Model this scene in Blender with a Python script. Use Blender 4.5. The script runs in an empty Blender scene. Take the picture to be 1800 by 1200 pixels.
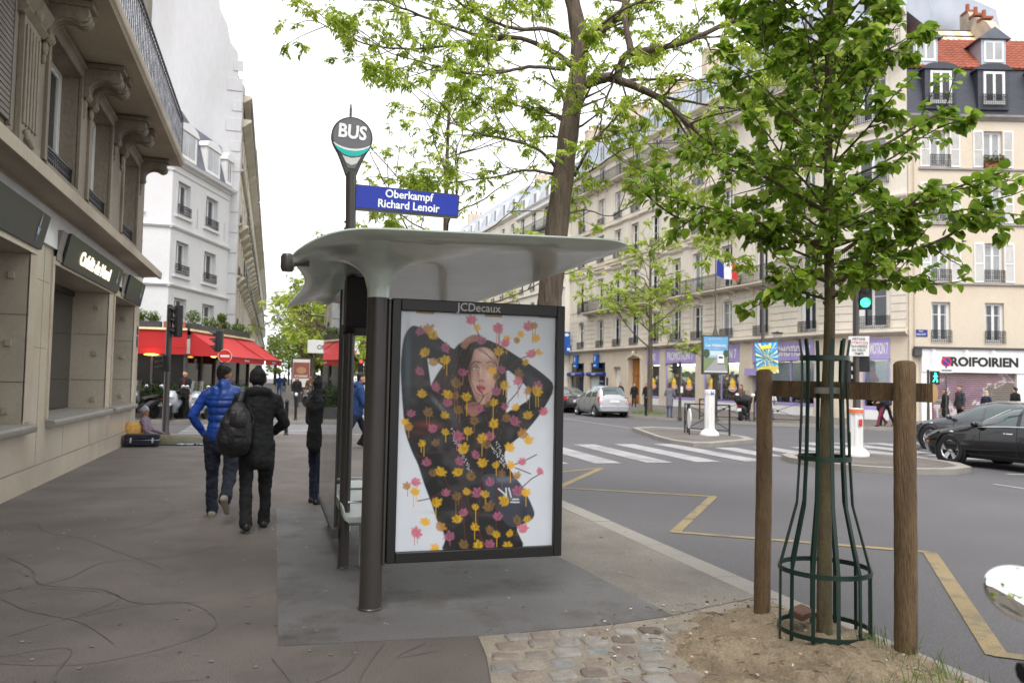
import bpy, bmesh, math, random
import numpy as np
from mathutils import Vector, Matrix, noise
R = math.radians
S = bpy.context.scene
COL = S.collection
rnd = random.Random(7)

# ------------------------------------------------------------------ camera
cam = bpy.data.cameras.new('camera')
cam.lens = 28.0; cam.sensor_width = 36.0; cam.clip_end = 2000; cam.clip_start = 0.05
cam.dof.use_dof = True; cam.dof.focus_distance = 6.2; cam.dof.aperture_fstop = 3.2
co = bpy.data.objects.new('camera', cam); COL.objects.link(co)
_y, _p, _r = R(16.7), R(2.8), R(1.1)
_fw = Vector((math.sin(_y)*math.cos(_p), math.cos(_y)*math.cos(_p), math.sin(_p)))
_rt = Vector((math.cos(_y), -math.sin(_y), 0)); _up = _rt.cross(_fw)
_R = _rt*math.cos(_r)+_up*math.sin(_r); _U = _up*math.cos(_r)-_rt*math.sin(_r)
M = Matrix((( _R.x,_U.x,-_fw.x,0),(_R.y,_U.y,-_fw.y,0),(_R.z,_U.z,-_fw.z,1.62),(0,0,0,1)))
co.matrix_world = M
S.camera = co

# ------------------------------------------------------------------ world, sun, exposure
SUN_EL, SUN_AZ = R(58), R(200)
w = bpy.data.worlds.new('World'); S.world = w; w.use_nodes = True
nt = w.node_tree; nt.nodes.clear()
sky = nt.nodes.new('ShaderNodeTexSky'); sky.sky_type = 'NISHITA'; sky.sun_disc = False
sky.sun_elevation = SUN_EL; sky.sun_rotation = SUN_AZ; sky.dust_density = 4.0; sky.air_density = 1.0
bw = nt.nodes.new('ShaderNodeRGBToBW')
hs = nt.nodes.new('ShaderNodeMix'); hs.data_type = 'RGBA'; hs.inputs[0].default_value = 0.93
flat = nt.nodes.new('ShaderNodeMix'); flat.data_type = 'RGBA'; flat.inputs[0].default_value = 0.72
flat.inputs[7].default_value = (7.0, 7.1, 7.35, 1)
bg = nt.nodes.new('ShaderNodeBackground'); bg.inputs[1].default_value = 0.12
out = nt.nodes.new('ShaderNodeOutputWorld')
nt.links.new(sky.outputs[0], bw.inputs[0]); nt.links.new(sky.outputs[0], hs.inputs[6]); nt.links.new(bw.outputs[0], hs.inputs[7])
nt.links.new(hs.outputs[2], flat.inputs[6]); nt.links.new(flat.outputs[2], bg.inputs[0]); nt.links.new(bg.outputs[0], out.inputs[0])
sl = bpy.data.lights.new('sun', 'SUN'); sl.energy = 0.85; sl.angle = R(28); sl.color = (1, .97, .92)
so = bpy.data.objects.new('sun', sl); COL.objects.link(so)
_d = Vector((math.sin(SUN_AZ)*math.cos(SUN_EL), math.cos(SUN_AZ)*math.cos(SUN_EL), math.sin(SUN_EL)))
so.rotation_euler = (-_d).to_track_quat('-Z', 'Y').to_euler()
S.view_settings.view_transform = 'Standard'; S.view_settings.look = 'None'; S.view_settings.gamma = 1
S.view_settings.exposure = 1.32
S.render.engine = 'CYCLES'; S.cycles.max_bounces = 8; S.cycles.transparent_max_bounces = 24
S.cycles.use_denoising = True
S.cycles.caustics_reflective = False; S.cycles.caustics_refractive = False

# ------------------------------------------------------------------ helpers
def C(r, g, b):
    def f(c):
        c /= 255.
        return c/12.92 if c <= .04045 else ((c+.055)/1.055)**2.4
    return (f(r), f(g), f(b))

def mat(name, col, rough=.6, metal=0., var=.15, scale=2., bump=0., bscale=30., spec=.5, coat=0., fine=.08, attr=False,
        stretch=(1, 1, 1), trans=0., emit=0., stain=None, stainamt=.5, stainscale=.8, fscale=None):
    m = bpy.data.materials.new(name); m.use_nodes = True
    n = m.node_tree.nodes; l = m.node_tree.links
    b = n['Principled BSDF']
    b.inputs['Roughness'].default_value = rough; b.inputs['Metallic'].default_value = metal
    b.inputs['Specular IOR Level'].default_value = spec; b.inputs['Coat Weight'].default_value = coat
    tc = n.new('ShaderNodeTexCoord'); mp = n.new('ShaderNodeMapping'); l.new(tc.outputs['Object'], mp.inputs[0])
    mp.inputs['Scale'].default_value = stretch
    if attr:
        a = n.new('ShaderNodeAttribute'); a.attribute_name = 'Col'; base = a.outputs['Color']
    else:
        a = n.new('ShaderNodeRGB'); a.outputs[0].default_value = (*col, 1); base = a.outputs[0]
    if var or fine:
        n1 = n.new('ShaderNodeTexNoise'); n1.inputs['Scale'].default_value = scale; n1.inputs['Detail'].default_value = 6
        n2 = n.new('ShaderNodeTexNoise'); n2.inputs['Scale'].default_value = fscale or scale*22; n2.inputs['Detail'].default_value = 2 if fscale else 3
        l.new(mp.outputs[0], n1.inputs[0]); l.new(mp.outputs[0], n2.inputs[0])
        r1 = n.new('ShaderNodeMapRange'); r1.inputs[1].default_value = .3; r1.inputs[2].default_value = .7
        r1.inputs[3].default_value = 1-var; r1.inputs[4].default_value = 1+var
        r2 = n.new('ShaderNodeMapRange'); r2.inputs[1].default_value = .3; r2.inputs[2].default_value = .7
        r2.inputs[3].default_value = 1-fine; r2.inputs[4].default_value = 1+fine
        l.new(n1.outputs[0], r1.inputs[0]); l.new(n2.outputs[0], r2.inputs[0])
        mu = n.new('ShaderNodeMath'); mu.operation = 'MULTIPLY'; l.new(r1.outputs[0], mu.inputs[0]); l.new(r2.outputs[0], mu.inputs[1])
        vm = n.new('ShaderNodeVectorMath'); vm.operation = 'SCALE'; l.new(base, vm.inputs[0]); l.new(mu.outputs[0], vm.inputs['Scale'])
        base = vm.outputs[0]
    if stain:
        n3 = n.new('ShaderNodeTexNoise'); n3.inputs['Scale'].default_value = stainscale; n3.inputs['Detail'].default_value = 8
        n3.inputs['Roughness'].default_value = .65
        l.new(mp.outputs[0], n3.inputs[0])
        r3 = n.new('ShaderNodeMapRange'); r3.inputs[1].default_value = .5; r3.inputs[2].default_value = .68; r3.inputs[4].default_value = stainamt
        l.new(n3.outputs[0], r3.inputs[0])
        mx = n.new('ShaderNodeMix'); mx.data_type = 'RGBA'; mx.inputs[7].default_value = (*stain, 1)
        l.new(r3.outputs[0], mx.inputs[0]); l.new(base, mx.inputs[6]); base = mx.outputs[2]
    l.new(base, b.inputs['Base Color'])
    if emit:
        l.new(base, b.inputs['Emission Color']); b.inputs['Emission Strength'].default_value = emit
    if bump:
        nb = n.new('ShaderNodeTexNoise'); nb.inputs['Scale'].default_value = bscale; nb.inputs['Detail'].default_value = 5
        l.new(mp.outputs[0], nb.inputs[0])
        bp = n.new('ShaderNodeBump'); bp.inputs['Strength'].default_value = bump; bp.inputs['Distance'].default_value = .02
        l.new(nb.outputs[0], bp.inputs['Height']); l.new(bp.outputs[0], b.inputs['Normal'])
    if trans:
        tr = n.new('ShaderNodeBsdfTranslucent'); l.new(base, tr.inputs[0])
        ms = n.new('ShaderNodeMixShader'); ms.inputs[0].default_value = trans
        l.new(b.outputs[0], ms.inputs[1]); l.new(tr.outputs[0], ms.inputs[2])
        l.new(ms.outputs[0], n['Material Output'].inputs[0])
    return m

def glassmat(name, tint, fac_min=.04, rough=.0, k=1.):
    """thin pane: clear (tinted) with fresnel reflection"""
    m = bpy.data.materials.new(name); m.use_nodes = True
    n = m.node_tree.nodes; l = m.node_tree.links; n.remove(n['Principled BSDF'])
    t = n.new('ShaderNodeBsdfTransparent'); t.inputs[0].default_value = (*tint, 1)
    g = n.new('ShaderNodeBsdfGlossy'); g.inputs['Roughness'].default_value = rough
    lw = n.new('ShaderNodeLayerWeight'); lw.inputs[0].default_value = .5; fr = n.new('ShaderNodeMath'); fr.operation = 'POWER'; fr.inputs[1].default_value = 4.; l.new(lw.outputs['Facing'], fr.inputs[0])
    ad = n.new('ShaderNodeMath'); ad.operation = 'MULTIPLY_ADD'; ad.use_clamp = True; ad.inputs[1].default_value = k; ad.inputs[2].default_value = fac_min+.04*k; l.new(fr.outputs[0], ad.inputs[0])
    ms = n.new('ShaderNodeMixShader'); l.new(ad.outputs[0], ms.inputs[0]); l.new(t.outputs[0], ms.inputs[1]); l.new(g.outputs[0], ms.inputs[2])
    l.new(ms.outputs[0], n['Material Output'].inputs[0])
    return m

class MB:
    """collects shapes into one mesh"""
    def __init__(s, T=None):
        s.v = []; s.f = []; s.mi = []; s.fc = []; s.T = T; s.m = 0; s.c = (1, 1, 1)
    def add(s, vs, fs):
        o = len(s.v)
        if s.T is not None: vs = [s.T @ Vector(p) for p in vs]
        s.v += [tuple(p) for p in vs]
        for f in fs:
            s.f.append([i+o for i in f]); s.mi.append(s.m); s.fc.append(s.c)
        return s
    def face(s, pts): return s.add(pts, [list(range(len(pts)))])
    def box(s, x0, x1, y0, y1, z0, z1, b=0):
        if b:
            return s.prism([(x0+b, y0), (x1-b, y0), (x1, y0+b), (x1, y1-b), (x1-b, y1), (x0+b, y1), (x0, y1-b), (x0, y0+b)], z0, z1)
        return s.add([(x0,y0,z0),(x1,y0,z0),(x1,y1,z0),(x0,y1,z0),(x0,y0,z1),(x1,y0,z1),(x1,y1,z1),(x0,y1,z1)],
                     [[0,3,2,1],[4,5,6,7],[0,1,5,4],[1,2,6,5],[2,3,7,6],[3,0,4,7]])
    def prism(s, pts, a, b, ax='z'):
        n = len(pts)
        ar = sum(pts[i][0]*pts[(i+1)%n][1]-pts[(i+1)%n][0]*pts[i][1] for i in range(n))
        if ar < 0: pts = pts[::-1]
        if ax == 'z': g = lambda p, t: (p[0], p[1], t)
        elif ax == 'y': g = lambda p, t: (p[0], -t, p[1]); a, b = -b, -a
        else: g = lambda p, t: (t, p[0], p[1])
        vs = [g(p, a) for p in pts]+[g(p, b) for p in pts]
        fs = [list(range(n))[::-1], list(range(n, 2*n))]+[[i, (i+1)%n, (i+1)%n+n, i+n] for i in range(n)]
        return s.add(vs, fs)
    def tube(s, pts, r, n=8, caps=True, ry=None):
        P = [Vector(p) for p in pts]; k = len(P)
        if not hasattr(r, '__len__'): r = [r]*k
        vs = []; prev = None
        for i in range(k):
            t = (P[min(i+1, k-1)]-P[max(i-1, 0)])
            t = t.normalized() if t.length > 1e-9 else Vector((0, 0, 1))
            if prev is None:
                h = Vector((1, 0, 0)) if abs(t.x) < .9 else Vector((0, 1, 0))
                a = (h-t*h.dot(t)).normalized()
            else:
                a = prev-t*prev.dot(t); a = a.normalized() if a.length > 1e-6 else prev
            prev = a; bb = t.cross(a)
            rb = r[i] if ry is None else (ry[i] if hasattr(ry, '__len__') else ry)
            for j in range(n):
                q = 2*math.pi*j/n
                vs.append(P[i]+a*(math.cos(q)*r[i])+bb*(math.sin(q)*rb))
        fs = [[i*n+j, i*n+(j+1)%n, (i+1)*n+(j+1)%n, (i+1)*n+j] for i in range(k-1) for j in range(n)]
        if caps: fs += [list(range(n))[::-1], [(k-1)*n+j for j in range(n)]]
        return s.add(vs, fs)
    def cyl(s, p0, p1, r, n=12): return s.tube([p0, p1], r, n)
    def lathe(s, prof, n=16, c=(0, 0, 0), sx=1, sy=1, caps=True):
        vs = [(c[0]+r*math.cos(2*math.pi*j/n)*sx, c[1]+r*math.sin(2*math.pi*j/n)*sy, c[2]+z) for r, z in prof for j in range(n)]
        k = len(prof)
        fs = [[i*n+j, i*n+(j+1)%n, (i+1)*n+(j+1)%n, (i+1)*n+j] for i in range(k-1) for j in range(n)]
        if caps: fs += [list(range(n))[::-1], [(k-1)*n+j for j in range(n)]]
        return s.add(vs, fs)
    def ell(s, c, r, nu=12, nv=8):
        if not hasattr(r, '__len__'): r = (r, r, r)
        pr = [(math.sin(math.pi*i/nv), -math.cos(math.pi*i/nv)) for i in range(1, nv)]
        vs = [(c[0]+a*r[0]*math.cos(2*math.pi*j/nu), c[1]+a*r[1]*math.sin(2*math.pi*j/nu), c[2]+z*r[2]) for a, z in pr for j in range(nu)]
        vs += [(c[0], c[1], c[2]-r[2]), (c[0], c[1], c[2]+r[2])]; k = len(pr)
        fs = [[i*nu+j, i*nu+(j+1)%nu, (i+1)*nu+(j+1)%nu, (i+1)*nu+j] for i in range(k-1) for j in range(nu)]
        fs += [[len(vs)-2, (j+1)%nu, j] for j in range(nu)]+[[len(vs)-1, (k-1)*nu+j, (k-1)*nu+(j+1)%nu] for j in range(nu)]
        return s.add(vs, fs)
    def text(s, body, size, T, sx=1, ext=.004, off=0., align='CENTER', space=1.):
        cu = bpy.data.curves.new('t', 'FONT'); cu.body = body; cu.size = size; cu.extrude = ext; cu.offset = off
        cu.align_x = align; cu.align_y = 'CENTER'; cu.space_character = space; cu.resolution_u = 3
        o = bpy.data.objects.new('t', cu)
        COL.objects.link(o)
        me = bpy.data.meshes.new_from_object(o.evaluated_get(bpy.context.evaluated_depsgraph_get()))
        vs = [T @ Vector((p.co.x*sx, p.co.y, p.co.z)) for p in me.vertices]; fs = [list(p.vertices) for p in me.polygons]
        bpy.data.objects.remove(o); bpy.data.curves.remove(cu); bpy.data.meshes.remove(me)
        return s.add(vs, fs)
    def build(s, name, mats, parent=None, ang=35, colors=False, smooth=True, bevel=0):
        me = bpy.data.meshes.new(name); me.from_pydata(s.v, [], s.f)
        if not isinstance(mats, (list, tuple)): mats = [mats]
        for m in mats: me.materials.append(m)
        me.polygons.foreach_set('material_index', s.mi)
        if colors:
            a = me.color_attributes.new('Col', 'FLOAT_COLOR', 'CORNER')
            arr = []
            for f, c in zip(s.f, s.fc): arr += [c[0], c[1], c[2], 1.]*len(f)
            a.data.foreach_set('color', arr)
        if smooth:
            me.polygons.foreach_set('use_smooth', [True]*len(s.f)); me.set_sharp_from_angle(angle=R(ang))
        me.update()
        o = bpy.data.objects.new(name, me); COL.objects.link(o)
        if parent is not None: o.parent = parent
        if bevel:
            bm = o.modifiers.new('b', 'BEVEL'); bm.width = bevel; bm.segments = 2; bm.limit_method = 'ANGLE'; bm.angle_limit = R(40)
        return o

def tag(o, label, cat, group=None):
    o['label'] = label; o['category'] = cat
    if group: o['group'] = group
    return o
def thing(name, label, cat, loc=(0, 0, 0), rz=0., group=None):
    o = bpy.data.objects.new(name, None); COL.objects.link(o); o.location = loc; o.rotation_euler = (0, 0, rz)
    o.empty_display_size = .2
    return tag(o, label, cat, group)
def struct(o, kind='structure'):
    o['kind'] = kind; return o
def dup(o, label=None, loc=None, rz=None):
    def cp(x, par):
        c = x.copy(); COL.objects.link(c); c.parent = par
        for ch in list(x.children): cp(ch, c)
        return c
    c = cp(o, None)
    if loc is not None: c.location = loc
    if rz is not None: c.rotation_euler = (0, 0, rz)
    if label: c['label'] = label
    return c
def share(src, name, parent, loc=(0, 0, 0), rz=0., sc=(1, 1, 1)):
    """a part that shares another part's mesh"""
    o = bpy.data.objects.new(name, src.data); COL.objects.link(o); o.parent = parent; o.location = loc; o.rotation_euler = (0, 0, rz); o.scale = sc
    return o
def TR(loc=(0, 0, 0), rz=0., rx=0., ry=0., s=1):
    return Matrix.Translation(loc) @ Matrix.Rotation(rz, 4, 'Z') @ Matrix.Rotation(ry, 4, 'Y') @ Matrix.Rotation(rx, 4, 'X') @ Matrix.Scale(s, 4)
FRONT = Matrix.Rotation(R(90), 4, 'X')     # text written on an x-z wall facing -y

# ------------------------------------------------------------------ common materials
m_pave = mat('pavement_asphalt', C(98, 91, 86), .78, var=.26, scale=.75, fine=.45, fscale=150, bump=.35, bscale=120, stain=C(80, 75, 71), stainamt=.65, stainscale=1.7)
m_patch = mat('patch_asphalt', C(99, 97, 97), .64, var=.22, scale=.9, fine=.34, fscale=170, bump=.4, bscale=150, stain=C(66, 58, 50), stainamt=.85, stainscale=1.5)
m_road = mat('road_asphalt', C(86, 84, 86), .8, var=.14, scale=.35, fine=.42, fscale=110,  bump=.35, bscale=110, stain=C(84, 82, 84), stainamt=.5, stainscale=.25)
m_kerb = mat('kerb_granite', C(140, 135, 128), .8, var=.12, scale=3, fine=.14, bump=.2, bscale=60, stain=C(126, 120, 112), stainamt=.5, stainscale=1.5)
m_white = mat('road_paint_white', C(152, 150, 151), .75, var=.10, scale=2, fine=.14, stain=C(118, 116, 117), stainamt=.85, stainscale=1.4)
m_yellow = mat('road_paint_yellow', C(136, 119, 84), .78, var=.12, scale=2, fine=.3, fscale=90, stain=C(92, 88, 84), stainamt=.9, stainscale=2.6)
m_dusty = mat('dusty_pavement', C(122, 116, 108), .85, var=.22, scale=.9, fine=.4, fscale=150, bump=.35, bscale=120, stain=C(96, 90, 84), stainamt=.6, stainscale=1.3)
m_dirt = mat('dirt', C(134, 119, 98), .95, var=.22, scale=3, fine=.25, bump=1.0, bscale=35, stain=C(84, 70, 54), stainamt=.6, stainscale=2.5)
m_sand = mat('sand_joint', C(140, 131, 118), .95, var=.15, scale=4, fine=.2, bump=.6, bscale=60)
m_brown = mat('brown_steel', C(60, 56, 53), .40, .0, var=.06, scale=3, fine=.03, spec=.5, coat=.15)
m_black = mat('black_paint', C(26, 25, 26), .4, var=.08, fine=.04)
m_dkgrey = mat('dark_grey_paint', C(72, 70, 71), .45, var=.08, fine=.04)
m_iron = mat('wrought_iron', C(30, 30, 33), .5, var=.15, fine=.05)
m_wht = mat('white_paint', C(225, 224, 222), .5, var=.05, scale=1.5, fine=.03)
m_rubber = mat('rubber', C(26, 26, 27), .8, var=.1)
m_chrome = mat('chrome', (.75, .76, .78), .12, 1., var=.03, fine=0)
m_alloy = mat('alloy', (.55, .56, .58), .25, 1., var=.05, fine=0)
m_mirror = mat('mirror_glass', (.88, .89, .9), .02, 1., var=0, fine=0)
m_pane = mat('window_pane', C(52, 58, 64), .06, 0., var=.5, scale=.35, fine=0, spec=.8)
m_pane2 = mat('window_pane_curtained', C(148, 150, 150), .12, 0., var=.35, scale=.6, fine=0, spec=.8)
m_panedk = mat('dark_window_pane', C(26, 27, 30), .06, 0., var=.4, scale=.6, fine=0, spec=.8)
m_glass = glassmat('shelter_glass', (.93, .97, .95), .01)
m_posterglass = glassmat('poster_glass', (.99, .995, .995), .0, k=.16)
m_attr = mat('painted_colours', (1, 1, 1), .55, var=.04, scale=8, fine=.03, attr=True)
m_print = mat('printed_paper', (1, 1, 1), .45, var=.03, scale=6, fine=.02, attr=True)
m_skin = mat('skin', C(196, 146, 120), .55, var=.08, scale=12, fine=.04)
m_skin2 = mat('skin_tanned', C(150, 104, 80), .55, var=.08, scale=12, fine=.04)
m_red = mat('red_awning_cloth', C(176, 36, 38), .8, var=.08, scale=1.2, fine=.05)
m_stone = mat('cream_limestone', C(212, 203, 189), .85, var=.10, scale=.5, fine=.06, bump=.15, bscale=25, stain=C(188, 174, 154), stainamt=.45, stainscale=.35, stretch=(1, 1, .45))
m_slate = mat('slate', C(92, 96, 106), .55, var=.2, scale=1.2, fine=.15, bump=.25, bscale=12)
m_zinc = mat('zinc', C(168, 174, 184), .45, .2, var=.12, scale=.6, fine=.06)
def rv():
    while True:
        v = Vector((rnd.uniform(-1, 1), rnd.uniform(-1, 1), rnd.uniform(-1, 1)))
        if .05 < v.length < 1: return v.normalized()
def leafmat(name, trans=.42, rough=.42):
    m = mat(name, (1, 1, 1), rough, var=.06, scale=3, fine=.03, attr=True, trans=trans, spec=.4)
    return m
m_leaf = leafmat('hazel_leaf', .55, .45); m_leaf2 = leafmat('spring_leaf', .58, .55)
m_bark = mat('grey_brown_bark', C(104, 91, 79), .92, var=.35, scale=3, fine=.35, bump=1.6, bscale=9, stretch=(5, 5, .7), stain=C(58, 49, 42), stainamt=.75, stainscale=4)
m_bark2 = mat('young_bark', C(92, 82, 60), .85, var=.25, scale=6, fine=.2, bump=.6, bscale=30, stretch=(3, 3, 1), stain=C(104, 110, 60), stainamt=.5, stainscale=4)
def curve(P, k=5):
    P = [Vector(p) for p in P]; o = []
    for i in range(len(P)-1):
        p0, p1, p2, p3 = P[max(i-1, 0)], P[i], P[i+1], P[min(i+2, len(P)-1)]
        for j in range(k):
            t = j/k; o.append(.5*((2*p1)+(p2-p0)*t+(2*p0-5*p1+4*p2-p3)*t*t+(3*p1-p0-3*p2+p3)*t**3))
    o.append(P[-1]); return o
# ================================================================== ground
ROADZ = -.12
g = MB()
N = 40
g.face([(-300, -150, ROADZ), (300, -150, ROADZ), (300, 500, ROADZ), (-300, 500, ROADZ)])
struct(g.build('road', m_road))

def arc(cx, cy, r, a0, a1, n=8):
    return [(cx+r*math.cos(R(a0+(a1-a0)*i/n)), cy+r*math.sin(R(a0+(a1-a0)*i/n))) for i in range(n+1)]
# pavement on this side (its corner is rounded at the side street)
kx = 3.87
near = [(-60, -40), (kx, -40)]+arc(kx-2.2, 23.4-2.2, 2.2, 0, 90)+[(-60, 23.4)]
def inset_kerb(poly_edge, wd, z1, name):
    """kerb stones along an open polyline; the pavement lies on its left"""
    m = MB(); z0 = -.3
    P = [Vector((x, y, 0)) for x, y in poly_edge]
    nrm = []
    for i in range(len(P)):
        t = (P[min(i+1, len(P)-1)]-P[max(i-1, 0)]).normalized(); nrm.append(Vector((-t.y, t.x, 0)))
    for i in range(len(P)-1):
        L = (P[i+1]-P[i]).length; k = max(1, int(L/1.05))
        for j in range(k):
            a = P[i].lerp(P[i+1], j/k+.003/L*1.0); b = P[i].lerp(P[i+1], (j+1)/k-.004/L)
            na = nrm[i].lerp(nrm[i+1], j/k); nb = nrm[i].lerp(nrm[i+1], (j+1)/k)
            q = [a, b, b+nb*wd, a+na*wd]; dz = rnd.uniform(-.003, .003)
            m.add([(p.x, p.y, z0) for p in q]+[(p.x+(nn.x*.02 if e else 0), p.y+(nn.y*.02 if e else 0), z1+dz) for p, nn, e in zip(q, [na, nb, nb, na], [1, 1, 0, 0])],
                  [[0,3,2,1],[4,5,6,7],[0,1,5,4],[1,2,6,5],[2,3,7,6],[3,0,4,7]])
    return struct(m.build(name, m_kerb, ang=20))
KW = .25
edge1 = [(kx, -40)]+[(kx, y) for y in range(-38, 21, 4)]+arc(kx-2.2, 23.4-2.2, 2.2, 0, 90)+[(-60, 23.4)]
inset_kerb(edge1, KW, .004, 'kerb')
p = MB(); inner = [(-60, -40), (kx-KW, -40)]+arc(kx-2.2, 23.4-2.2, 2.2-KW, 0, 90)+[(-60, 23.4-KW)]
p.prism(inner, -.3, 0); struct(p.build('pavement', m_pave))
# pavement of the next block on this side
edge2 = [(-60, 30.2)]+arc(kx-2.2, 30.2+2.2, 2.2, -90, 0)+[(kx, y) for y in range(36, 300, 12)]
inset_kerb(edge2, KW, .004, 'kerb')
p = MB(); p.prism([(-60, 30.2+KW)]+arc(kx-2.2, 30.2+2.2, 2.2-KW, -90, 0)+[(kx-KW, 300), (-60, 300)], -.3, 0); struct(p.build('pavement', m_pave))
# far pavement
edge3 = [(17.0, 300), (17.0, 150), (17.0, 80), (17.0, 50), (17.0, 36.8), (17.7, 34.6), (18.9, 32.6), (20.5, 30.2), (22.0, 28.8), (24.2, 26.4), (27, 25.2), (34, 23.2), (60, 15.6)]
inset_kerb(edge3, KW, .004, 'kerb')
p = MB(); p.prism([(17.3, 300), (17.3, 36.95), (18.0, 34.75), (19.15, 32.8), (20.7, 30.4), (22.2, 29.05), (24.35, 26.65), (27.1, 25.5), (34.1, 23.5), (60, 16), (80, 60), (80, 300)], -.3, 0); struct(p.build('pavement', m_pave))
# two traffic islands
def island(pts):
    m = MB(); m.prism(pts, -.3, 0)
    c = Vector((sum(p[0] for p in pts)/len(pts), sum(p[1] for p in pts)/len(pts)))
    q = [tuple(c+(Vector(p)-c)*.86) for p in pts]
    m.m = 1; m.prism(q, -.05, .004)
    return struct(m.build('traffic_island', [m_kerb, m_pave], bevel=0))
island([(11.35, 22.2), (11.05, 20.6), (11.2, 19.7), (11.7, 19.6), (13.9, 20.85), (14.4, 22), (14.6, 24), (14.4, 26.5), (13.7, 27.2), (12.6, 26.6), (12.0, 24.5)])
island([(11.6, 16.3), (11.3, 15.6), (11.3, 14.6), (11.7, 13.7), (12.4, 13.1), (13.3, 12.95), (14.1, 13.3), (14.6, 14.1), (14.75, 15.2), (14.5, 16.2), (13.9, 16.8), (12.4, 16.9)])
# asphalt patch under the shelter
p = MB(); PZ = .004
p.prism([(.10, 10.3), (.09, 5.06), (1.35, 4.96), (2.3, 5.0), (2.74, 5.09), (2.70, 5.6), (2.6, 6.85), (2.55, 10.3)], -.02, PZ); struct(p.build('pavement', m_patch))
p = MB(); p.prism([(2.745, 5.095), (3.1, 5.23), (kx-KW-.004, 5.38), (kx-KW-.004, 13.5), (2.5, 13.5), (2.55, 10.3), (2.6, 6.85), (2.70, 5.6)], -.02, .0025); struct(p.build('pavement', m_dusty))
# an older rectangular repair further on
p = MB(); p.prism([(.75, 14.2), (1.35, 14.2), (1.4, 16.0), (.8, 16.0)], -.02, .004); struct(p.build('pavement', m_patch))

# road markings
rz = ROADZ+.004
_zk = [0]
def strip(m, a, b, wd):
    _zk[0] = (_zk[0]+1) % 7; q_ = rz+_zk[0]*.0007; a = Vector((a[0], a[1], q_)); b = Vector((b[0], b[1], q_)); d = (b-a).normalized(); n = Vector((-d.y, d.x, 0))*wd/2
    k = max(1, int((b-a).length/.5))
    m.face([a-n, b-n, b+n, a+n])
m = MB()
for i in range(16):                                            # crossing over the avenue
    x = 4.55+1.22*i
    y0 = 15.9 if x < 11 or x > 15 else 17.05
    strip(m, (x, y0), (x+.16, 20.75 if x < 10.8 or x > 14.4 else 19.5), .62)
for i in range(9):                                             # crossing over the side street
    y = 24.1+.68*i
    strip(m, (-2.6, y), (2.2, y), .36)
# stop line and lane lines
strip(m, (12.8, 11.6), (12.8, 2), .12); strip(m, (13.2, 28), (13.2, 80), .12)
for k in range(12): strip(m, (8.6, 26+6*k), (8.6, 29+6*k), .12)
for k in range(4): strip(m, (16.6, 13.2-4*k), (16.6, 11.0-4*k), .12)
strip(m, (14.6, 12.9), (18.9, 12.1), .22); strip(m, (15.0, 16.3), (22.0, 14.4), .3); strip(m, (15.0, 17.7), (23, 15.6), .3)
strip(m, (15.4, 19.3), (24.0, 17.2), .3); strip(m, (15.8, 20.9), (25.0, 18.7), .3)
struct(m.build('road_markings', m_white, smooth=False))
m = MB()
strip(m, (4.52, 15.2), (4.52, 14.6), .11)
strip(m, (4.56, 12.35), (6.66, 11.02), .12); strip(m, (6.6, 11.0), (4.56, 8.45), .13); strip(m, (4.56, 8.5), (6.76, 6.92), .12)
strip(m, (6.76, 6.92), (4.6, 4.15), .14); strip(m, (4.6, 4.2), (6.6, 2.6), .12); strip(m, (6.6, 2.6), (4.6, 0), .13)
strip(m, (4.56, 12.4), (6.5, 15.1), .13); strip(m, (6.5, 15.1), (5.2, 14.4), .12)
struct(m.build('road_markings', m_yellow, smooth=False))

# tree pit: bare earth, pale sand rim and old cobbles
pit = [(2.72, 5.06), (3.1, 5.2), (kx-KW-.01, 5.35), (kx-KW-.01, -1.0), (1.2, -1.0), (1.05, 2.8), (1.14, 4.0), (1.26, 4.6), (1.30, 4.95), (2.2, 4.97)]
p = MB(); p.prism(pit, -.02, .005); struct(p.build('sand_path', m_sand))
def dirt_h(x, y):
    d = max(0, 1-math.hypot((x-3.35)/1.25, (y-3.6)/1.75))
    return .012+.10*(d**.6)*(.8+.5*noise.noise((x*1.3, y*1.3, 3)))+.04*noise.noise((x*4, y*4, 0))*min(1, d*5)+.022*noise.noise((x*12, y*12, 0))+.012*noise.noise((x*27, y*27, 0))
g = MB(); n = 150; idx = {}
vs = []; fs = []
for j in range(n+1):
    for i in range(n+1):
        x = 1.75+(kx-KW-.006-1.75)*i/n; y = 1.2+4.3*j/n
        d = math.hypot((x-3.35)/1.12, (y-3.5)/1.75)+.22*noise.noise((x*1.7, y*1.7, 5))+.08*noise.noise((x*7, y*7, 5))
        e_ = max(0, min(1, (1.06-d)/.3)); vs.append((x, y, dirt_h(x, y)*e_*e_*(3-2*e_)-.012*(1-e_)+.004))
for j in range(n):
    for i in range(n):
        q = [j*(n+1)+i, j*(n+1)+i+1, (j+1)*(n+1)+i+1, (j+1)*(n+1)+i]
        if any(vs[k][2] > -.0075 for k in q): fs.append(q)
g.add(vs, fs); struct(g.build('ground', m_dirt, ang=80))
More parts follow.
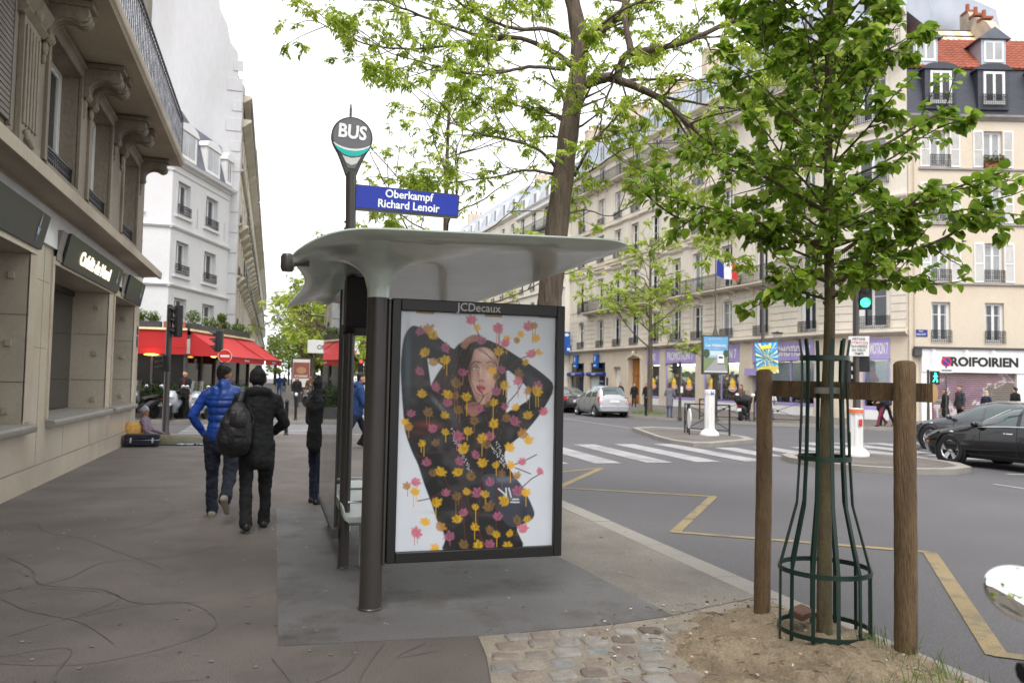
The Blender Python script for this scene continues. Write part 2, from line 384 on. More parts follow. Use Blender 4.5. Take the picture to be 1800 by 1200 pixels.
# cobbles
cobcols = [C(138, 133, 127), C(140, 131, 122), C(128, 117, 108), C(146, 142, 136), C(114, 103, 95), C(134, 134, 132), C(134, 120, 110), C(138, 133, 127)]
m_cob = mat('cobble_granite', (1, 1, 1), .75, var=.18, scale=9, fine=.15, bump=.5, bscale=45, attr=True)
m = MB()
for jr in range(-2, 24):
    for ic in range(-2, 16):
        gx_ = .188*ic+.094*(jr % 2)+rnd.uniform(-.014, .014); gy_ = -.170*jr+rnd.uniform(-.012, .012)
        cx = 1.22+gx_*.985+gy_*-.10; cy = 5.06+gy_*.99+gx_*-.06
        left = 1.36 if cy > 4.6 else 1.22 if cy > 4.0 else 1.14; right = 2.62-.42*max(0, 5.0-cy)+.16*math.sin(cy*7)
        top = 4.88+.075*max(0, cx-1.4)
        if not (left < cx < right and 2.0 < cy < top) or rnd.random() < .04: continue
        kc = rnd.uniform(.78, 1.08); m.c = tuple(c*kc for c in rnd.choice(cobcols)); h = rnd.uniform(.003, .011); a = R(-6)+rnd.uniform(-.16, .16); wd = rnd.uniform(.142, .176); ht = rnd.uniform(.130, .156); tz = rnd.uniform(-.04, .04); tw = rnd.uniform(-.04, .04)
        pts = []; n = 20
        for k in range(n):
            q = 2*math.pi*k/n+math.pi/4; e = 4.5; j_ = 1+rnd.uniform(-.055, .055)
            pts.append((wd/2*math.copysign(abs(math.cos(q))**(2/e), math.cos(q))*j_, ht/2*math.copysign(abs(math.sin(q))**(2/e), math.sin(q))*j_))
        def r2(p, s, z): x_, y_ = p[0]*s, p[1]*s; return (cx+x_*math.cos(a)-y_*math.sin(a), cy+x_*math.sin(a)+y_*math.cos(a), z+(x_*tz+y_*tw if z > 0 else 0))
        vs = [r2(p, 1, -.02) for p in pts]+[r2(p, .98, h*.55+.002) for p in pts]+[r2(p, .90, h+.004+rnd.uniform(-.002, .002)) for p in pts]+[r2(p, .5, h+.005+rnd.uniform(-.004, .003)) for p in pts]+[r2((0, 0), 1, h+.005)]
        m.add(vs, [[q*n+k, q*n+(k+1) % n, (q+1)*n+(k+1) % n, (q+1)*n+k] for q in range(3) for k in range(n)]+[[3*n+k, 3*n+(k+1) % n, 4*n] for k in range(n)])
struct(m.build('cobble_paving', m_cob, colors=True, ang=50))
# loose litter on the earth: twigs, stones, dead leaves, cigarette ends
m = MB()
for k in range(760):
    a = rnd.uniform(0, 6.28); rr = rnd.random()**.6
    x = 3.05+1.5*rr*math.cos(a); y = 3.7+1.7*rr*math.sin(a)
    if x > kx-KW-.03 or x < 1.8: continue
    z = max(.008, dirt_h(x, y)); t = rnd.random(); ang = rnd.uniform(0, 6.28); dx, dy = math.cos(ang), math.sin(ang)
    if t < .35:
        L = rnd.uniform(.02, .09); m.c = C(88, 72, 52) if rnd.random() < .7 else C(110, 60, 44); m.tube([(x, y, z+.004), (x+dx*L*.5, y+dy*L*.5, z+.01), (x+dx*L, y+dy*L, z+.004)], .0025, 4)
    elif t < .72:
        r = rnd.uniform(.004, .014); m.c = rnd.choice([C(160, 140, 112), C(120, 100, 76), C(186, 172, 150), C(84, 70, 52)]); m.ell((x, y, z), (r, r*rnd.uniform(.6, 1), r*.6), 6, 4)
    elif t < .9:
        s = rnd.uniform(.01, .03); m.c = rnd.choice([C(120, 96, 60), C(96, 104, 48), C(140, 118, 80)])
        m.face([(x+dx*s, y+dy*s, z+.006), (x-dy*s*.5, y+dx*s*.5, z+.012), (x-dx*s, y-dy*s, z+.006), (x+dy*s*.5, y-dx*s*.5, z+.003)])
    else:
        m.c = C(222, 214, 200); m.tube([(x, y, z+.005), (x+dx*.022, y+dy*.022, z+.005)], .004, 5)
struct(m.build('litter', m_attr, colors=True), 'stuff')
# scattered marks on the asphalt: gum and small fallen leaves
m = MB()
for k in range(620):
    x = rnd.uniform(-3, 3.4); y = rnd.uniform(3.2, 17); s = rnd.uniform(.006, .018)
    m.c = rnd.choice([C(112, 106, 101), C(124, 118, 112), C(78, 73, 69), C(70, 65, 61), C(150, 145, 138)])
    m.face([(x+s*math.cos(q*1.05)*rnd.uniform(.7, 1.2), y+s*math.sin(q*1.05)*rnd.uniform(.7, 1.2), .0062) for q in range(6)])
struct(m.build('litter', m_attr, colors=True, smooth=False), 'stuff')
m = MB()
for k in range(46):
    x = rnd.uniform(1.5, 4.5); y = rnd.uniform(3.8, 9); s = rnd.uniform(.012, .03); a = rnd.uniform(0, 6.28); z = .01 if x < kx else ROADZ+.01
    m.c = rnd.choice([C(112, 122, 40), C(130, 110, 56), C(96, 84, 50)])
    m.face([(x+s*math.cos(a), y+s*math.sin(a), z), (x-s*.4*math.sin(a), y+s*.4*math.cos(a), z+.006), (x-s*math.cos(a), y-s*math.sin(a), z), (x+s*.4*math.sin(a), y-s*.4*math.cos(a), z+.004)])
struct(m.build('litter', m_attr, colors=True, smooth=False), 'stuff')
# weeds by the kerb
m = MB()
for cx, cy in ((3.5, 3.75), (3.48, 4.0), (3.5, 3.5), (3.3, 3.35), (3.05, 3.4), (2.6, 3.2), (3.45, 3.2)):
    for k in range(26):
        x = cx+rnd.gauss(0, .05); y = cy+rnd.gauss(0, .07); x = min(x, 3.55); z = max(0, dirt_h(x, y)); h = rnd.uniform(.04, .15); a = rnd.uniform(0, 6.28); b = rnd.uniform(.02, .06)
        m.c = rnd.choice([C(92, 116, 52), C(112, 130, 60), C(78, 100, 48)])
        m.face([(x-.003, y, z), (x+.003, y, z), (x+b*math.cos(a)*.6, y+b*math.sin(a)*.6, z+h*.7), (x+b*math.cos(a), y+b*math.sin(a), z+h)])
struct(m.build('weeds', m_attr, colors=True, smooth=False), 'stuff')
# dark tyre and chalk scrawls on the pavement
m = MB()
def scrawl(pts, wd):
    P = [Vector((x, y, .0055)) for x, y in pts]
    Q = []
    for i in range(len(P)-1):
        for j in range(8):
            t = j/8; p0 = P[max(i-1, 0)]; p1 = P[i]; p2 = P[i+1]; p3 = P[min(i+2, len(P)-1)]
            Q.append(.5*((2*p1)+(p2-p0)*t+(2*p0-5*p1+4*p2-p3)*t*t+(3*p1-p0-3*p2+p3)*t**3))
    Q.append(P[-1])
    for i in range(len(Q)-1):
        d = Q[i+1]-Q[i]
        if d.length < 1e-5: continue
        d.normalize(); n = Vector((-d.y, d.x, 0))*wd/2; m.face([Q[i]-n, Q[i+1]-n, Q[i+1]+n, Q[i]+n])
scrawl([(.55, 4.95), (.45, 4.6), (.2, 4.3), (.35, 4.0), (.7, 3.6)], .006)
scrawl([(.72, 4.98), (.55, 4.55), (.48, 4.2), (.6, 3.8)], .006)
scrawl([(.95, 4.9), (.75, 4.7), (1.0, 4.75)], .006)
scrawl([(-1.6, 5.2), (-.9, 5.0), (-.3, 5.5), (-.6, 6.2), (-1.3, 5.9)], .006)
scrawl([(-2.6, 6.3), (-1.8, 6.8), (-1.0, 6.4), (-1.5, 5.6)], .006)
scrawl([(-1.7, 5.1), (-1.1, 5.3), (-1.0, 4.7), (-.3, 4.6)], .006)
scrawl([(-2.8, 9.5), (-1.4, 9.2), (-1.1, 10.6), (-2.0, 12)], .006)
for k in range(9):
    x, y = rnd.uniform(-2.8, .9), rnd.uniform(3.3, 10.5); a = rnd.uniform(0, 6.28); P_ = [(x, y)]
    for q in range(rnd.randint(3, 6)): a += rnd.uniform(-1.1, 1.1); x += .5*math.cos(a); y += .6*math.sin(a); P_.append((max(-3.1, x), max(3.0, y)))
    scrawl(P_, rnd.uniform(.004, .008))
struct(m.build('pavement_marks', mat('scrawl', C(92, 86, 81), .8, var=.25, scale=6), smooth=False))
# joint lines in the pavement
m = MB()
for (a, b) in (((-3.15, 12.5), (-.6, 12.3)), ((-3.1, 17.5), (3.5, 17.6))):
    a = Vector((*a, .0052)); b = Vector((*b, .0052)); d = (b-a).normalized(); n = Vector((-d.y, d.x, 0))*.008; m.face([a-n, b-n, b+n, a+n])
struct(m.build('pavement_joints', mat('joint', C(84, 80, 77), .9)))
# round iron cover at the bottom of the picture
m = MB(); m.lathe([(.0, .002), (.28, .002), (.30, .006), (.30, .009), (.26, .009), (.255, .006), (0, .006)], 28, (1.0, 3.78, 0))
for k in range(-6, 7):
    hw = math.sqrt(max(0, .24**2-(k*.037)**2)); m.box(1.0+k*.037-.009, 1.0+k*.037+.009, 3.78-hw, 3.78+hw, .004, .011)
tag(m.build('drain_cover', mat('rusty_iron', C(122, 106, 82), .7, .3, var=.2, scale=8)), 'round rusty iron drain cover set in the pavement beside the cobbles', 'drain cover')
# ================================================================== buildings
def wallgrid(mb, x0, x1, z0, z1, ops, depth=.28, y=0.):
    xs = sorted({x0, x1, *[o[0] for o in ops], *[o[1] for o in ops]}); zs = sorted({z0, z1, *[o[2] for o in ops], *[o[3] for o in ops]})
    xs = [x for x in xs if x0 <= x <= x1]; zs = [z for z in zs if z0 <= z <= z1]
    for j in range(len(zs)-1):
        run = None
        for i in range(len(xs)):
            solid = False
            if i < len(xs)-1:
                cx, cz = (xs[i]+xs[i+1])/2, (zs[j]+zs[j+1])/2
                solid = not any(o[0] < cx < o[1] and o[2] < cz < o[3] for o in ops)
            if solid and run is None: run = xs[i]
            if not solid and run is not None:
                mb.face([(run, y, zs[j]), (xs[i], y, zs[j]), (xs[i], y, zs[j+1]), (run, y, zs[j+1])]); run = None
    for a, b, c, d in ops:
        e = y+depth
        mb.face([(a, y, c), (a, e, c), (a, e, d), (a, y, d)][::-1]); mb.face([(b, y, c), (b, e, c), (b, e, d), (b, y, d)])
        mb.face([(a, y, d), (a, e, d), (b, e, d), (b, y, d)][::-1]); mb.face([(a, y, c), (b, y, c), (b, e, c), (a, e, c)])
WM = [m_wht, m_pane, m_pane2, m_panedk]
def window_mesh(w, h, style=0, kind='casement'):
    """two-leaf french window, origin at bottom centre, facing -y"""
    m = MB(); f = .055; m.m = 0
    m.box(-w/2, -w/2+f, 0, .07, 0, h); m.box(w/2-f, w/2, 0, .07, 0, h); m.box(-w/2+f, w/2-f, 0, .07, h-f, h); m.box(-w/2+f, w/2-f, 0, .07, 0, f)
    for s in (-1, 1):
        a, b = (-w/2+f+.004, -.004) if s < 0 else (.004, w/2-f-.004)
        g = .06; z0, z1 = f+.004, h-f-.004
        m.m = 0; m.box(a, a+g, .012, .058, z0, z1); m.box(b-g, b, .012, .058, z0, z1); m.box(a+g, b-g, .012, .058, z1-g, z1); m.box(a+g, b-g, .012, .058, z0, z0+g*2.2)
        if h > 1.9: m.box(a+g, b-g, .016, .054, z0+(z1-z0)*.70, z0+(z1-z0)*.70+.035)
        m.m = [1, 2, 3, 1, 1, 2][style] if not (style == 3 and s > 0) else 2
        m.face([(a+g, .035, z0+g*2.2), (b-g, .035, z0+g*2.2), (b-g, .035, z1-g), (a+g, .035, z1-g)])
        if style == 4 and s < 0 or style == 5:       # white louvred shutter folded in the reveal or half closed
            sx0, sx1 = (a-.02, a+w*.20) if style == 4 else ((a-.02, a+.11) if s < 0 else (b-.11, b+.02)); m.m = 0; m.box(sx0, sx1, -.11, -.075, .02, h-.04)
            for q_ in range(int(h/.09)): m.box(sx0+.015, sx1-.015, -.118, -.1105, .06+.09*q_, .10+.09*q_)
        if style == 0:       # pale curtains behind the glass
            m.m = 2; m.face([((a if s < 0 else b-.16), .034, z0+g*2.2), ((a+.16 if s < 0 else b), .034, z0+g*2.2), ((a+.13 if s < 0 else b), .034, z1-g), ((a if s < 0 else b-.13), .034, z1-g)])
    return m
_wc = {}
def window(parent, x, z, w, h, y, style=None, T=None):
    style = rnd.choice((0, 0, 1, 2, 2, 3, 4, 4, 5)) if style is None else style
    key = (round(w, 2), round(h, 2), style)
    if key not in _wc:
        o = window_mesh(w, h, style).build('window', WM, parent, ang=30, smooth=False); _wc[key] = o
    else: o = share(_wc[key], 'window', parent)
    M_ = (T if T is not None else Matrix.Identity(4)) @ Matrix.Translation((x, y, z)); o.matrix_local = M_; return o
def railing_mesh(mb, x0, x1, y, z0, h, step=.10, scroll=True, r=.009):
    mb.box(x0, x1, y-.018, y+.018, z0+h-.03, z0+h); mb.box(x0, x1, y-.012, y+.012, z0+.06, z0+.085); mb.box(x0, x1, y-.01, y+.01, z0+h-.16, z0+h-.145)
    n = max(2, int((x1-x0)/step))
    for i in range(n+1):
        x = x0+(x1-x0)*i/n; mb.box(x-r, x+r, y-r, y+r, z0, z0+h-.03)
        if scroll and i < n:
            cx = x+(x1-x0)/n/2; rr = (x1-x0)/n*.52
            for cz, k in ((z0+.24, 1), (z0+h*.55, -1), (z0+h-.09, 1)):
                pts = [(cx+rr*math.cos(q*math.pi/4), y, cz+rr*(1.5 if cz < z0+h-.2 else .6)*math.sin(q*math.pi/4)) for q in range(8)]
                for q in range(8):
                    a, b = pts[q], pts[(q+1) % 8]; mb.add([(a[0], y-.006, a[2]-.007), (b[0], y-.006, b[2]-.007), (b[0], y-.006, b[2]+.007), (a[0], y-.006, a[2]+.007)], [[0, 1, 2, 3]])
def railing(parent, x0, x1, y, z0, h, name='railing', T=None, step=.10, returns=0, r=.009):
    m = MB(T); railing_mesh(m, x0, x1, y, z0, h, step, True, r)
    if returns:
        for x in (x0, x1):
            T2 = (T if T is not None else Matrix.Identity(4)) @ Matrix.Translation((x, y, 0)) @ Matrix.Rotation(R(90), 4, 'Z'); k = MB(T2); railing_mesh(k, 0, returns, 0, z0, h, step); m.v, off = m.v+k.v, len(m.v); m.f += [[i+off for i in f] for f in k.f]; m.mi += k.mi; m.fc += k.fc
    return m.build(name, m_iron, parent, smooth=False)
def mould(mb, x0, x1, z, prof, y=0.):
    """cornice: profile of (outward, dz) extruded along x"""
    pts = [(y-o, z+d) for o, d in prof]; pts = [(y+.02, pts[0][1])]+pts+[(y+.02, pts[-1][1])]
    mb.prism(pts, x0, x1, 'x')
def surround(mb, x, w, z0, z1, t=.16, p=.05, head=True, y=0.):
    mb.box(x-w/2-t, x-w/2, y-p, y+.01, z0, z1); mb.box(x+w/2, x+w/2+t, y-p, y+.01, z0, z1); mb.box(x-w/2-t, x+w/2+t, y-p, y+.01, z1, z1+t)
    if head: mould(mb, x-w/2-t-.1, x+w/2+t+.1, z1+t+.22, [(.06, 0), (.1, .05), (.16, .09), (.2, .12), (.2, .16), (.02, .18)], y)

# ---------- (A) stone apartment block across the avenue
Hb = thing('apartment_building', 'long cream stone apartment building with iron balconies and grey mansard roof across the avenue', 'building', (26.74, 70.2, 0), math.atan2(-.999, .0436))
LX = 35.0; FX = 3.76
TF = Matrix.Translation((LX, 0, 0)) @ Matrix.Rotation(R(-64.9)-math.atan2(-.999, .0436), 4, 'Z')
bays = [2.6, 6.6, 9.8, 12.8, 16.0, 19.1, 21.9, 25.35, 28.9, 33.0]; WW = 1.22
ROW = [(4.60, 2.35), (7.82, 2.75), (12.0, 2.3), (15.25, 2.25)]
wall = MB(); wops = [(b-WW/2, b+WW/2, z, z+h) for b in bays for z, h in ROW]+[(b-.55, b+.55, 18.55, 20.3) for b in bays]
wallgrid(wall, 0, LX, 4.5, 20.5, wops)
for b in bays:
    for z, h in ROW[1:]: surround(wall, b, WW, z, z+h, .15, .05, head=(z < 14))
    wall.box(b-.34, b+.34, -.10, -.004, 7.05, 7.30)
prs = [0]+[x for b in bays for x in (b-WW/2-.16, b+WW/2+.16)]+[LX]
for i in range(0, len(prs), 2):                           # rusticated blocks of the first floor
    a, b = prs[i]+.02, prs[i+1]-.02
    if b-a < .2: continue
    for k in range(7):
        z = 4.62+k*.40; n = max(1, round((b-a)/1.1)); 
        for q in range(n): wall.box(a+(b-a)*q/n+.012, a+(b-a)*(q+1)/n-.012, -.045, -.002, z, z+.355)
    for zz, hh in ((7.9, 3.0), (12.0, 2.6), (15.2, 2.6)):      # flat pilaster strips
        if b-a > .7: wall.box(a+.12, b-.12, -.035, -.003, zz, zz+hh)
mould(wall, 0, LX, 4.2, [(.05, 0), (.12, .05), (.30, .14), (.34, .18), (.34, .26), (.05, .30)])
mould(wall, 0, LX, 11.05, [(.05, 0), (.09, .06), (.16, .10), (.18, .14), (.18, .20), (.02, .22)]); mould(wall, 0, LX, 11.62, [(.04, 0), (.12, .05), (.16, .12), (.02, .15)])
mould(wall, 0, LX, 14.72, [(.04, 0), (.10, .05), (.20, .10), (.22, .18), (.02, .2)]); mould(wall, 0, LX, 20.3, [(.06, 0), (.12, .06), (.28, .14), (.34, .18), (.36, .30), (.05, .34)])
for b in bays: mould(wall, b-1.05, b+1.05, 11.25, [(.10, 0), (.16, .05), (.26, .09), (.28, .14), (.28, .20), (.1, .22)])
def slab(mb, x0, x1, z, out, T=None):
    mould(mb, x0, x1, z-.16, [(out-.16, 0), (out-.08, .04), (out-.02, .07), (out, .1), (out, .16)])
    n = int((x1-x0)/.62)
    if out > .5:
        for i in range(n+1):
            x = x0+.15+(x1-x0-.3)*i/max(1, n); mb.prism([(-.001, z-.62), (-.14, z-.55), (-.2, z-.36), (-out*.7, z-.26), (-out*.8, z-.17), (-.001, z-.17)], x-.07, x+.07, 'x') if i % 3 == 0 else None
slab(wall, 4.2, 15.9, 7.72, .75); slab(wall, 17.0, 35.0, 7.72, .75); slab(wall, 0, LX, 18.5, .7)
# corner facet
wall.T = TF
fops = [(1.25, 2.75, z, z+h) for z, h in ROW]+[(1.4, 2.6, 18.55, 20.3)]
wallgrid(wall, 0, FX, 4.5, 20.5, fops)
for z, h in ROW[1:]: surround(wall, 2.0, 1.5, z, z+h, .15, .05, head=(z < 14))
for a, b in ((.05, 1.05), (2.95, 3.7)):
    for k in range(7): wall.box(a, b, -.045, -.002, 4.62+k*.40, 4.62+k*.40+.355)
for z, p in ((4.2, [(.05, 0), (.12, .05), (.30, .14), (.34, .18), (.34, .26), (.05, .30)]), (11.05, [(.05, 0), (.16, .10), (.18, .20), (.02, .22)]), (14.72, [(.04, 0), (.20, .10), (.22, .18), (.02, .2)]), (20.3, [(.06, 0), (.28, .14), (.36, .30), (.05, .34)])): mould(wall, -.1, FX, z, p)
slab(wall, -.2, FX-.3, 7.72, .75); slab(wall, -.2, FX, 18.5, .7)
wall.T = None
wl = wall.build('wall', m_stone, Hb, ang=25, smooth=False)
# back of the block so that it has a volume
m = MB(); m.box(.0, LX+.5, .30, 12, 4.25, 20.45); m.box(.0, LX+.5, 1.35, 12, -.3, 4.24); m.build('core', mat('dark_interior', C(40, 38, 36), .95), Hb, smooth=False)
for b in bays:
    for k, (z, h) in enumerate(ROW): window(Hb, b, z, WW, h, .18)
    window(Hb, b, 18.55, 1.1, 1.75, .18)
    railing(Hb, b-.72, b+.72, -.10, 4.58, .62)
    if b < 4: railing(Hb, b-.72, b+.72, -.10, 7.8, .95)
    railing(Hb, b-.72, b+.72, -.10, 11.95, .62); railing(Hb, b-.72, b+.72, -.10, 15.2, .62)
for k, (z, h) in enumerate(ROW): window(Hb, 2.0, z, 1.5, h, .18, None, TF)
window(Hb, 2.0, 18.55, 1.2, 1.75, .18, None, TF)
for z in (4.58, 11.95, 15.2): railing(Hb, 1.1, 2.9, -.10, z, .66, T=TF)
railing(Hb, 4.3, 15.8, -.68, 7.72, 1.0, 'balcony_railing', returns=.66); railing(Hb, 17.1, 34.9, -.68, 7.72, 1.0, 'balcony_railing', returns=.0); railing(Hb, 0, 35.2, -.64, 18.5, .95, 'balcony_railing')
railing(Hb, -.1, 3.3, -.68, 7.72, 1.0, 'balcony_railing', T=TF); railing(Hb, -.1, 3.7, -.64, 18.5, .95, 'balcony_railing', T=TF)
# flower pots on the balcony
m_terra = mat('terracotta', C(150, 86, 62), .8)
def balcony_pot(x, label):
    t = thing('potted_plant', label, 'potted plant', Hb.matrix_basis @ Vector((x, -.42, 7.73)), 0, 'pots on the first long balcony')
    m = MB(); m.lathe([(.10, 0), (.14, .22), (.15, .24), (.12, .24)], 10); m.build('pot', m_terra, t); lf = MB()
    for k in range(60): a = rnd.uniform(0, 6.28); r_ = rnd.uniform(0, .22); z = .22+rnd.uniform(0, .4); x_, y_ = r_*math.cos(a), r_*math.sin(a); lf.c = rnd.choice([C(70, 100, 44), C(96, 124, 60), C(54, 80, 40)]); lf.face([(x_, y_, z), (x_+.07, y_, z+.05), (x_, y_+.05, z+.09)])
    lf.build('plant', m_attr, t, colors=True, smooth=False)
bpy.context.view_layer.update()
for x in (19.4, 22.9, 27.2, 12.2): balcony_pot(x, 'terracotta pot with a green plant on the first long balcony of the stone building')
# mansard
m = MB(); pr = [(-.1, 20.62), (.95, 23.4), (1.25, 23.55), (6, 24.3), (11, 23.5), (12, 20.5), (-.1, 20.5)]
m.prism(pr, 0, LX+.6, 'x')
m.T = TF; m.prism([(-.1, 20.62), (.95, 23.4), (1.2, 23.6), (3, 23.7), (3, 20.5), (-.1, 20.5)], -.3, FX, 'x'); m.T = None
for x in np.arange(.3, LX, .62): m.add([(x-.02, -.09, 20.70), (x+.02, -.09, 20.70), (x+.02, .95, 23.43), (x-.02, .95, 23.43), (x-.02, -.13, 20.71), (x+.02, -.13, 20.71), (x+.02, .90, 23.46), (x-.02, .90, 23.46)], [[4, 5, 6, 7], [0, 4, 7, 3], [1, 2, 6, 5]])
roof = m.build('roof', m_zinc, Hb, smooth=False)
for b in bays+[None]:
    T = TF if b is None else None; x = 2.0 if b is None else b
    m = MB(T); m.m = 0
    arcp = [(x-.52, 20.75), (x+.52, 20.75), (x+.52, 22.0)]+[(x+.52*math.cos(q), 22.0+.42*math.sin(q)) for q in np.linspace(0, math.pi, 9)[1:-1]]+[(x-.52, 22.0)]
    m.prism(arcp, -.02, 1.3, 'y'); m.m = 1; arc2 = [(x-.36, 20.95), (x+.36, 20.95), (x+.36, 21.95)]+[(x+.36*math.cos(q), 21.95+.3*math.sin(q)) for q in np.linspace(0, math.pi, 9)[1:-1]]+[(x-.36, 21.95)]
    m.prism(arc2, -.026, -.0, 'y'); m.m = 2; m.box(x-.03, x+.03, -.032, -.02, 20.95, 22.2); m.build('dormer', [m_zinc, m_panedk, m_wht], roof)
for x in (.4, 8.2, 14.4, 20.6, 27.1, 34):
    m = MB(); m.box(x-.35, x+.35, 1.2, 4.4, 23, 25.4); m.box(x-.4, x+.4, 1.15, 4.45, 25.4, 25.55); m.m = 1
    for k in range(6): m.lathe([(.11, 0), (.10, .45), (.13, .48), (.10, .5)], 10, (x, 1.55+k*.5, 25.5))
    m.build('chimney', [mat('chimney_render', C(196, 180, 160), .9, stain=C(140, 124, 106)) if x < 1 else bpy.data.materials['chimney_render'], m_terra], roof)
# ---- street level: piers, shopfronts, entrance
gmat = mat('beige_shop_stone', C(205, 192, 172), .85, var=.08, scale=.8, fine=.06, bump=.12, bscale=20, stain=C(160, 146, 126), stainamt=.4)
m_tubelight = mat('tube_light', C(255, 252, 240), .5, var=0, fine=0, emit=6)
m_lil = mat('lilac_paint', C(164, 148, 200), .5, var=.05, fine=.03); m_shopin = mat('shop_interior', C(96, 92, 84), .8, var=.45, scale=1.3, fine=.3, stain=C(150, 120, 84), stainamt=.7, stainscale=1.2)
shopglass = glassmat('shop_glass', (.86, .90, .90), .05)
gops = [(0.42, 3.31, .1, 3.3), (4.70, 7.68, .1, 3.3), (9.2, 10.5, .0, 2.9), (12.0, 14.0, .0, 3.55), (14.9, 16.8, .0, 4.1), (17.7, 21.7, .0, 4.1), (22.7, 26.7, .0, 4.1), (28.1, 29.3, .0, 3.0), (29.5, 33.5, .0, 4.1)]
g = MB(); wallgrid(g, 0, LX, -.3, 4.2, gops, .5)
for a, b in ((-0.0, .42), (3.31, 4.7), (7.68, 9.2), (16.8, 17.7), (21.7, 22.7), (26.7, 28.1), (33.5, 35.0)):
    g.box(a+.02, b-.02, -.06, -.004, 0, .55); g.box(a+.05, b-.05, -.035, -.004, .6, 3.2 if b < 5 else 4.0)
g.T = TF; wallgrid(g, 0, FX, -.3, 4.2, [(1.5, 2.9, 0, 4.1)], .5); g.box(.1, 1.4, -.05, -.004, 0, .55); g.box(3.0, 3.7, -.05, -.004, 0, .55); g.T = None
g.build('ground_floor', gmat, Hb, smooth=False)
# discount shop
ds = thing('discount_shop', 'lilac shopfront with white lettering along the street level of the stone building', 'shopfront', (26.74, 70.2, 0), math.atan2(-.999, .0436))
def shopbay(a, b, T=None, txt='PROMOTION 7', split=True, shutter=False):
    m = MB(T); m.box(a, b, -.05, .1, 3.05, 4.12); m.build('fascia', m_lil, ds, smooth=False)
    c = (a+b)/2; sx = min(1.15, (b-a)/4.0)
    T0 = T if T is not None else Matrix.Identity(4)
    m = MB(T0); m.text(txt, .80, Matrix.Translation((c, -.054, 3.55)) @ FRONT, .64*sx, .004, .014); m.build('lettering', m_wht, ds, smooth=False)
    m = MB(T); m.box(a, a+.09, .02, .12, 0, 3.05); m.box(b-.09, b, .02, .12, 0, 3.05); m.box(a+.09, b-.09, .02, .12, .5, .68)
    if split: m.box(c-.05, c+.05, .03, .11, .68, 3.05)
    m.build('window_frame', m_lil, ds, smooth=False)
    m = MB(T); m.box(a+.09, b-.09, .03, .12, 0, .5); m.build('plinth', m_wht, ds, smooth=False)
    m = MB(T); m.box(a+.09, b-.09, .066, .072, .68, 3.05); m.build('shop_window', shopglass, ds, smooth=False)
    # window display: shelves and goods
    m = MB(T); m.c = C(196, 200, 180); m.box(a, b, 1.2, 1.25, 0, 3.6); m.c = C(228, 226, 214); m.box(a, b, .15, 1.2, 3.0, 3.04)
    for k in range(int((b-a)*14)):
        x = rnd.uniform(a+.2, b-.3); w_ = rnd.uniform(.08, .35); h_ = rnd.uniform(.1, .5); z = rnd.choice((.55, .55, .95, 1.35, 1.75, 2.1)); m.c = rnd.choice([C(70, 66, 60), C(120, 88, 60), C(196, 190, 176), C(60, 80, 70), C(160, 60, 50), C(150, 150, 150), C(90, 110, 60), C(110, 100, 140)]); y_ = rnd.uniform(.3, 1.0); m.box(x, x+w_, y_, y_+.2, z, z+h_)
    for z in (.5, 1.3, 1.7): m.c = C(180, 176, 166); m.box(a+.1, b-.1, .3, 1.15, z, z+.03)
    m.build('goods', m_attr, ds, colors=True, smooth=False)
    m = MB(T); m.box(a+.2, b-.2, .5, .62, 2.94, 2.99); m.box(a+.2, b-.2, .95, 1.07, 2.94, 2.99); m.build('ceiling_light', m_tubelight, ds, smooth=False)
    if shutter:
        m = MB(T)
        for k in range(22): m.box(a+.12, b-.12, .10, .125, 1.2+k*.085, 1.28+k*.085)
        m.build('roller_grille', m_zinc, ds, smooth=False)
shopbay(14.9, 16.8, txt='PROMO', split=False); shopbay(17.7, 21.7); shopbay(22.7, 26.7); shopbay(29.5, 33.5, shutter=True); shopbay(1.5, 2.9, TF, split=False, shutter=True)
m = MB(); m.box(28.1, 29.3, -.04, .1, 3.0, 4.12); m.box(27.7, 29.6, -.35, -.02, 2.2, 2.62); m.box(28.1, 28.2, .1, .2, 0, 3); m.box(29.2, 29.3, .1, .2, 0, 3); m.build('entrance_frame', m_lil, ds, smooth=False)
m = MB(); m.box(28.2, 29.2, .3, .35, 0, 2.95); m.build('door', m_panedk, ds, smooth=False)
# stickers: yellow lobed shape over a white and red oval
for (x, T) in ((15.8, None), (18.8, None), (20.8, None), (23.6, None), (25.9, None)):
    m = MB(T); T_ = Matrix.Translation((x, .06, 1.55))
    def oval(rx, rz, cz, y, c, n=24, f=lambda q: 1): m.c = c; m.face([(x+rx*math.cos(2*math.pi*k/n)*f(2*math.pi*k/n), y, 1.55+cz+rz*math.sin(2*math.pi*k/n)*f(2*math.pi*k/n)) for k in range(n)])
    oval(.44, .22, -.14, .062, C(240, 240, 238)); oval(.40, .18, -.14, .060, C(214, 62, 54)); oval(.33, .10, -.15, .058, C(238, 200, 196)); oval(.27, .31, .14, .056, C(244, 200, 50), 36, lambda q: 1+.10*math.sin(5*q)+.1*math.sin(q)); oval(.10, .09, .26, .054, C(250, 226, 120))
    m.build('window_sticker', m_attr, ds, colors=True, smooth=False)
for x in np.arange(15.3, 34.5, 1.55): m = MB(); m.tube([(x, -.05, 4.18), (x, -.28, 4.26), (x, -.34, 4.22)], .014, 6); m.lathe([(.03, 0), (.07, -.09), (.06, -.1)], 10, (x, -.36, 4.24)); m.build('spot_lamp', m_black, ds)
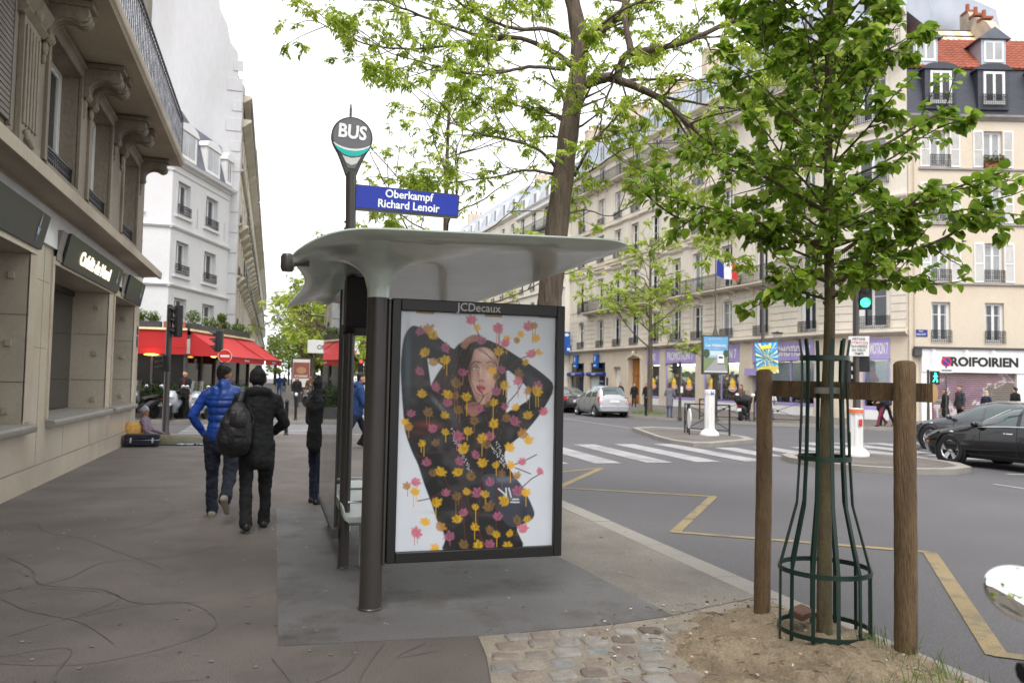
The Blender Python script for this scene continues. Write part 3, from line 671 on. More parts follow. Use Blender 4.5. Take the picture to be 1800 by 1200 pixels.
# bank agency with blue canopies
bk = thing('bank_branch', 'bank shopfront with dark blue canopies and blue square signs left of the wooden door', 'shopfront', (26.74, 70.2, 0), math.atan2(-.999, .0436))
m_navy = mat('navy_canopy', C(22, 40, 120), .4, var=.08); m_sky = mat('sign_blue', C(26, 92, 178), .35, var=.05)
for a, b, k in ((0.42, 3.31, 0), (4.7, 7.68, 1)):
    m = MB(); m.box(a, b, .10, .12, .1, 3.3); m.build('shop_window', m_panedk, bk, smooth=False)
    m = MB(); m.tube([(a-.2, -.18, 2.30), (b+.2, -.18, 2.30)], .19, 12); m.build('canopy', m_navy, bk)
    m = MB(); m.text('BANQUE', .24, Matrix.Translation(((a+b)/2-.1, -.375, 2.3)) @ FRONT, .8, .002, .004); m.build('lettering', m_wht, bk, smooth=False)
    m = MB(); m.box((a+b)/2-.35, (a+b)/2+.35, -.30, -.06, 2.85, 4.05, .04); s_ = m.build('square_sign', m_sky, bk); m = MB(); m.box((a+b)/2-.08, (a+b)/2+.1, -.304, -.301, 3.45, 3.85); m.box((a+b)/2-.25, (a+b)/2+.25, -.304, -.301, 3.0, 3.12); m.build('logo', m_wht, s_, smooth=False)
m = MB(); m.c = C(206, 208, 212); m.box(4.8, 6.4, .05, .09, .2, 2.1); m.c = C(40, 150, 150); m.prism([(4.85, .25), (5.3, .25), (4.85, .9)], .04, .05, 'y'); m.c = C(236, 170, 60); m.prism([(5.6, .25), (6.1, .25), (5.9, .8)], .04, .05, 'y'); m.c = C(70, 170, 214); m.prism([(6.0, .3), (6.4, .3), (6.4, 1.7), (6.1, 1.2)], .04, .05, 'y'); m.c = C(40, 44, 70); m.box(6.5, 7.3, .04, .09, .3, 2.0); m.c = C(150, 160, 190)
for k in range(4): m.box(6.55, 7.25, .03, .04, .55+.36*k, .68+.36*k)
m.c = C(24, 44, 110); m.box(8.0, 8.35, -.06, -.045, .9, 2.0); m.c = C(22, 30, 70); m.box(2.2, 3.2, .07, .10, .1, 2.05); m.build('window_print', m_attr, bk, colors=True, smooth=False)
hs_ = thing('hanging_sign', 'blue projecting sign box with two smaller panels at the far end of the stone building', 'sign', (26.74+.03, 70.2-.6, 5.2), math.atan2(-.999, .0436))
m = MB(); m.box(-.1, .06, -1.5, -.25, -.2, 1.05, .02); m.box(-.1, .06, -1.45, -.75, -.95, -.25, .02); m.box(-.1, .06, -.7, -.1, -.95, -.25, .02); m.box(-.03, .0, -.3, 0, .3, .36); m.build('panel', m_sky, hs_); m = MB(); m.ell((.07, -.6, .75), (.01, .22, .16)); m.build('logo', m_wht, hs_)
for a, b, c in ((-1.3, -.9, -.5), (-.55, -.25, -.45)): m = MB(); m.box(.061, .066, a, b, -.7, c); m.build('logo', m_wht, hs_)
# plain rendered bay with white door, and the carved wooden entrance
m = MB(); m.box(9.2, 10.5, .3, .34, 0, 2.9)
for k in range(6): m.box(9.25+.2*k, 9.42+.2*k, .285, .299, .05, 2.85)
m.build('door', m_wht, Hb, smooth=False)
m_oak = mat('golden_oak', C(168, 112, 52), .5, var=.2, scale=2, fine=.1, stretch=(4, 4, .6))
m = MB(); m.box(12.0, 12.98, .34, .42, 0, 3.5); m.box(13.02, 14.0, .34, .42, 0, 3.5)
for x in (12.1, 13.12):
    for z0_, z1_ in ((.15, .9), (1.0, 2.25), (2.4, 3.3)): m.box(x, x+.12, .30, .339, z0_, z1_); m.box(x+.66, x+.78, .30, .339, z0_, z1_); m.box(x+.12, x+.66, .30, .339, z0_, z0_+.1); m.box(x+.12, x+.66, .30, .339, z1_-.1, z1_); m.box(x+.22, x+.56, .31, .339, z0_+.2, z1_-.2)
m.box(11.95, 14.05, .28, .34, 2.28, 2.40); m.build('door', m_oak, Hb, smooth=False)
m = MB(); arcq = [(13.0+1.25*math.cos(q), 3.45+.45*math.sin(q)) for q in np.linspace(0, math.pi, 13)]+[(13.0+1.05*math.cos(q), 3.42+.30*math.sin(q)) for q in np.linspace(math.pi, 0, 13)]
m.prism(arcq, -.16, .02, 'y'); m.box(11.75, 12.0, -.12, .02, 0, 3.45); m.box(14.0, 14.25, -.12, .02, 0, 3.45); m.lathe([(.02, 0), (.2, .1), (.22, .3), (.08, .45)], 10, (13, -.12, 3.7)); m.build('door_surround', gmat, Hb)
# white building further up and plain blocks beyond
m_cream = mat('pale_render', C(222, 216, 204), .85, var=.06, scale=.4, fine=.04, stain=C(186, 178, 162), stainamt=.4)
def plain_block(name, label, loc, rz, L, H_, D, nb, nf, wm, z0=4.2, fh=3.2, roofh=3, group=None, slate=None, ww=1.2):
    t = thing(name, label, 'building', loc, rz, group); m = MB(); ops = []
    for f_ in range(nf):
        for b in range(nb): x = (b+.5)*L/nb; ops.append((x-ww/2, x+ww/2, z0+f_*fh+.3, z0+f_*fh+2.4))
    wallgrid(m, 0, L, -.3, H_, ops, .25)
    m.face([(0, 0, -.3), (0, 0, H_), (0, D, H_), (0, D, -.3)]); m.face([(L, 0, -.3), (L, D, -.3), (L, D, H_), (L, 0, H_)])
    for f_ in range(nf+1): mould(m, 0, L, z0+f_*fh-.15, [(.04, 0), (.12, .06), (.16, .14), (.02, .18)])
    for o in ops: surround(m, (o[0]+o[1])/2, ww, o[2], o[3], .12, .04, head=False)
    mould(m, 0, L, H_-.35, [(.06, 0), (.2, .1), (.3, .2), (.3, .34), (.02, .36)])
    m.build('wall', wm, t, smooth=False)
    m = MB(); m.box(.1, L-.1, .251, D-.05, 0, H_-.1); m.build('core', bpy.data.materials['dark_interior'], t, smooth=False)
    for o in ops: window(t, (o[0]+o[1])/2, o[2], ww, o[3]-o[2], .14)
    m = MB()
    for o in ops: railing_mesh(m, o[0]-.06, o[1]+.06, -.06, o[2], .6, .14, False)
    for f_ in (1, nf-1): railing_mesh(m, .1, L-.1, -.5, z0+f_*fh+.08, .9, .16, False); m.box(0, L, -.55, 0, z0+f_*fh-.1, z0+f_*fh+.07)
    m.build('railing', m_iron, t, smooth=False)
    m = MB(); m.prism([(-.1, H_), (.9, H_+roofh), (D*.5, H_+roofh+.6), (D-.9, H_+roofh), (D, H_)], 0, L, 'x'); r_ = m.build('roof', slate or m_zinc, t, smooth=False)
    for b in range(nb):
        x = (b+.5)*L/nb; m = MB(); m.box(x-.5, x+.5, .05, 1.2, H_+.3, H_+2.0); m.m = 1; m.box(x-.35, x+.35, .04, .06, H_+.5, H_+1.8); m.build('dormer', [m_wht, m_panedk], r_, smooth=False)
    m = MB(); m.box(-.2, .4, 2, 6, H_, H_+roofh+2.2); m.m = 1
    for k in range(5): m.lathe([(.12, 0), (.1, .5)], 8, (.1, 2.5+.7*k, H_+roofh+2.2))
    m.build('chimney', [bpy.data.materials['chimney_render'], m_terra], r_); return t
GF = 'buildings further along the far side'
plain_block('apartment_building', 'narrow white building adjoining the left end of the long stone building', (25.6, 84, 0), R(-87.5), 13.8, 19.5, 11, 4, 5, m_cream, group=GF)
plain_block('apartment_building', 'grey-roofed block behind the big tree trunk, further along the far side', (24.6, 112, 0), R(-87.5), 27.5, 20.5, 11, 8, 5, m_stone, group=GF)
plain_block('apartment_building', 'faraway pale block closing the far side of the avenue', (22, 170, 0), R(-87.5), 57, 20, 11, 14, 5, m_cream, group=GF)
# ---------- (B) bank building on this side: stone street level, big cornice, upper storey with carved brackets and balcony
m_lime = mat('grey_limestone', C(176, 164, 146), .75, var=.10, scale=.9, fine=.07, bump=.1, bscale=18, stain=C(132, 120, 104), stainamt=.45, stainscale=.5, stretch=(1, 1, .5))
m_polish = mat('polished_limestone', C(188, 177, 160), .30, var=.09, scale=.8, fine=.06, stain=C(150, 136, 118), stainamt=.4, stainscale=.7)
m_dlime = mat('weathered_limestone', C(136, 126, 112), .85, var=.2, scale=1.2, fine=.12, bump=.3, bscale=22, stain=C(92, 84, 74), stainamt=.6, stainscale=.8, stretch=(1, 1, .5))
mat_joint = mat('dark_joint', C(96, 88, 78), .9)
Bb = thing('bank_building', 'grey limestone bank building at the left with deep windows, heavy cornice and carved balcony brackets', 'building', (-3.15, 0, 0), R(90))
# local x runs along the street (world y), -y is out towards the pavement
X0, X1 = -4.0, 21.2
m = MB(); ops = [(1.0, 5.0, .90, 3.2), (7.4, 12.05, .90, 3.2), (13.3, 17.45, .90, 3.2), (18.1, 20.5, .90, 3.2)]
wallgrid(m, X0, X1, -.3, 3.95, ops, .85)
m.face([(X1, 0, -.3), (X1, 14, -.3), (X1, 14, 12), (X1, 0, 12)]); m.face([(X0, 0, -.3), (X0, 0, 12), (X0, 14, 12), (X0, 14, -.3)])
m.build('wall', m_polish, Bb, smooth=False)
m = MB()                                                   # rounded jamb shafts and base course
for a, b, c, d in ops:
    for x, s in ((a, -1), (b, 1)): m.prism([(x, .0), (x+s*.10, -.012), (x+s*.16, -.03), (x+s*.22, -.03), (x+s*.22, .03), (x, .03)], .93, 3.3, 'z')
    m.prism([(a-.2, -.035), (b+.2, -.035), (b+.2, .02), (a-.2, .02)], 3.2, 3.32, 'z')
for x in np.arange(X0, X1, 2.1): m.box(x+.006, min(X1, x+2.094), -.03, -.002, -.1, .30)
m.build('base_course', m_polish, Bb, bevel=.008)
m = MB(); m.box(X0, X1, -.034, -.028, .302, .318); m.build('joint_line', m_kerb, Bb, smooth=False)
for x, z0_, z1_ in [(5.6, .32, 3.4), (6.6, .9, 3.4), (12.7, .32, 3.4), (17.78, .32, 3.4), (20.85, .32, 3.4), (9.6, .32, .8), (14.2, .32, .8), (16.1, .32, .8), (19.4, .32, .8)]:
    m = MB(); m.box(x-.003, x+.003, -.0022, .002, z0_, z1_); m.build('wall_joint', mat_joint, Bb, smooth=False)
for z, xs in ((1.95, ((12.35, 13.0), (17.55, 18.0), (20.6, 21.1))), (2.9, ((12.35, 13.0), (17.55, 18.0), (20.6, 21.1)))):
    for a, b in xs: m = MB(); m.box(a, b, -.0022, .002, z-.003, z+.003); m.build('wall_joint', mat_joint, Bb, smooth=False)
for a, b, c, d in ops:                                      # sills, window frames
    m = MB(); m.prism([(-.12, .80), (-.135, .83), (-.135, .88), (-.11, .91), (.84, .93), (.84, .80)], a-.16, b+.16, 'x'); m.build('window_sill', m_kerb, Bb, bevel=.006)
    m = MB(); y = .62; m.m = 0; m.box(a, a+.09, y-.32, y+.05, .93, 3.2); m.box(a+.09, b, y, y+.06, 3.1, 3.2); m.box((a+b)/2-.03, (a+b)/2+.03, y, y+.06, .93, 3.1); m.m = 1; m.face([(a+.09, y+.03, .93), (b, y+.03, .93), (b, y+.03, 3.1), (a+.09, y+.03, 3.1)]); m.build('window', [m_black, m_panedk], Bb, smooth=False)
    xx = b-.004
    for z in (1.05, 1.95, 2.85): m = MB(); m.box(xx-.03, xx, .18, .26, z, z+.09); m.build('fixing_block', m_lime, Bb, bevel=.004); m = MB(); m.box(xx-.002, xx+.001, .0, .62, z+.42, z+.428); m.build('wall_joint', mat_joint, Bb, smooth=False)
# glossy white band above the signs
m = MB(); m.box(X0, X1-.02, -.05, -.002, 3.42, 3.93); m.build('sign_band', mat('glossy_band', C(232, 233, 237), .2, var=.06, scale=2.5), Bb, smooth=False)
# cornice
m = MB(); mould(m, X0, X1+.05, 3.95, [(.04, -.02), (.06, .02), (.38, .04), (.40, .0), (.46, .0), (.47, .15), (.44, .18), (.05, .26)]); m.build('cornice', m_lime, Bb, ang=30)
# upper storey
m = MB(); wb = [8.2, 10.1, 13.35, 15.95, 19.15]; wo = [(12.4, 14.25, 4.55, 6.40), (15.05, 16.85, 4.55, 6.40), (18.25, 20.05, 4.55, 6.40), (7.6, 9.4, 4.55, 6.40), (3.5, 5.3, 4.55, 6.4)]
wallgrid(m, X0, X1, 4.15, 6.85, wo, .38); wallgrid(m, X0, X1, 6.85, 12.0, [(12.4, 14.25, 7.2, 9.6), (15.05, 16.85, 7.2, 9.6), (18.25, 20.05, 7.2, 9.6), (7.6, 9.4, 7.2, 9.6)], .38)
for a, b, c, d in wo: surround(m, (a+b)/2, b-a, c, d, .13, .045, head=False); m.box(a-.02, b+.02, -.05, .3, c-.12, c)
for z in (5.2, 5.85): m.box(10.95, 12.2, -.0, .0, z, z)
mould(m, X0, X1+.02, 6.5, [(.03, 0), (.06, .04), (.10, .06), (.10, .10), (.02, .12)])
m.build('upper_wall', m_dlime, Bb, smooth=False)
m = MB(); m.box(X0+.1, X1-.1, .87, 13.5, -.2, 11.9); m.build('core', bpy.data.materials['dark_interior'], Bb, smooth=False)
for a, b, c, d in wo: window(Bb, (a+b)/2, c, b-a, d-c, .26, 0)
for a, b in ((12.4, 14.25), (15.05, 16.85), (18.25, 20.05), (7.6, 9.4)): window(Bb, (a+b)/2, 7.2, b-a, 2.4, .26, 0)
for a, b, c, d in wo: railing(Bb, a+.02, b-.02, .06, c, .32, 'window_guard')
# fluted pilaster with capital, and folded shutter
m = MB(); m.box(10.95, 11.85, -.10, -.002, 4.2, 4.55); m.box(11.05, 11.75, -.07, -.002, 4.55, 6.05)
for k in range(5): m.box(11.1+.13*k, 11.17+.13*k, -.095, -.071, 4.7, 5.95)
mould(m, 10.95, 11.85, 6.05, [(.07, 0), (.14, .06), (.10, .12), (.16, .2), (.2, .3), (.05, .32)]); m.ell((11.4, -.12, 6.2), (.12, .06, .1)); m.tube([(11.2, -.1, 4.62), (11.12, -.14, 4.5), (11.25, -.16, 4.42)], .04, 8); m.build('pilaster', m_dlime, Bb, bevel=.006)
m = MB()
for k in range(26): m.box(9.5, 10.7, -.05, -.02, 4.6+.07*k, 4.655+.07*k)
m.box(9.44, 9.5, -.06, -.01, 4.55, 6.45); m.box(10.7, 10.76, -.06, -.01, 4.55, 6.45); m.build('shutter', mat('grey_shutter', C(112, 104, 96), .7), Bb, smooth=False)
# carved scroll brackets
def bracket(x):
    m = MB(); w_ = .13
    top = [(-.002, 6.12), (-.07, 6.10), (-.11, 6.16), (-.10, 6.26), (-.14, 6.36), (-.25, 6.43), (-.38, 6.43), (-.48, 6.38), (-.56, 6.41), (-.59, 6.49), (-.58, 6.60), (-.002, 6.60)]
    m.prism(top, x-w_, x+w_, 'x')
    for s in (-.08, 0, .08): m.tube(curve([(x+s, y-.010, z-.010) for y, z in top[1:10]], 3), .026, 6)
    m.tube([(x-w_-.012, -.50, 6.48), (x+w_+.012, -.50, 6.48)], .085, 16); m.tube([(x-w_-.012, -.08, 6.17), (x+w_+.012, -.08, 6.17)], .06, 14); m.box(x-w_-.035, x+w_+.035, -.64, 0, 6.602, 6.68)
    m.ell((x, -.04, 6.02), (.08, .045, .12)); m.ell((x, -.03, 5.87), (.045, .035, .08)); return m.build('bracket', m_dlime, Bb, ang=45)
for x in (7.2, 9.9, 12.05, 14.45, 14.95, 17.15, 17.95, 20.35): bracket(x)
m = MB(); mould(m, X0, 20.9, 6.70, [(.85, 0), (.87, .03), (.90, .05), (.92, .10), (.92, .17), (.87, .19)]); m.build('balcony_slab', m_lime, Bb, ang=30)
railing(Bb, X0, 20.85, -.85, 6.90, 1.0, 'balcony_railing', step=.17, r=.005); m = MB()
T2 = Matrix.Translation((20.85, -.85, 0)) @ Matrix.Rotation(R(90), 4, 'Z'); k = MB(T2); railing_mesh(k, 0, .83, 0, 6.90, 1.0, .11); k.build('balcony_railing', m_iron, Bb, smooth=False)
m = MB(); m.box(X0, 20.8, -.825, -.82, 7.02, 7.82); m.build('added_gap_backing', mat('pale_gap_backing', C(214, 214, 222), .8, var=.5, scale=5, fine=.5), Bb, smooth=False)  # added pale sheet, stands in for bright background seen through the railing
# small side balcony and its bracket behind the corner
m = MB(); m.box(X1, X1+.9, .1, 1.3, 4.12, 4.26); m.prism([(X1, 3.3), (X1+.12, 3.34), (X1+.25, 3.8), (X1+.7, 4.02), (X1+.75, 4.12), (X1, 4.12)], .35, .6, 'y'); m.build('side_balcony', m_cream, Bb); k = MB(); railing_mesh(k, X1+.02, X1+.88, .14, 4.26, .75, .11); k.build('side_railing', m_iron, Bb, smooth=False)
m = MB(); m.box(X1-.30, X1-.12, -.012, -.004, 2.55, 2.75); m.box(X1-.30, X1-.12, -.012, -.004, 2.25, 2.5); m.build('wall_plaque', mat('plaque_blue', C(40, 52, 90), .4), Bb, smooth=False)
# ---- three bank fascia signs, each leaning out from the wall on a pale side panel
m_sign = mat('anthracite_sign', C(58, 57, 64), .35, var=.06, fine=.02); m_starb = mat('star_blue', C(70, 120, 210), .35, var=.2, scale=20); m_star = mat('star_white', C(210, 216, 226), .35); m_lit = mat('lit_letters', C(255, 244, 214), .5, var=0, fine=0, emit=.55)
def banksign(x0, x1, z0, z1, label, txt=None):
    t = thing('shop_sign', label, 'shop sign', (-3.15, x0, 0), R(90), 'signs above the bank windows'); L = x1-x0
    prof = [(-.02, z0+.03), (-.16, z0), (-.40, z1-.02), (-.40, z1), (-.02, z1)]
    m = MB(); m.prism([(-.03, z0), (-.07, z0), (-.17, z1), (-.12, z1)], 0, L, 'x'); m.build('panel', m_sign, t, bevel=.004)
    m = MB(); m.prism([(-.052, z0+.03), (-.028, z0+.02), (-.118, z1-.005), (-.052, z1-.005)], -.30, .0, 'x'); m.build('side_panel', m_kerb, t, smooth=False)
    ang = math.atan2(.10, z1-z0); T = Matrix.Translation((0, -.122, (z0+z1)/2)) @ Matrix.Rotation(-ang*-1, 4, 'X') @ FRONT
    h = z1-z0
    def star(cx, cy, r):
        m = MB(T); 
        for s, (mi) in ((-1, 0), (1, 1)):
            m.m = mi; m.face([(cx, cy+r*1.9*s*1, .004), (cx-r*.22, cy+.25*r*s, .004), (cx+r*.22, cy+.25*r*s, .004)])
        m.m = 1; pts = []
        for k in range(10):
            q = math.pi/2+k*math.pi/5; rr = r*.75 if k % 2 == 0 else r*.3; pts.append((cx+rr*math.cos(q), cy-.1*r+rr*math.sin(q), .006))
        m.face(pts); m.m = 0; m.face([(pts[0][0], pts[0][1], .008), (pts[1][0], pts[1][1], .008), (cx, cy-.1*r, .009)]); m.face([(pts[8][0], pts[8][1], .008), (pts[9][0], pts[9][1], .008), (cx, cy-.1*r, .009)])
        m.build('star_mark', [m_starb, m_star], t, smooth=False)
    star(L-.38, 0, h*.26)
    if txt:
        m = MB(T); m.text(txt, h*.62, Matrix.Translation((L*.47, -.02, .006)), 1.16*L/4.0, .006, .010); m.build('lettering', m_lit, t, smooth=False)
banksign(7.9, 12.25, 3.28, 3.74, 'nearest dark bank sign panel, cut by the left picture edge')
banksign(13.45, 17.85, 3.24, 3.72, 'long dark sign panel with lit cream lettering and a blue star', 'Crédit du Nord')
banksign(18.75, 20.85, 3.22, 3.74, 'short dark bank sign panel with a star next to the building corner')

# ---------- (C) white corner building with café, gable wall, and the row beyond
m_snow = mat('white_render', C(212, 211, 211), .85, var=.05, scale=.4, fine=.03, bump=.08, bscale=14, stain=C(200, 196, 192), stainamt=.4)
aw = R(70.4)
Wb = thing('white_building', 'white rendered corner building with slate dormers above the red café awnings', 'building', (-4.83, 40.65, 0), aw)
LW = 7.05
wins = [(a, b, c, d) for a, b in ((.55, 1.85), (3.65, 5.1)) for c, d in ((3.2, 5.3), (6.5, 8.05), (9.4, 10.95))]
TL = Matrix.Rotation(-aw, 4, 'Z')                            # left facet parallel to the cross street
m = MB(); wallgrid(m, 0, LW, -.3, 12, wins, .3)
for a, b, c, d in wins: surround(m, (a+b)/2, b-a, c, d, .14, .03, head=False); m.box(a-.25, b+.25, -.12, 0, c-.22, c-.1)
def belts(m, a, b):
    for z in (5.75, 8.55): mould(m, a, b, z, [(.03, 0), (.10, .05), (.14, .12), (.02, .16)])
    mould(m, a, b, 11.3, [(.03, 0), (.06, .06), (.02, .1)]); mould(m, a, b, 11.65, [(.06, 0), (.12, .08), (.30, .16), (.34, .3), (.04, .36)])
belts(m, -.1, LW)
for x in (2.75, 6.1, 2.75): m.box(x-.05, x+.05, -.0, -.0, 9, 10)
m.T = TL; lops = [(-2.6, -1.4, c, d) for c, d in ((3.2, 5.3), (6.5, 8.05), (9.4, 10.95))]; wallgrid(m, -9, 0, -.3, 12, lops, .3); belts(m, -9, .1)
for a, b, c, d in lops: surround(m, (a+b)/2, b-a, c, d, .14, .03, head=False); m.box(a-.25, b+.25, -.12, 0, c-.22, c-.1)
TRt = Matrix.Translation((LW, 0, 0)) @ Matrix.Rotation(R(90)-aw, 4, 'Z')   # facet on the avenue
m.T = TRt; wallgrid(m, 0, 1.2, -.3, 12, [], .3); belts(m, -.1, 1.2); m.T = None
m.build('wall', m_snow, Wb, smooth=False)
m = MB(); m.box(.2, LW-.2, .31, 6, -.2, 11.8); m.build('core', bpy.data.materials['dark_interior'], Wb, smooth=False)
for a, b, c, d in wins: window(Wb, (a+b)/2, c, b-a, d-c, .2, 0); railing(Wb, a-.05, b+.05, -.08, c-.05, .48)
for a, b, c, d in lops: window(Wb, (a+b)/2, c, b-a, d-c, .2, 0, TL); railing(Wb, a-.05, b+.05, -.08, c-.05, .48, T=TL)
m = MB(); m.prism([(-.1, 12.02), (.55, 14.4), (4, 14.9), (4, 12.02)], 0, LW+.3, 'x'); m.T = TL; m.prism([(-.1, 12.02), (.55, 14.4), (4, 14.9), (4, 12.02)], -9, 0.2, 'x'); m.T = None; rf = m.build('roof', m_slate, Wb, smooth=False)
for x, w_ in ((1.35, 1.9), (4.25, 1.75), (6.35, .9)):
    m = MB(); m.box(x-w_/2, x+w_/2, -.06, 1.2, 12.1, 13.5); m.prism([(x-w_/2-.08, 13.5), (x+w_/2+.08, 13.5)]+[(x+(w_/2+.08)*math.cos(q), 13.52+.42*math.sin(q)) for q in np.linspace(.2, math.pi-.2, 9)], -.14, 1.25, 'y'); m.m = 1
    m.box(x-w_/2+.25, x-.05, -.075, -.05, 12.35, 13.45); m.box(x+.05, x+w_/2-.25, -.075, -.05, 12.35, 13.45); m.build('dormer', [m_wht, m_pane2], rf)
m = MB(); m.box(2.6, 3.3, 1.5, 2.4, 13.5, 15.0); m.lathe([(.12, 0), (.1, .4), (.2, .45), (.02, .6)], 8, (2.95, 1.9, 15)); m.build('chimney', m_snow, rf)
# tall gable with toothed edge (end wall of the next house)
Gb = thing('gable_building', 'tall blank white gable wall with stepped quoins above the white corner building', 'building', (-2.1, 47.0, 0), R(0))
m = MB(); prof = [(-16, -.3), (0, -.3), (0, 17.8), (-.28, 18.4), (-.35, 19.9), (-.75, 20.4), (-.95, 21.4), (-1.4, 22.3), (-1.6, 24.5), (-5.4, 25.0), (-5.5, 21.5), (-5.9, 21.2), (-5.9, 19.5), (-16, 18)]
m.prism(prof, 0, .5, 'y')
m_gab = mat('gable_render', C(186, 185, 186), .88, var=.10, scale=.25, fine=.04, stain=C(160, 158, 158), stainamt=.5, stainscale=.2, stretch=(1, 1, .3)); m.build('gable_wall', m_gab, Gb, smooth=False); m = MB()
for k in range(13):
    z = 5+k*1.15; a = .55 if k % 2 else .25; m.box(-.0-a-.3, -.02, -.035, -.003, z, z+.75 if k % 2 else z+.6)
    m.build('quoin', m_gab, Gb, bevel=.02); m = MB()

def avenue_house(label, y0, L, H_, mt, group):
    t = thing('avenue_house', label, 'building', (-2.1, y0, 0), R(90), group); m = MB(); nb = max(2, round(L/3.2)); ops = []
    for f_ in range(5):
        for b in range(nb): x = (b+.5)*L/nb; ops.append((x-.6, x+.6, 4.3+f_*3.0, 6.6+f_*3.0))
    wallgrid(m, 0, L, -.3, H_, ops, .25)
    m.face([(0, 0, -.3), (0, 0, H_), (0, 12, H_), (0, 12, -.3)]); m.face([(L, 0, -.3), (L, 12, -.3), (L, 12, H_), (L, 0, H_)])
    for z in (4.0, 7.1, 10.1, 13.2): mould(m, 0, L, z, [(.04, 0), (.14, .06), (.2, .14), (.02, .18)])
    for z, o_, w_ in ((10.1, .5, 1.0), (16.1, .5, 1.55), (7.1, .4, 1.0)):
        for b in range(nb): x = (b+.5)*L/nb; mould(m, max(.1, x-w_), min(L-.1, x+w_), z, [(.06, -.3), (o_-.15, -.06), (o_, .06), (o_, .16), (.02, .18)])
    mould(m, 0, L, H_-.4, [(.06, 0), (.3, .15), (.5, .3), (.5, .4), (.02, .45)]); m.build('wall', mt, t, smooth=False)
    m = MB(); m.box(.1, L-.1, .252, 11.9, -.2, H_-.05); m.build('core', bpy.data.materials['dark_interior'], t, smooth=False)
    for o in ops: window(t, (o[0]+o[1])/2, o[2], 1.2, 2.3, .14)
    m = MB()
    for z, o_, w_ in ((10.28, .45, 1.0), (16.28, .45, 1.55), (7.28, .35, 1.0)):
        for b in range(nb): x = (b+.5)*L/nb; railing_mesh(m, max(.1, x-w_), min(L-.1, x+w_), -o_, z, .95, .13, z > 10.3)
    for o in ops: railing_mesh(m, o[0]-.06, o[1]+.06, -.06, o[2], .6, .14, False)
    m.build('railing', m_iron, t, smooth=False)
    m = MB(); m.prism([(-.1, H_), (.8, H_+2.6), (6, H_+3.2), (12, H_)], 0, L, 'x'); m.build('roof', m_zinc, t, smooth=False)
    lf = MB()
    for k in range(260): x = rnd.uniform(.5, L-.5); z = rnd.choice((10.4, 16.4, 7.4))+abs(rnd.gauss(0, .4)); y_ = -.45+rnd.gauss(0, .12); lf.c = rnd.choice([C(70, 96, 44), C(90, 116, 56), C(54, 74, 40)]); lf.face([(x, y_, z), (x+.16, y_, z+.05), (x+.05, y_+.1, z+.16)])
    lf.build('balcony_greenery', m_attr, t, colors=True, smooth=False)['kind'] = 'stuff'; return t
LH = 'houses in the row on this side of the avenue'
m_tan = mat('tan_limestone', C(196, 187, 170), .85, var=.1, scale=.5, fine=.06, stain=C(150, 132, 108), stainamt=.5)
avenue_house('tan stone house with planted balconies right beside the white gable', 47.5, 13, 17.6, m_tan, LH)
avenue_house('second balconied house of the receding row', 60.6, 18, 18.2, m_stone, LH)
avenue_house('long pale house near the far end of the receding row', 78.7, 34, 18.0, m_tan, LH)
avenue_house('farthest house of the receding row', 112.8, 70, 18.5, m_cream, LH)
# ---- café
Cf = thing('cafe', 'street-corner café with dark glass front below red awnings', 'café', (-3.14, 32.6, 0), 0)
ac = math.atan2(.96, .278); TC = Matrix.Rotation(ac, 4, 'Z')
m = MB(); m.box(-6.5, 0, .05, .12, 0, 2.4); m.T = TC; m.box(0, 7.6, .05, .12, 0, 2.4); m.T = None; m.build('glass_front', m_panedk, Cf, smooth=False)
for T, xs in ((None, (-6.4, -5.0, -3.75, -2.5, -1.25, -.1)), (TC, (.0, 1.5, 3.0, 4.5, 6.0, 7.4))):
    for x in xs: m = MB(T); m.box(x, x+.08, -.02, .05, 0, 2.4); m.build('front_frame', m_dkgrey, Cf, smooth=False)
m = MB(TC); m.box(0.1, 7.4, -.018, .048, .7, .78); m.build('front_rail', m_dkgrey, Cf, smooth=False)
m = MB(); m.box(-6.5, 0.0, -.1, 4, 3.30, 3.36); m.T = TC; m.box(0, 7.7, -.1, 4, 3.30, 3.36); m.T = None; m.m = 1; m.box(-6.5, .0, -.16, -.10, 3.28, 3.36); m.T = TC; m.box(0, 7.7, -.16, -.10, 3.27, 3.35); m.build('terrace_roof', [m_dkgrey, mat('cream_trim', C(240, 226, 180), .5)], Cf, smooth=False)
m = MB(); m.box(-6.5, .0, -.10, -.04, 2.36, 3.29); m.box(-6.5, 0, -.108, -.102, 2.62, 2.635); m.build('awning_front', m_red, Cf, smooth=False)
m = MB(); m.box(-4.2, -3.6, -.03, .04, 0, 2.3); m.build('pillar', m_wht, Cf); m = MB(); m.box(-3.45, -2.9, -.06, -.02, .5, 1.3); m.build('menu_board', m_dkgrey, Cf)
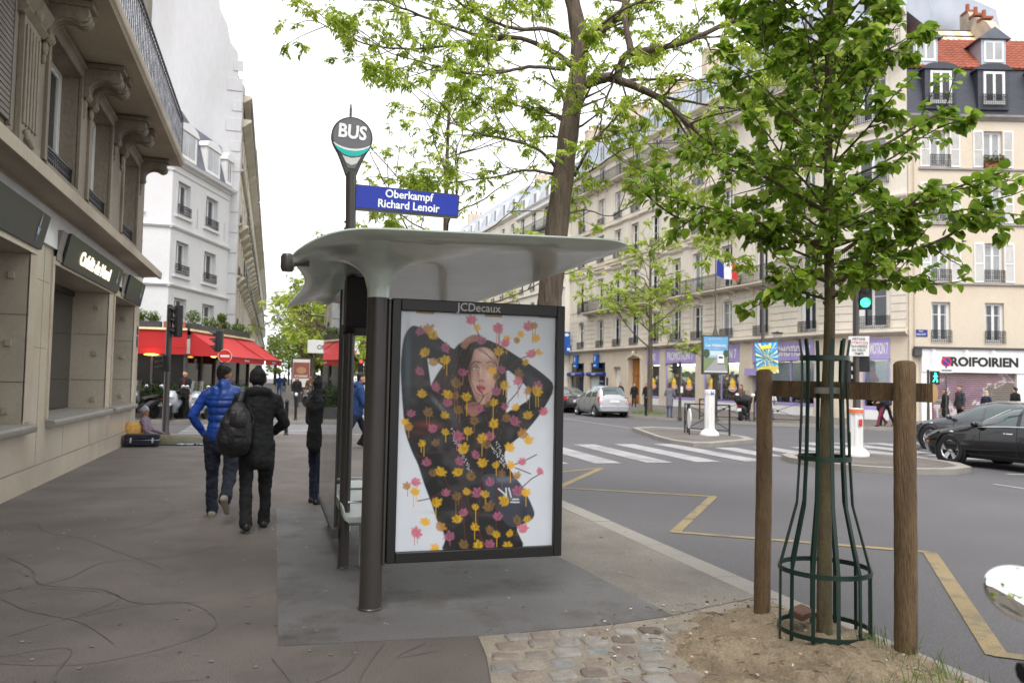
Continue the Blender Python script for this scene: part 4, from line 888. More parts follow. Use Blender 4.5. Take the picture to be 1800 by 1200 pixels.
def awning(x0, x1, nm):
    m = MB(TC); z0, z1, o_ = 3.24, 2.32, 1.4
    vs = [];
    for j in range(7):
        t = j/6
        for i in range(9): vs.append((x0+(x1-x0)*i/8, -.08-o_*t, z0+(z1-z0)*t-.05*math.sin(math.pi*t)+.015*math.sin(i*1.57)*t))
    m.add(vs, [[j*9+i, j*9+i+1, (j+1)*9+i+1, (j+1)*9+i] for j in range(6) for i in range(8)])
    for i in range(16): a = x0+(x1-x0)*i/16; b = x0+(x1-x0)*(i+1)/16; m.face([(a, -.08-o_, z1), (b, -.08-o_, z1), (b, -.09-o_, z1-.20), ((a+b)/2, -.09-o_, z1-.23), (a, -.09-o_, z1-.20)])
    m.face([(x0, -.08, z0), (x0, -.08-o_, z1), (x0, -.08, z1)]); m.face([(x1, -.08, z0), (x1, -.08, z1), (x1, -.08-o_, z1)])
    t = m.build('awning', m_red, Cf, smooth=False)
    m = MB(TC); m.tube([(x0, -.08-o_, z1), (x1, -.08-o_, z1)], .025, 6); m.build('awning_bar', m_dkgrey, t)
    m = MB(TC); m.text('Restaurant', .13, Matrix.Translation(((x0+x1)/2, -.1-o_, z1-.10)) @ FRONT, 1, .001, .001); m.build('lettering', m_wht, t, smooth=False)
awning(.1, 4.9, 0); awning(5.1, 7.6, 1)
# warm lamps under the awnings
m_lamp = mat('warm_lamp', C(255, 150, 60), .5, var=0, fine=0, emit=5)
for (x, y, T) in ((-2.5, -.3, None), (-1.2, -.3, None), (.9, -.7, TC), (2.4, -.7, TC)):
    m = MB(T); m.ell((x, y, 2.33), (.26, .06, .035)); m.build('heater_lamp', m_lamp, Cf)
# planter boxes on the terrace roof, each with its shrub
def planter(T, x, L, label, kind):
    loc = Cf.matrix_basis @ T @ Vector((x, .15, 3.362)); rot = 0 if T == Matrix.Identity(4) else ac
    t = thing('planter', label, 'planter', loc, rot, 'planters on the café roof'); m = MB(); m.box(0, L-.04, -.2, .2, 0, .24); m.build('box', m_dkgrey if kind != 'pot' else m_terra, t, bevel=.01); lf = MB()
    balls = {'ball': [(L/2, .48, .30)], 'loose': [(L*.3, .4, .28), (L*.7, .36, .26)], 'two': [(L*.3, .72, .2), (L*.65, .40, .24)], 'pot': [(L/2, .42, .24)], 'flower': [(L*.25, .36, .24), (L*.55, .4, .28), (L*.85, .33, .22)]}[kind]
    for bx, bz, br in balls:
        for k in range(420):
            d = rv(); r_ = br*rnd.random()**(.3 if kind != 'loose' and kind != 'flower' else .6); p = Vector((bx, 0, bz))+d*r_; s = .05; u = rv()*s; v = rv()*s
            lf.c = C(214, 218, 200) if kind == 'flower' and rnd.random() < .16 else rnd.choice([C(74, 100, 40), C(100, 122, 50), C(58, 82, 36), C(124, 138, 58)]); lf.face([p, p+u, p+u+v, p+v])
    lf.build('shrub', m_leaf2, t, colors=True, smooth=False)
    if kind == 'two': m = MB(); m.cyl((L*.3, 0, .2), (L*.3, 0, .6), .025, 6); m.build('stem', m_bark, t)
bpy.context.view_layer.update(); I4 = Matrix.Identity(4)
planter(I4, -2.0, 1.1, 'leftmost loose shrub in the grey planters over the café front', 'loose'); planter(I4, -.85, .8, 'rounded shrub at the café corner, in the box next to the loose shrub', 'pot')
planter(TC, .4, .95, 'clipped yellow-green ball shrub over the first red awning', 'ball'); planter(TC, 2.0, 1.6, 'white-flowering planter over the first red awning', 'flower'); planter(TC, 3.7, 1.1, 'planter with a small standard ball tree above a lower ball', 'two'); planter(TC, 5.0, 2.4, 'long trailing white-flowered planter above the second awning', 'flower')
# hedge along the terrace
hg = thing('hedge', 'clipped dark green hedge in boxes along the café terrace', 'hedge', (-6.5, 32.0, 0)); m = MB(); m.box(0, 5.6, -.2, .2, 0, .45); m.build('trough', m_dkgrey, hg, bevel=.01); lf = MB()
for k in range(6500): p = Vector((rnd.uniform(0, 5.6), rnd.uniform(-.28, .28), rnd.uniform(.4, 1.25)+.05*noise.noise((k*.1, 0, 0)))); u = rv()*.05; v = rv()*.05; lf.c = rnd.choice([C(48, 70, 36), C(62, 86, 42), C(40, 58, 32), C(76, 98, 48)]); lf.face([p, p+u, p+u+v, p+v])
lf.build('foliage', m_leaf2, hg, colors=True, smooth=False)

# ---------- (D) beige shuttered building with red tiled roof, right
m_beige = mat('beige_render', C(206, 193, 174), .88, var=.06, scale=.4, fine=.04, bump=.06, bscale=10, stain=C(184, 164, 138), stainamt=.45, stainscale=.4)
Db = thing('shuttered_building', 'beige rendered building with white shutters, dark slate attic and red tiled roof', 'building', (29.86, 31.82, 0), R(-16.7))
LD = 12.5; cols = [1.62, 4.26, 6.95, 9.6]; rows = [(3.88, 2.0), (6.88, 1.95), (9.85, 1.9), (12.6, 1.85)]
m = MB(); ops = [(c-.47, c+.47, z, z+h) for c in cols for z, h in rows]
wallgrid(m, 0, LD, -.3, 15.2, ops, .25); m.face([(0, 0, -.3), (0, 0, 15.2), (0, 10, 15.2), (0, 10, -.3)][::1]); m.face([(LD, 0, -.3), (LD, 10, -.3), (LD, 10, 15.2), (LD, 0, 15.2)])
m.build('wall', m_beige, Db, smooth=False)
m = MB()
for z in (6.72, 9.68, 12.44): mould(m, .55, LD, z, [(.03, 0), (.09, .03), (.09, .10), (.02, .12)])
mould(m, .0, LD, 14.95, [(.05, 0), (.12, .08), (.22, .16), (.24, .26), (.02, .3)]); m.build('sill_band', mat('grey_sill', C(150, 144, 140), .7), Db, smooth=False)
m = MB(); m.box(.1, LD-.1, .252, 9.9, -.2, 15.1); m.build('core', bpy.data.materials['dark_interior'], Db, smooth=False)
m_curt = mat('dark_red_curtain', C(84, 40, 44), .8, var=.2, scale=4)
for c in cols:
    for k, (z, h) in enumerate(rows):
        window(Db, c, z, .94, h, .15, 1 if k else 0); m = MB(); railing_mesh(m, c-.50, c+.50, -.07, z, .62, .085, True); m.build('railing', m_iron, Db, smooth=False)
        if k == 0: m = MB(); m.box(c-.38, c-.06, .245, .249, z+.1, z+h-.1); m.box(c+.06, c+.38, .245, .249, z+.1, z+h-.1); m.build('curtain', m_curt, Db, smooth=False)
_sh = None
for c in cols:
    for z, h in rows[1:]:
        for s in (-1, 1):
            if _sh is None or abs(_sh[1]-h) > .06:
                m = MB(); w_ = .50
                m.box(-w_/2, -w_/2+.05, -.05, -.01, 0, h); m.box(w_/2-.05, w_/2, -.05, -.01, 0, h)
                for zz in (0, h*.46, h-.07): m.box(-w_/2+.05, w_/2-.05, -.05, -.01, zz, zz+.07)
                for q in range(int(h/.055)): zq = .08+q*.055; m.add([(-w_/2+.05, -.018, zq+.035), (w_/2-.05, -.018, zq+.035), (w_/2-.05, -.045, zq), (-w_/2+.05, -.045, zq)], [[0, 1, 2, 3]])
                o = m.build('shutter', m_wht, Db, smooth=False); _sh = (o, h)
            else: o = share(_sh[0], 'shutter', Db)
            o.location = (c+s*.74, 0, z)
wb_ = thing('window_box', 'terracotta window box full of green plants below an upper shuttered window', 'window box', Db.matrix_basis @ Vector((4.26, -.1, 12.6)), R(-16.7)); m = MB(); m.box(-.48, .48, -.14, .06, 0, .2); m.build('box', m_terra, wb_, bevel=.01); lf = MB()
for k in range(520): p = Vector((rnd.uniform(-.5, .5), rnd.uniform(-.25, .1), .15+abs(rnd.gauss(.12, .14)))); u = rv()*.06; v = rv()*.06; lf.c = rnd.choice([C(80, 104, 44), C(104, 124, 56), C(62, 84, 38), C(150, 84, 60)]); lf.face([p, p+u, p+u+v, p+v])
lf.build('plants', m_leaf2, wb_, colors=True, smooth=False)
m = MB(); m.prism([(-.06, 15.22), (.45, 17.75), (6, 17.75), (9.9, 15.2)], 0, LD, 'x'); at = m.build('attic', mat('dark_slate', C(56, 58, 68), .5, var=.2, scale=2, fine=.2, bump=.5, bscale=8, stretch=(1, 1, 5)), Db, smooth=False)
for c in cols:
    m = MB(); x = c; m.m = 0; m.box(x-.78, x+.78, -.12, .9, 15.5, 17.5); m.prism([(x-.9, 17.5), (x+.9, 17.5)]+[(x+.9*math.cos(q), 17.5+.34*math.sin(q)) for q in np.linspace(.1, math.pi-.1, 9)], -.2, .95, 'y'); m.build('dormer', bpy.data.materials['dark_slate'], at); window(at, x, 15.75, 1.05, 1.65, -.19, 2)
    m = MB(); railing_mesh(m, x-.6, x+.6, -.26, 15.62, .62, .09, True); m.build('railing', m_iron, at, smooth=False)
# tile roof with rows of tiles
m_tile = mat('red_clay_tile', C(146, 80, 60), .85, var=.2, scale=3, fine=.2, stain=C(120, 62, 46), stainamt=.5); m = MB(); n = 12
for k in range(n):
    t0, t1 = k/n, (k+1)/n; y0_, z0_ = .38+2.1*t0, 17.80+2.35*t0; y1_, z1_ = .38+2.1*t1, 17.80+2.35*t1
    for x in np.arange(0, LD, .30): m.add([(x, y0_-.03, z0_+.04), (x+.15, y0_-.03, z0_+.085), (x+.30, y0_-.03, z0_+.04), (x, y1_, z1_+.01), (x+.15, y1_, z1_+.05), (x+.30, y1_, z1_+.01), (x, y0_-.03, z0_-.01), (x+.15, y0_-.03, z0_+.03), (x+.3, y0_-.03, z0_-.01)], [[0, 1, 4, 3], [1, 2, 5, 4], [6, 7, 1, 0], [7, 8, 2, 1]])
m.prism([(.36, 17.75), (2.5, 20.14), (8, 20.1), (9, 17.75)], .01, LD-.01, 'x'); rt = m.build('tiled_roof', m_tile, Db, smooth=False)
for x in (1.2, 4.65, 8.2):
    m = MB(); m.box(x-.62, x+.62, .5, 2.2, 17.9, 19.35); m.m = 1; m.prism([(x-.85, 19.33), (x+.85, 19.33), (x, 19.95)], .36, 2.4, 'y'); m.m = 2; m.box(x-.5, x+.5, .46, .499, 18.15, 19.25); m.m = 3; m.box(x-.4, x-.05, .45, .459, 18.3, 19.15); m.box(x+.05, x+.4, .45, .459, 18.3, 19.15); m.build('dormer', [m_zinc, m_slate, m_wht, m_pane2], rt, smooth=False)
m = MB()
for k in range(9): m.c = [C(232, 208, 150), C(238, 238, 232)][k % 2]; m.face([(1.6+.42*k, 2.7, 20.15), (2.02+.42*k, 2.7, 20.15), (2.02+.42*k, 3.4, 21.05), (1.6+.42*k, 3.4, 21.05)])
m.c = C(60, 58, 58); m.tube([(1.5, 3.4, 21.08), (5.5, 3.4, 21.08)], .03, 6); m.tube([(1.5, 3.0, 20.6), (5.5, 3.0, 20.6)], .03, 6); m.build('roof_canopy', m_attr, Db, colors=True, smooth=False)
m = MB(); m.prism([(1.2, 20), (4.4, 20), (4.4, 22.4), (3.7, 22.4), (3.4, 21.9), (2.6, 21.4), (1.9, 20.9)], 5.15, 5.6, 'x'); m.m = 1
for k in range(3): m.box(5.1, 5.65, 2.1+.75*k, 2.7+.75*k, 21.2+.52*k, 21.32+.52*k); m.lathe([(.12, 0), (.1, .5)], 8, (5.37, 2.5+.75*k, 21.3+.52*k))
m.build('chimney', [bpy.data.materials['chimney_render'], m_terra], rt, smooth=False)
m = MB(); m.box(.30, .95, -.02, -.005, 4.15, 4.5); pq = m.build('street_plaque', mat('enamel_blue', C(36, 54, 128), .35), Db, smooth=False); m = MB(); m.text('RUE', .11, Matrix.Translation((.625, -.024, 4.42)) @ FRONT, 1, .001); m.text('OBERKAMPF', .12, Matrix.Translation((.625, -.024, 4.26)) @ FRONT, .72, .001); m.build('lettering', m_wht, pq, smooth=False)
m = MB(); m.tube([(.05, -.08, 0), (.05, -.08, 15)], .06, 8); m.tube([(.3, -.08, 3.6), (.3, -.08, 15)], .03, 6); m.build('drain_pipe', m_beige, Db)
# shop with roller shutter
Ts = thing('shuttered_shop', 'white shopfront with bold black lettering and a graffiti-covered roller shutter', 'shopfront', (29.86, 31.82, 0), R(-16.7))
m = MB(); m.box(.55, LD-.3, -.22, -.002, 2.42, 3.56); m.build('fascia', m_wht, Ts, bevel=.01)
m = MB(); m.box(.25, LD-.2, -.30, -.002, 3.562, 3.66); m.box(.2, .55, -.26, -.002, 3.2, 3.56); m.build('fascia_cap', m_dkgrey, Ts)
for a, b in ((.55, 1.06), (5.215, 6.2), (11, LD-.3)): m = MB(); m.box(a, b, -.18, -.002, -.1, 2.418); m.build('pillar', m_wht, Ts, bevel=.01)
m = MB(); m.text('TROIFOIRIEN', 0.60, Matrix.Translation((3.42, -.224, 2.93)) @ FRONT, 1.04, .006, .026, space=1.0); m.build('lettering', m_black, Ts, smooth=False)
ms_ = bpy.data.materials.new('graffiti_shutter'); ms_.use_nodes = True; nt_ = ms_.node_tree; nd = nt_.nodes; lk_ = nt_.links; pb = nd['Principled BSDF']; pb.inputs['Roughness'].default_value = .5
tc_ = nd.new('ShaderNodeTexCoord'); a1 = nd.new('ShaderNodeTexNoise'); a1.inputs['Scale'].default_value = .9; a1.inputs['Detail'].default_value = 2.5; a1.inputs['Distortion'].default_value = 1.2
lk_.new(tc_.outputs['Object'], a1.inputs[0]); cr = nd.new('ShaderNodeValToRGB'); e = cr.color_ramp.elements; e[0].position = .36; e[0].color = (*C(112, 84, 104), 1); e[1].position = .60; e[1].color = (*C(96, 92, 90), 1)
for p_, c_ in ((.50, C(134, 98, 122)), (.512, C(206, 196, 206)), (.535, C(206, 196, 206)), (.545, C(118, 112, 112))): q = e.new(p_); q.color = (*c_, 1)
lk_.new(a1.outputs[0], cr.inputs[0]); lk_.new(cr.outputs[0], pb.inputs['Base Color'])
m = MB()
for a, b in ((1.12, 5.18), (6.22, 10.98)):
    for k in range(26): z = .02+k*.092; m.prism([(.03, z), (-.025, z+.015), (-.03, z+.06), (.03, z+.088)], a, b, 'x')
m.build('roller_shutter', ms_, Ts, smooth=False)
m = MB(); m.box(1.06, 1.12, -.19, .02, 0, 2.41); m.build('shutter_rail', mat('rust_paint', C(110, 66, 54), .6), Ts, smooth=False)
for x in (1.0, 2.6, 3.9, 5.6):
    m = MB(); m.tube([(x, -.22, 3.5), (x, -.5, 3.5), (x, -.55, 3.42)], .02, 6); m.lathe([(.04, .02), (.10, -.06), (.02, -.07)], 10, (x, -.55, 3.42)); m.build('spot_lamp', m_wht, Ts)
# ================================================================== bus shelter
m_roof = mat('shelter_roof_lacquer', C(198, 210, 201), .2, var=.05, scale=1.5, fine=.02, spec=.45, coat=.2, stain=C(168, 178, 170), stainamt=.4)
m_bench = mat('bench_plastic', C(206, 212, 208), .35, var=.05, fine=.03)
m_screen = mat('dark_plastic_case', C(26, 22, 21), .5, var=.08)
sh = thing('bus_shelter', 'bus shelter with curved pale green roof, grey posts and an advertising case', 'bus shelter', (.71, 5.71, 0))
SO = Vector((-.71, -5.71, 0))
TS = Matrix.Translation(SO)
def roof_z(x):
    t = min(1, max(0, (x-.08)/.62))
    return 2.375+.17*(1-(1-t)**2.6)+.045*max(0, (x-.6)/1.75)
y0, y1, xr = 4.90, 9.5, 2.42
def xl(y):
    t = (y-y0)/(y1-y0)
    return .09+.05*t+.13*math.sin(math.pi*min(1, max(0, t)))**2
mr = MB(TS); NX, NY = 110, 160
FT = [(.079+.62*(k/200)**2.5, 2.19+.30*(1-(1-k/200)**2.0)) for k in range(201)]
def flare(r):
    if r > .69: return 9.
    r = max(r, .08)
    for (ra, za), (rb, zb) in zip(FT, FT[1:]):
        if ra <= r <= rb: return za+(zb-za)*(r-ra)/(rb-ra)+.12*max(0, r-.45)
    return 9.
top = []; bot = []
for j in range(NY+1):
    q = j/NY; y = y0+(y1-y0)*(.5-.5*math.cos(math.pi*q))
    a, b = xl(y), xr
    for (yy, s) in ((y0, 1), (y1, -1)):
        d = (y-yy)*s
        for r, side in ((.30 if s > 0 else .12, 0), (.40, 1)):
            if d < r:
                k = r*(1-math.sqrt(max(0, 1-((r-d)/r)**2)))
                if side == 0: a += k
                else: b -= k
    for i in range(NX+1):
        e = i/NX; x = a+(b-a)*(.5-.5*math.cos(math.pi*e))
        z = roof_z(x)-.03*math.exp(-((x-a)/.12)**2)*math.sin(math.pi*(y-y0)/(y1-y0))
        ed = (1-math.exp(-(x-a)/.10))*(1-math.exp(-(b-x)/.10))*(1-math.exp(-(y-y0)/.10))*(1-math.exp(-(y1-y)/.10))
        th = .03+.055*ed
        zb_ = z-th+.02
        for py in (5.71, 8.9):
            f_ = flare(math.hypot(x-.71, y-py))
            if f_ < 4: zb_ = -math.log(math.exp(-70*(zb_-2.4))+math.exp(-70*(f_-2.4)))/70+2.4
        top.append((x, y, z+.02*ed)); bot.append((x, y, zb_))
W = NX+1
fs = []
for j in range(NY):
    for i in range(NX):
        q = [j*W+i, j*W+i+1, (j+1)*W+i+1, (j+1)*W+i]
        fs.append(q); fs.append([k+len(top) for k in q[::-1]])
loop = [i for i in range(W)]+[j*W+NX for j in range(1, NY+1)]+[NY*W+i for i in range(NX-1, -1, -1)]+[j*W for j in range(NY-1, 0, -1)]
o = len(top)
for k in range(len(loop)):
    a, b = loop[k], loop[(k+1) % len(loop)]; fs.append([a, a+o, b+o, b])
mr.add(top+bot, fs)
roof = mr.build('roof', m_roof, sh, ang=50)
for py in (5.71, 8.9):                       # trumpet shaped capitals under the roof
    m = MB(TS); m.lathe([(r, z) for r, z in FT if r < .21], 40, (.71, py, 0), caps=False); m.build('roof_capital', m_roof, sh, ang=80)
for py in (5.71, 8.9):
    m = MB(TS); m.lathe([(.085, 0), (.085, .012), (.078, .02), (.078, 2.19)], 28, (.71, py, 0)); m.build('post', m_brown, sh)
# small post that carries the bench, glass back wall
m = MB(TS); m.lathe([(.055, 0), (.055, .01), (.046, .02), (.046, 2.5)], 18, (.63, 6.98, 0)); m.build('post', m_brown, sh)
m = MB(TS); m.box(.548, .560, 7.03, 9.25, .30, 2.38); gl = m.build('glass_panel', m_glass, sh, smooth=False)
m = MB(TS); m.box(.538, .570, 7.0, 9.28, .255, .30); m.box(.53, .58, 6.93, 7.03, .26, .34); m.box(.545, .563, 7.02, 7.03, .30, 2.38); m.build('glass_frame', m_dkgrey, sh, bevel=.003)
# bench
m = MB(TS); pts = [(.60, .455), (.62, .475), (.80, .468), (.98, .475), (1.03, .462), (1.035, .44), (1.0, .425), (.8, .42), (.64, .42)]
m.prism([(x, z) for x, z in pts], 6.72, 9.1, 'y')
m.prism([(.60, .455), (.62, .475), (.60, .56), (.585, .56)], 6.72, 9.1, 'y')
be = m.build('bench_seat', m_bench, sh, ang=50, bevel=.008)
for y in (7.0, 8.6):
    m = MB(TS); m.prism([(y-.13, .425), (y+.13, .425), (y+.05, .36), (y-.05, .36)], .66, .92, 'x'); m.cyl((.8, y, 0), (.8, y, .37), .04); m.build('bench_leg', m_bench, sh, bevel=.01)
for y in (6.95, 7.75, 8.55):
    m = MB(TS); m.tube([(.64, y, .47), (.64, y, .545), (.66, y, .56), (.94, y, .56), (.965, y, .54), (.965, y, .47)], .011, 8); m.build('armrest', m_alloy, sh)
# information screen on the small post
m = MB(TS); m.prism([(6.78, 2.04), (7.0, 1.98), (7.0, 2.46), (6.70, 2.46)], .575, .80, 'x'); sc_ = m.build('display_case', m_screen, sh, bevel=.012)
m = MB(TS); m.box(.60, .775, 7.001, 7.004, 2.02, 2.40); m.build('screen', mat('screen_face', C(60, 62, 110), .2, var=.1), sc_, smooth=False)
m = MB(TS); m.lathe([(.0, -.055), (.035, -.055), (.045, -.03), (.045, .045), (.034, .065), (0, .065)], 16, (.075, 5.6, 2.385)); m.box(.05, .22, 5.57, 5.63, 2.37, 2.41); m.build('junction_box', m_brown, sh)
# ---- advertising case
PXL, PXR, PZB, PZT, PY = .805, 2.115, .32, 2.19, 5.655
m = MB(TS)
fw, ft, fb = .065, .085, .075
m.box(PXL, PXR, PY+.05, PY+.16, PZB, PZT)
m.box(PXL, PXL+fw, PY, PY+.048, PZB, PZT); m.box(PXR-fw, PXR, PY, PY+.048, PZB, PZT)
m.box(PXL+fw, PXR-fw, PY, PY+.048, PZT-ft, PZT); m.box(PXL+fw, PXR-fw, PY, PY+.048, PZB, PZB+fb)
ad = m.build('advertising_case', m_black, sh, bevel=.006)
m = MB(TS); m.box(.780, .800, PY+.01, PY+.10, PZB-.01, PZT-.01); m.box(.742, .80, PY+.03, PY+.08, 1.9, 2.0); m.box(.742, .80, PY+.03, PY+.08, .5, .6); m.build('case_bracket', m_brown, sh, bevel=.004)
m = MB(TS); m.text('JCDecaux', .085, TR((1.44, PY-.002, PZT-.045)) @ FRONT, .95, .001, .0008); m.build('lettering', mat('grey_lettering', C(190, 190, 190), .5), ad, smooth=False)
m = MB(TS); m.box(PXL+.05, PXR-.05, PY+.016, PY+.020, PZB+.06, PZT-.07); m.build('case_glass', m_posterglass, ad, smooth=False)
# ---- the poster itself: artwork drawn on a quad measured in sheet units
Q = [(703, 542), (972, 557), (966, 955), (694, 970)]
SX0, SX1, SZ0, SZ1 = PXL+fw, PXR-fw, PZB+fb, PZT-ft
def sheet(px, py):
    u = .5; v = .5
    for _ in range(12):
        x = (Q[0][0]*(1-u)+Q[1][0]*u)*(1-v)+(Q[3][0]*(1-u)+Q[2][0]*u)*v
        y = (Q[0][1]*(1-u)+Q[1][1]*u)*(1-v)+(Q[3][1]*(1-u)+Q[2][1]*u)*v
        u += (px-x)/270.; v += (py-y)/412.
    return SX0+(SX1-SX0)*u, SZ0+(SZ1-SZ0)*(1-v)
# the sheet is printed: a fine grid of colour cells, drawn with soft polygons and blobs in sheet coordinates
GW_, GH_ = 224, 344
uu, vv = np.meshgrid((np.arange(GW_)+.5)/GW_, (np.arange(GH_)+.5)/GH_)
PXg = (Q[0][0]*(1-uu)+Q[1][0]*uu)*(1-vv)+(Q[3][0]*(1-uu)+Q[2][0]*uu)*vv
PYg = (Q[0][1]*(1-uu)+Q[1][1]*uu)*(1-vv)+(Q[3][1]*(1-uu)+Q[2][1]*uu)*vv
img = np.empty((GH_, GW_, 3)); img[:] = C(226, 229, 238); img *= (.97+.05*np.sin(PYg/90.)[..., None])
def pnoise(sc, seed):
    r = np.random.RandomState(seed); g = r.rand(60, 60); x = PXg/sc; y = PYg/sc; x0, y0_ = np.floor(x).astype(int), np.floor(y).astype(int); fx, fy = x-x0, y-y0_; fx = fx*fx*(3-2*fx); fy = fy*fy*(3-2*fy); a = lambda i, j: g[(y0_+j) % 60, (x0+i) % 60]
    return (a(0, 0)*(1-fx)+a(1, 0)*fx)*(1-fy)+(a(0, 1)*(1-fx)+a(1, 1)*fx)*fy
def smoothp(pts, k=4):
    n = len(pts); o = []
    for i in range(n):
        p0, p1, p2, p3 = (Vector(pts[(i+d) % n]) for d in (-1, 0, 1, 2))
        for j in range(k):
            t = j/k; q = .5*((2*p1)+(p2-p0)*t+(2*p0-5*p1+4*p2-p3)*t*t+(3*p1-p0-3*p2+p3)*t**3); o.append((q.x, q.y))
    return o
def coverage(pts, soft):
    P = np.array(pts, float); ins = np.zeros(PXg.shape, bool); d2 = np.full(PXg.shape, 1e9); n = len(P)
    for i in range(n):
        (xa, ya), (xb, yb) = P[i], P[(i+1) % n]
        if ya != yb: c = ((ya > PYg) != (yb > PYg)) & (PXg < (xb-xa)*(PYg-ya)/(yb-ya)+xa); ins ^= c
        l2 = (xb-xa)**2+(yb-ya)**2+1e-9; t = np.clip(((PXg-xa)*(xb-xa)+(PYg-ya)*(yb-ya))/l2, 0, 1); d2 = np.minimum(d2, (PXg-xa-t*(xb-xa))**2+(PYg-ya-t*(yb-ya))**2)
    sd = np.sqrt(d2)*np.where(ins, 1, -1); return np.clip(.5+sd/(2*soft), 0, 1)
def paint(cov, col): img[:] = img*(1-cov[..., None])+np.array(col)*cov[..., None]
def draw(pts, col, soft=.8, a=1.): paint(coverage(pts, soft)*a, col)
def blob(x, y, rx, ry, col, a=1., rot=0.): 
    c, s = math.cos(rot), math.sin(rot); dx, dy = PXg-x, PYg-y; q = ((dx*c+dy*s)/rx)**2+((-dx*s+dy*c)/ry)**2; paint(a*np.exp(-q), col)
def stroke(pts, w, col, a=1., soft=.6):
    d2 = np.full(PXg.shape, 1e9)
    for (xa, ya), (xb, yb) in zip(pts, pts[1:]): l2 = (xb-xa)**2+(yb-ya)**2+1e-9; t = np.clip(((PXg-xa)*(xb-xa)+(PYg-ya)*(yb-ya))/l2, 0, 1); d2 = np.minimum(d2, (PXg-xa-t*(xb-xa))**2+(PYg-ya-t*(yb-ya))**2)
    paint(np.clip(.5+(w/2-np.sqrt(d2))/(2*soft), 0, 1)*a, col)
BK = C(22, 21, 24); HAIR = C(40, 27, 23); SK = C(204, 160, 144); WHT = C(226, 229, 238)
body_pts = smoothp([(722, 571), (735, 573), (765, 590), (792, 612), (810, 604), (852, 597), (900, 624), (950, 658), (968, 681), (950, 718), (920, 756), (895, 777), (881, 794), (884, 815), (905, 850), (905, 905), (903, 930), (912, 961),
      (850, 966), (778, 968), (779, 944), (766, 917), (756, 886), (743, 850), (733, 817), (723, 794), (712, 759), (708, 720), (704, 650), (707, 604), (712, 584)], 3)
bm_ = coverage(body_pts, 1.0); n1 = pnoise(26, 1)*.6+pnoise(11, 2)*.4; paint(bm_, BK); sh_ = np.clip((n1-.5)*3.2, 0, 1)*bm_; img[:] += (sh_*.035)[..., None]*np.array((1, .95, 1.0))
for x, y, rx, ry, cl, a, ro in ((716, 640, 5, 60, C(70, 88, 98), .8, 0), (735, 650, 9, 40, C(64, 62, 66), .6, .1), (765, 608, 16, 5, C(70, 66, 68), .5, .6), (930, 668, 26, 7, C(74, 72, 78), .6, .62), (938, 720, 22, 5, C(60, 58, 66), .6, -.9), (790, 730, 8, 34, C(96, 92, 98), .5, -.5), (768, 712, 4, 20, C(150, 146, 150), .5, -.7), (805, 810, 14, 22, C(64, 62, 66), .6, .3), (820, 870, 30, 4, C(60, 54, 52), .6, .1), (800, 900, 40, 3, C(70, 62, 58), .5, 0), (860, 905, 34, 4, C(80, 78, 84), .5, .1), (750, 746, 22, 6, C(120, 52, 42), .9, .08), (735, 760, 14, 5, C(90, 40, 34), .7, .1)): blob(x, y, rx, ry, cl, a, ro)
draw(smoothp([(884, 651), (896, 658), (912, 672), (926, 696), (908, 712), (892, 720), (882, 724), (884, 700), (882, 672)]), WHT, 1.); draw([(748, 629), (757, 630), (774, 642), (764, 658), (754, 677)], WHT, 1.)
hair_pts = smoothp([(792, 614), (804, 601), (830, 595), (856, 599), (872, 620), (882, 650), (884, 690), (880, 740), (872, 775), (860, 745), (850, 715), (828, 715), (810, 735), (800, 712), (770, 694), (756, 678), (765, 656), (776, 640)], 3)
hm = coverage(hair_pts, 1.6); paint(hm, HAIR); st_ = np.clip((pnoise(3.2, 5)*.6+np.sin((PXg+PYg*.35)*.9)*.25+.2-.5)*2.4, 0, 1)*hm; img[:] += (st_*.04)[..., None]*np.array((1.1, .75, .6))
draw(smoothp([(804, 606), (812, 594), (826, 587), (838, 589), (834, 597), (820, 602), (812, 612)]), C(172, 124, 106), 1.4); blob(818, 596, 6, 3, C(214, 168, 148), .7, -.5)
for k in range(4): stroke([(812+5*k, 604-3*k), (818+5*k, 594-2*k)], 1.0, C(120, 80, 66), .6)
draw(smoothp([(812, 712), (826, 706), (842, 712), (836, 726), (824, 732), (814, 722)]), C(160, 112, 96), 1.6); blob(828, 712, 12, 4, C(96, 62, 52), .7)
face_pts = smoothp([(828, 614), (838, 610), (850, 611), (861, 620), (869, 637), (866, 660), (861, 684), (853, 704), (842, 711), (831, 703), (825, 687), (819, 668), (818, 650), (823, 632)], 3)
fm = coverage(face_pts, 1.4); paint(fm, SK)
def fblob(x, y, rx, ry, c, a, rot=0): 
    k, s = math.cos(rot), math.sin(rot); dx, dy = PXg-x, PYg-y; q = ((dx*k+dy*s)/rx)**2+((-dx*s+dy*k)/ry)**2; paint(a*np.exp(-q)*fm, c)
for f in ((820, 650, 6, 34, C(112, 72, 60), .85, .08), (866, 650, 4, 30, C(150, 106, 92), .7, -.1), (848, 622, 12, 8, C(236, 204, 190), .9), (852, 660, 8, 12, C(232, 192, 178), .9), (832, 660, 6, 9, C(196, 146, 130), .6), (843, 704, 9, 5, C(214, 168, 150), .8), (832, 700, 6, 9, C(140, 96, 82), .7, -.4), (850, 700, 5, 8, C(150, 104, 90), .6, .4), (831, 640, 9, 5, C(150, 104, 90), .7), (856, 644, 8, 5, C(160, 116, 102), .6), (838, 652, 2.4, 12, C(228, 188, 172), .8, -.1), (834, 655, 2.2, 9, C(150, 104, 90), .7, -.1), (839, 668, 5.5, 2.6, C(176, 122, 106), .8), (836, 669.5, 1.6, 1.0, C(70, 38, 34), .95), (842, 670, 1.5, 1.0, C(80, 44, 38), .9), (838, 676, 6, 2, C(176, 124, 110), .6)): fblob(*f)
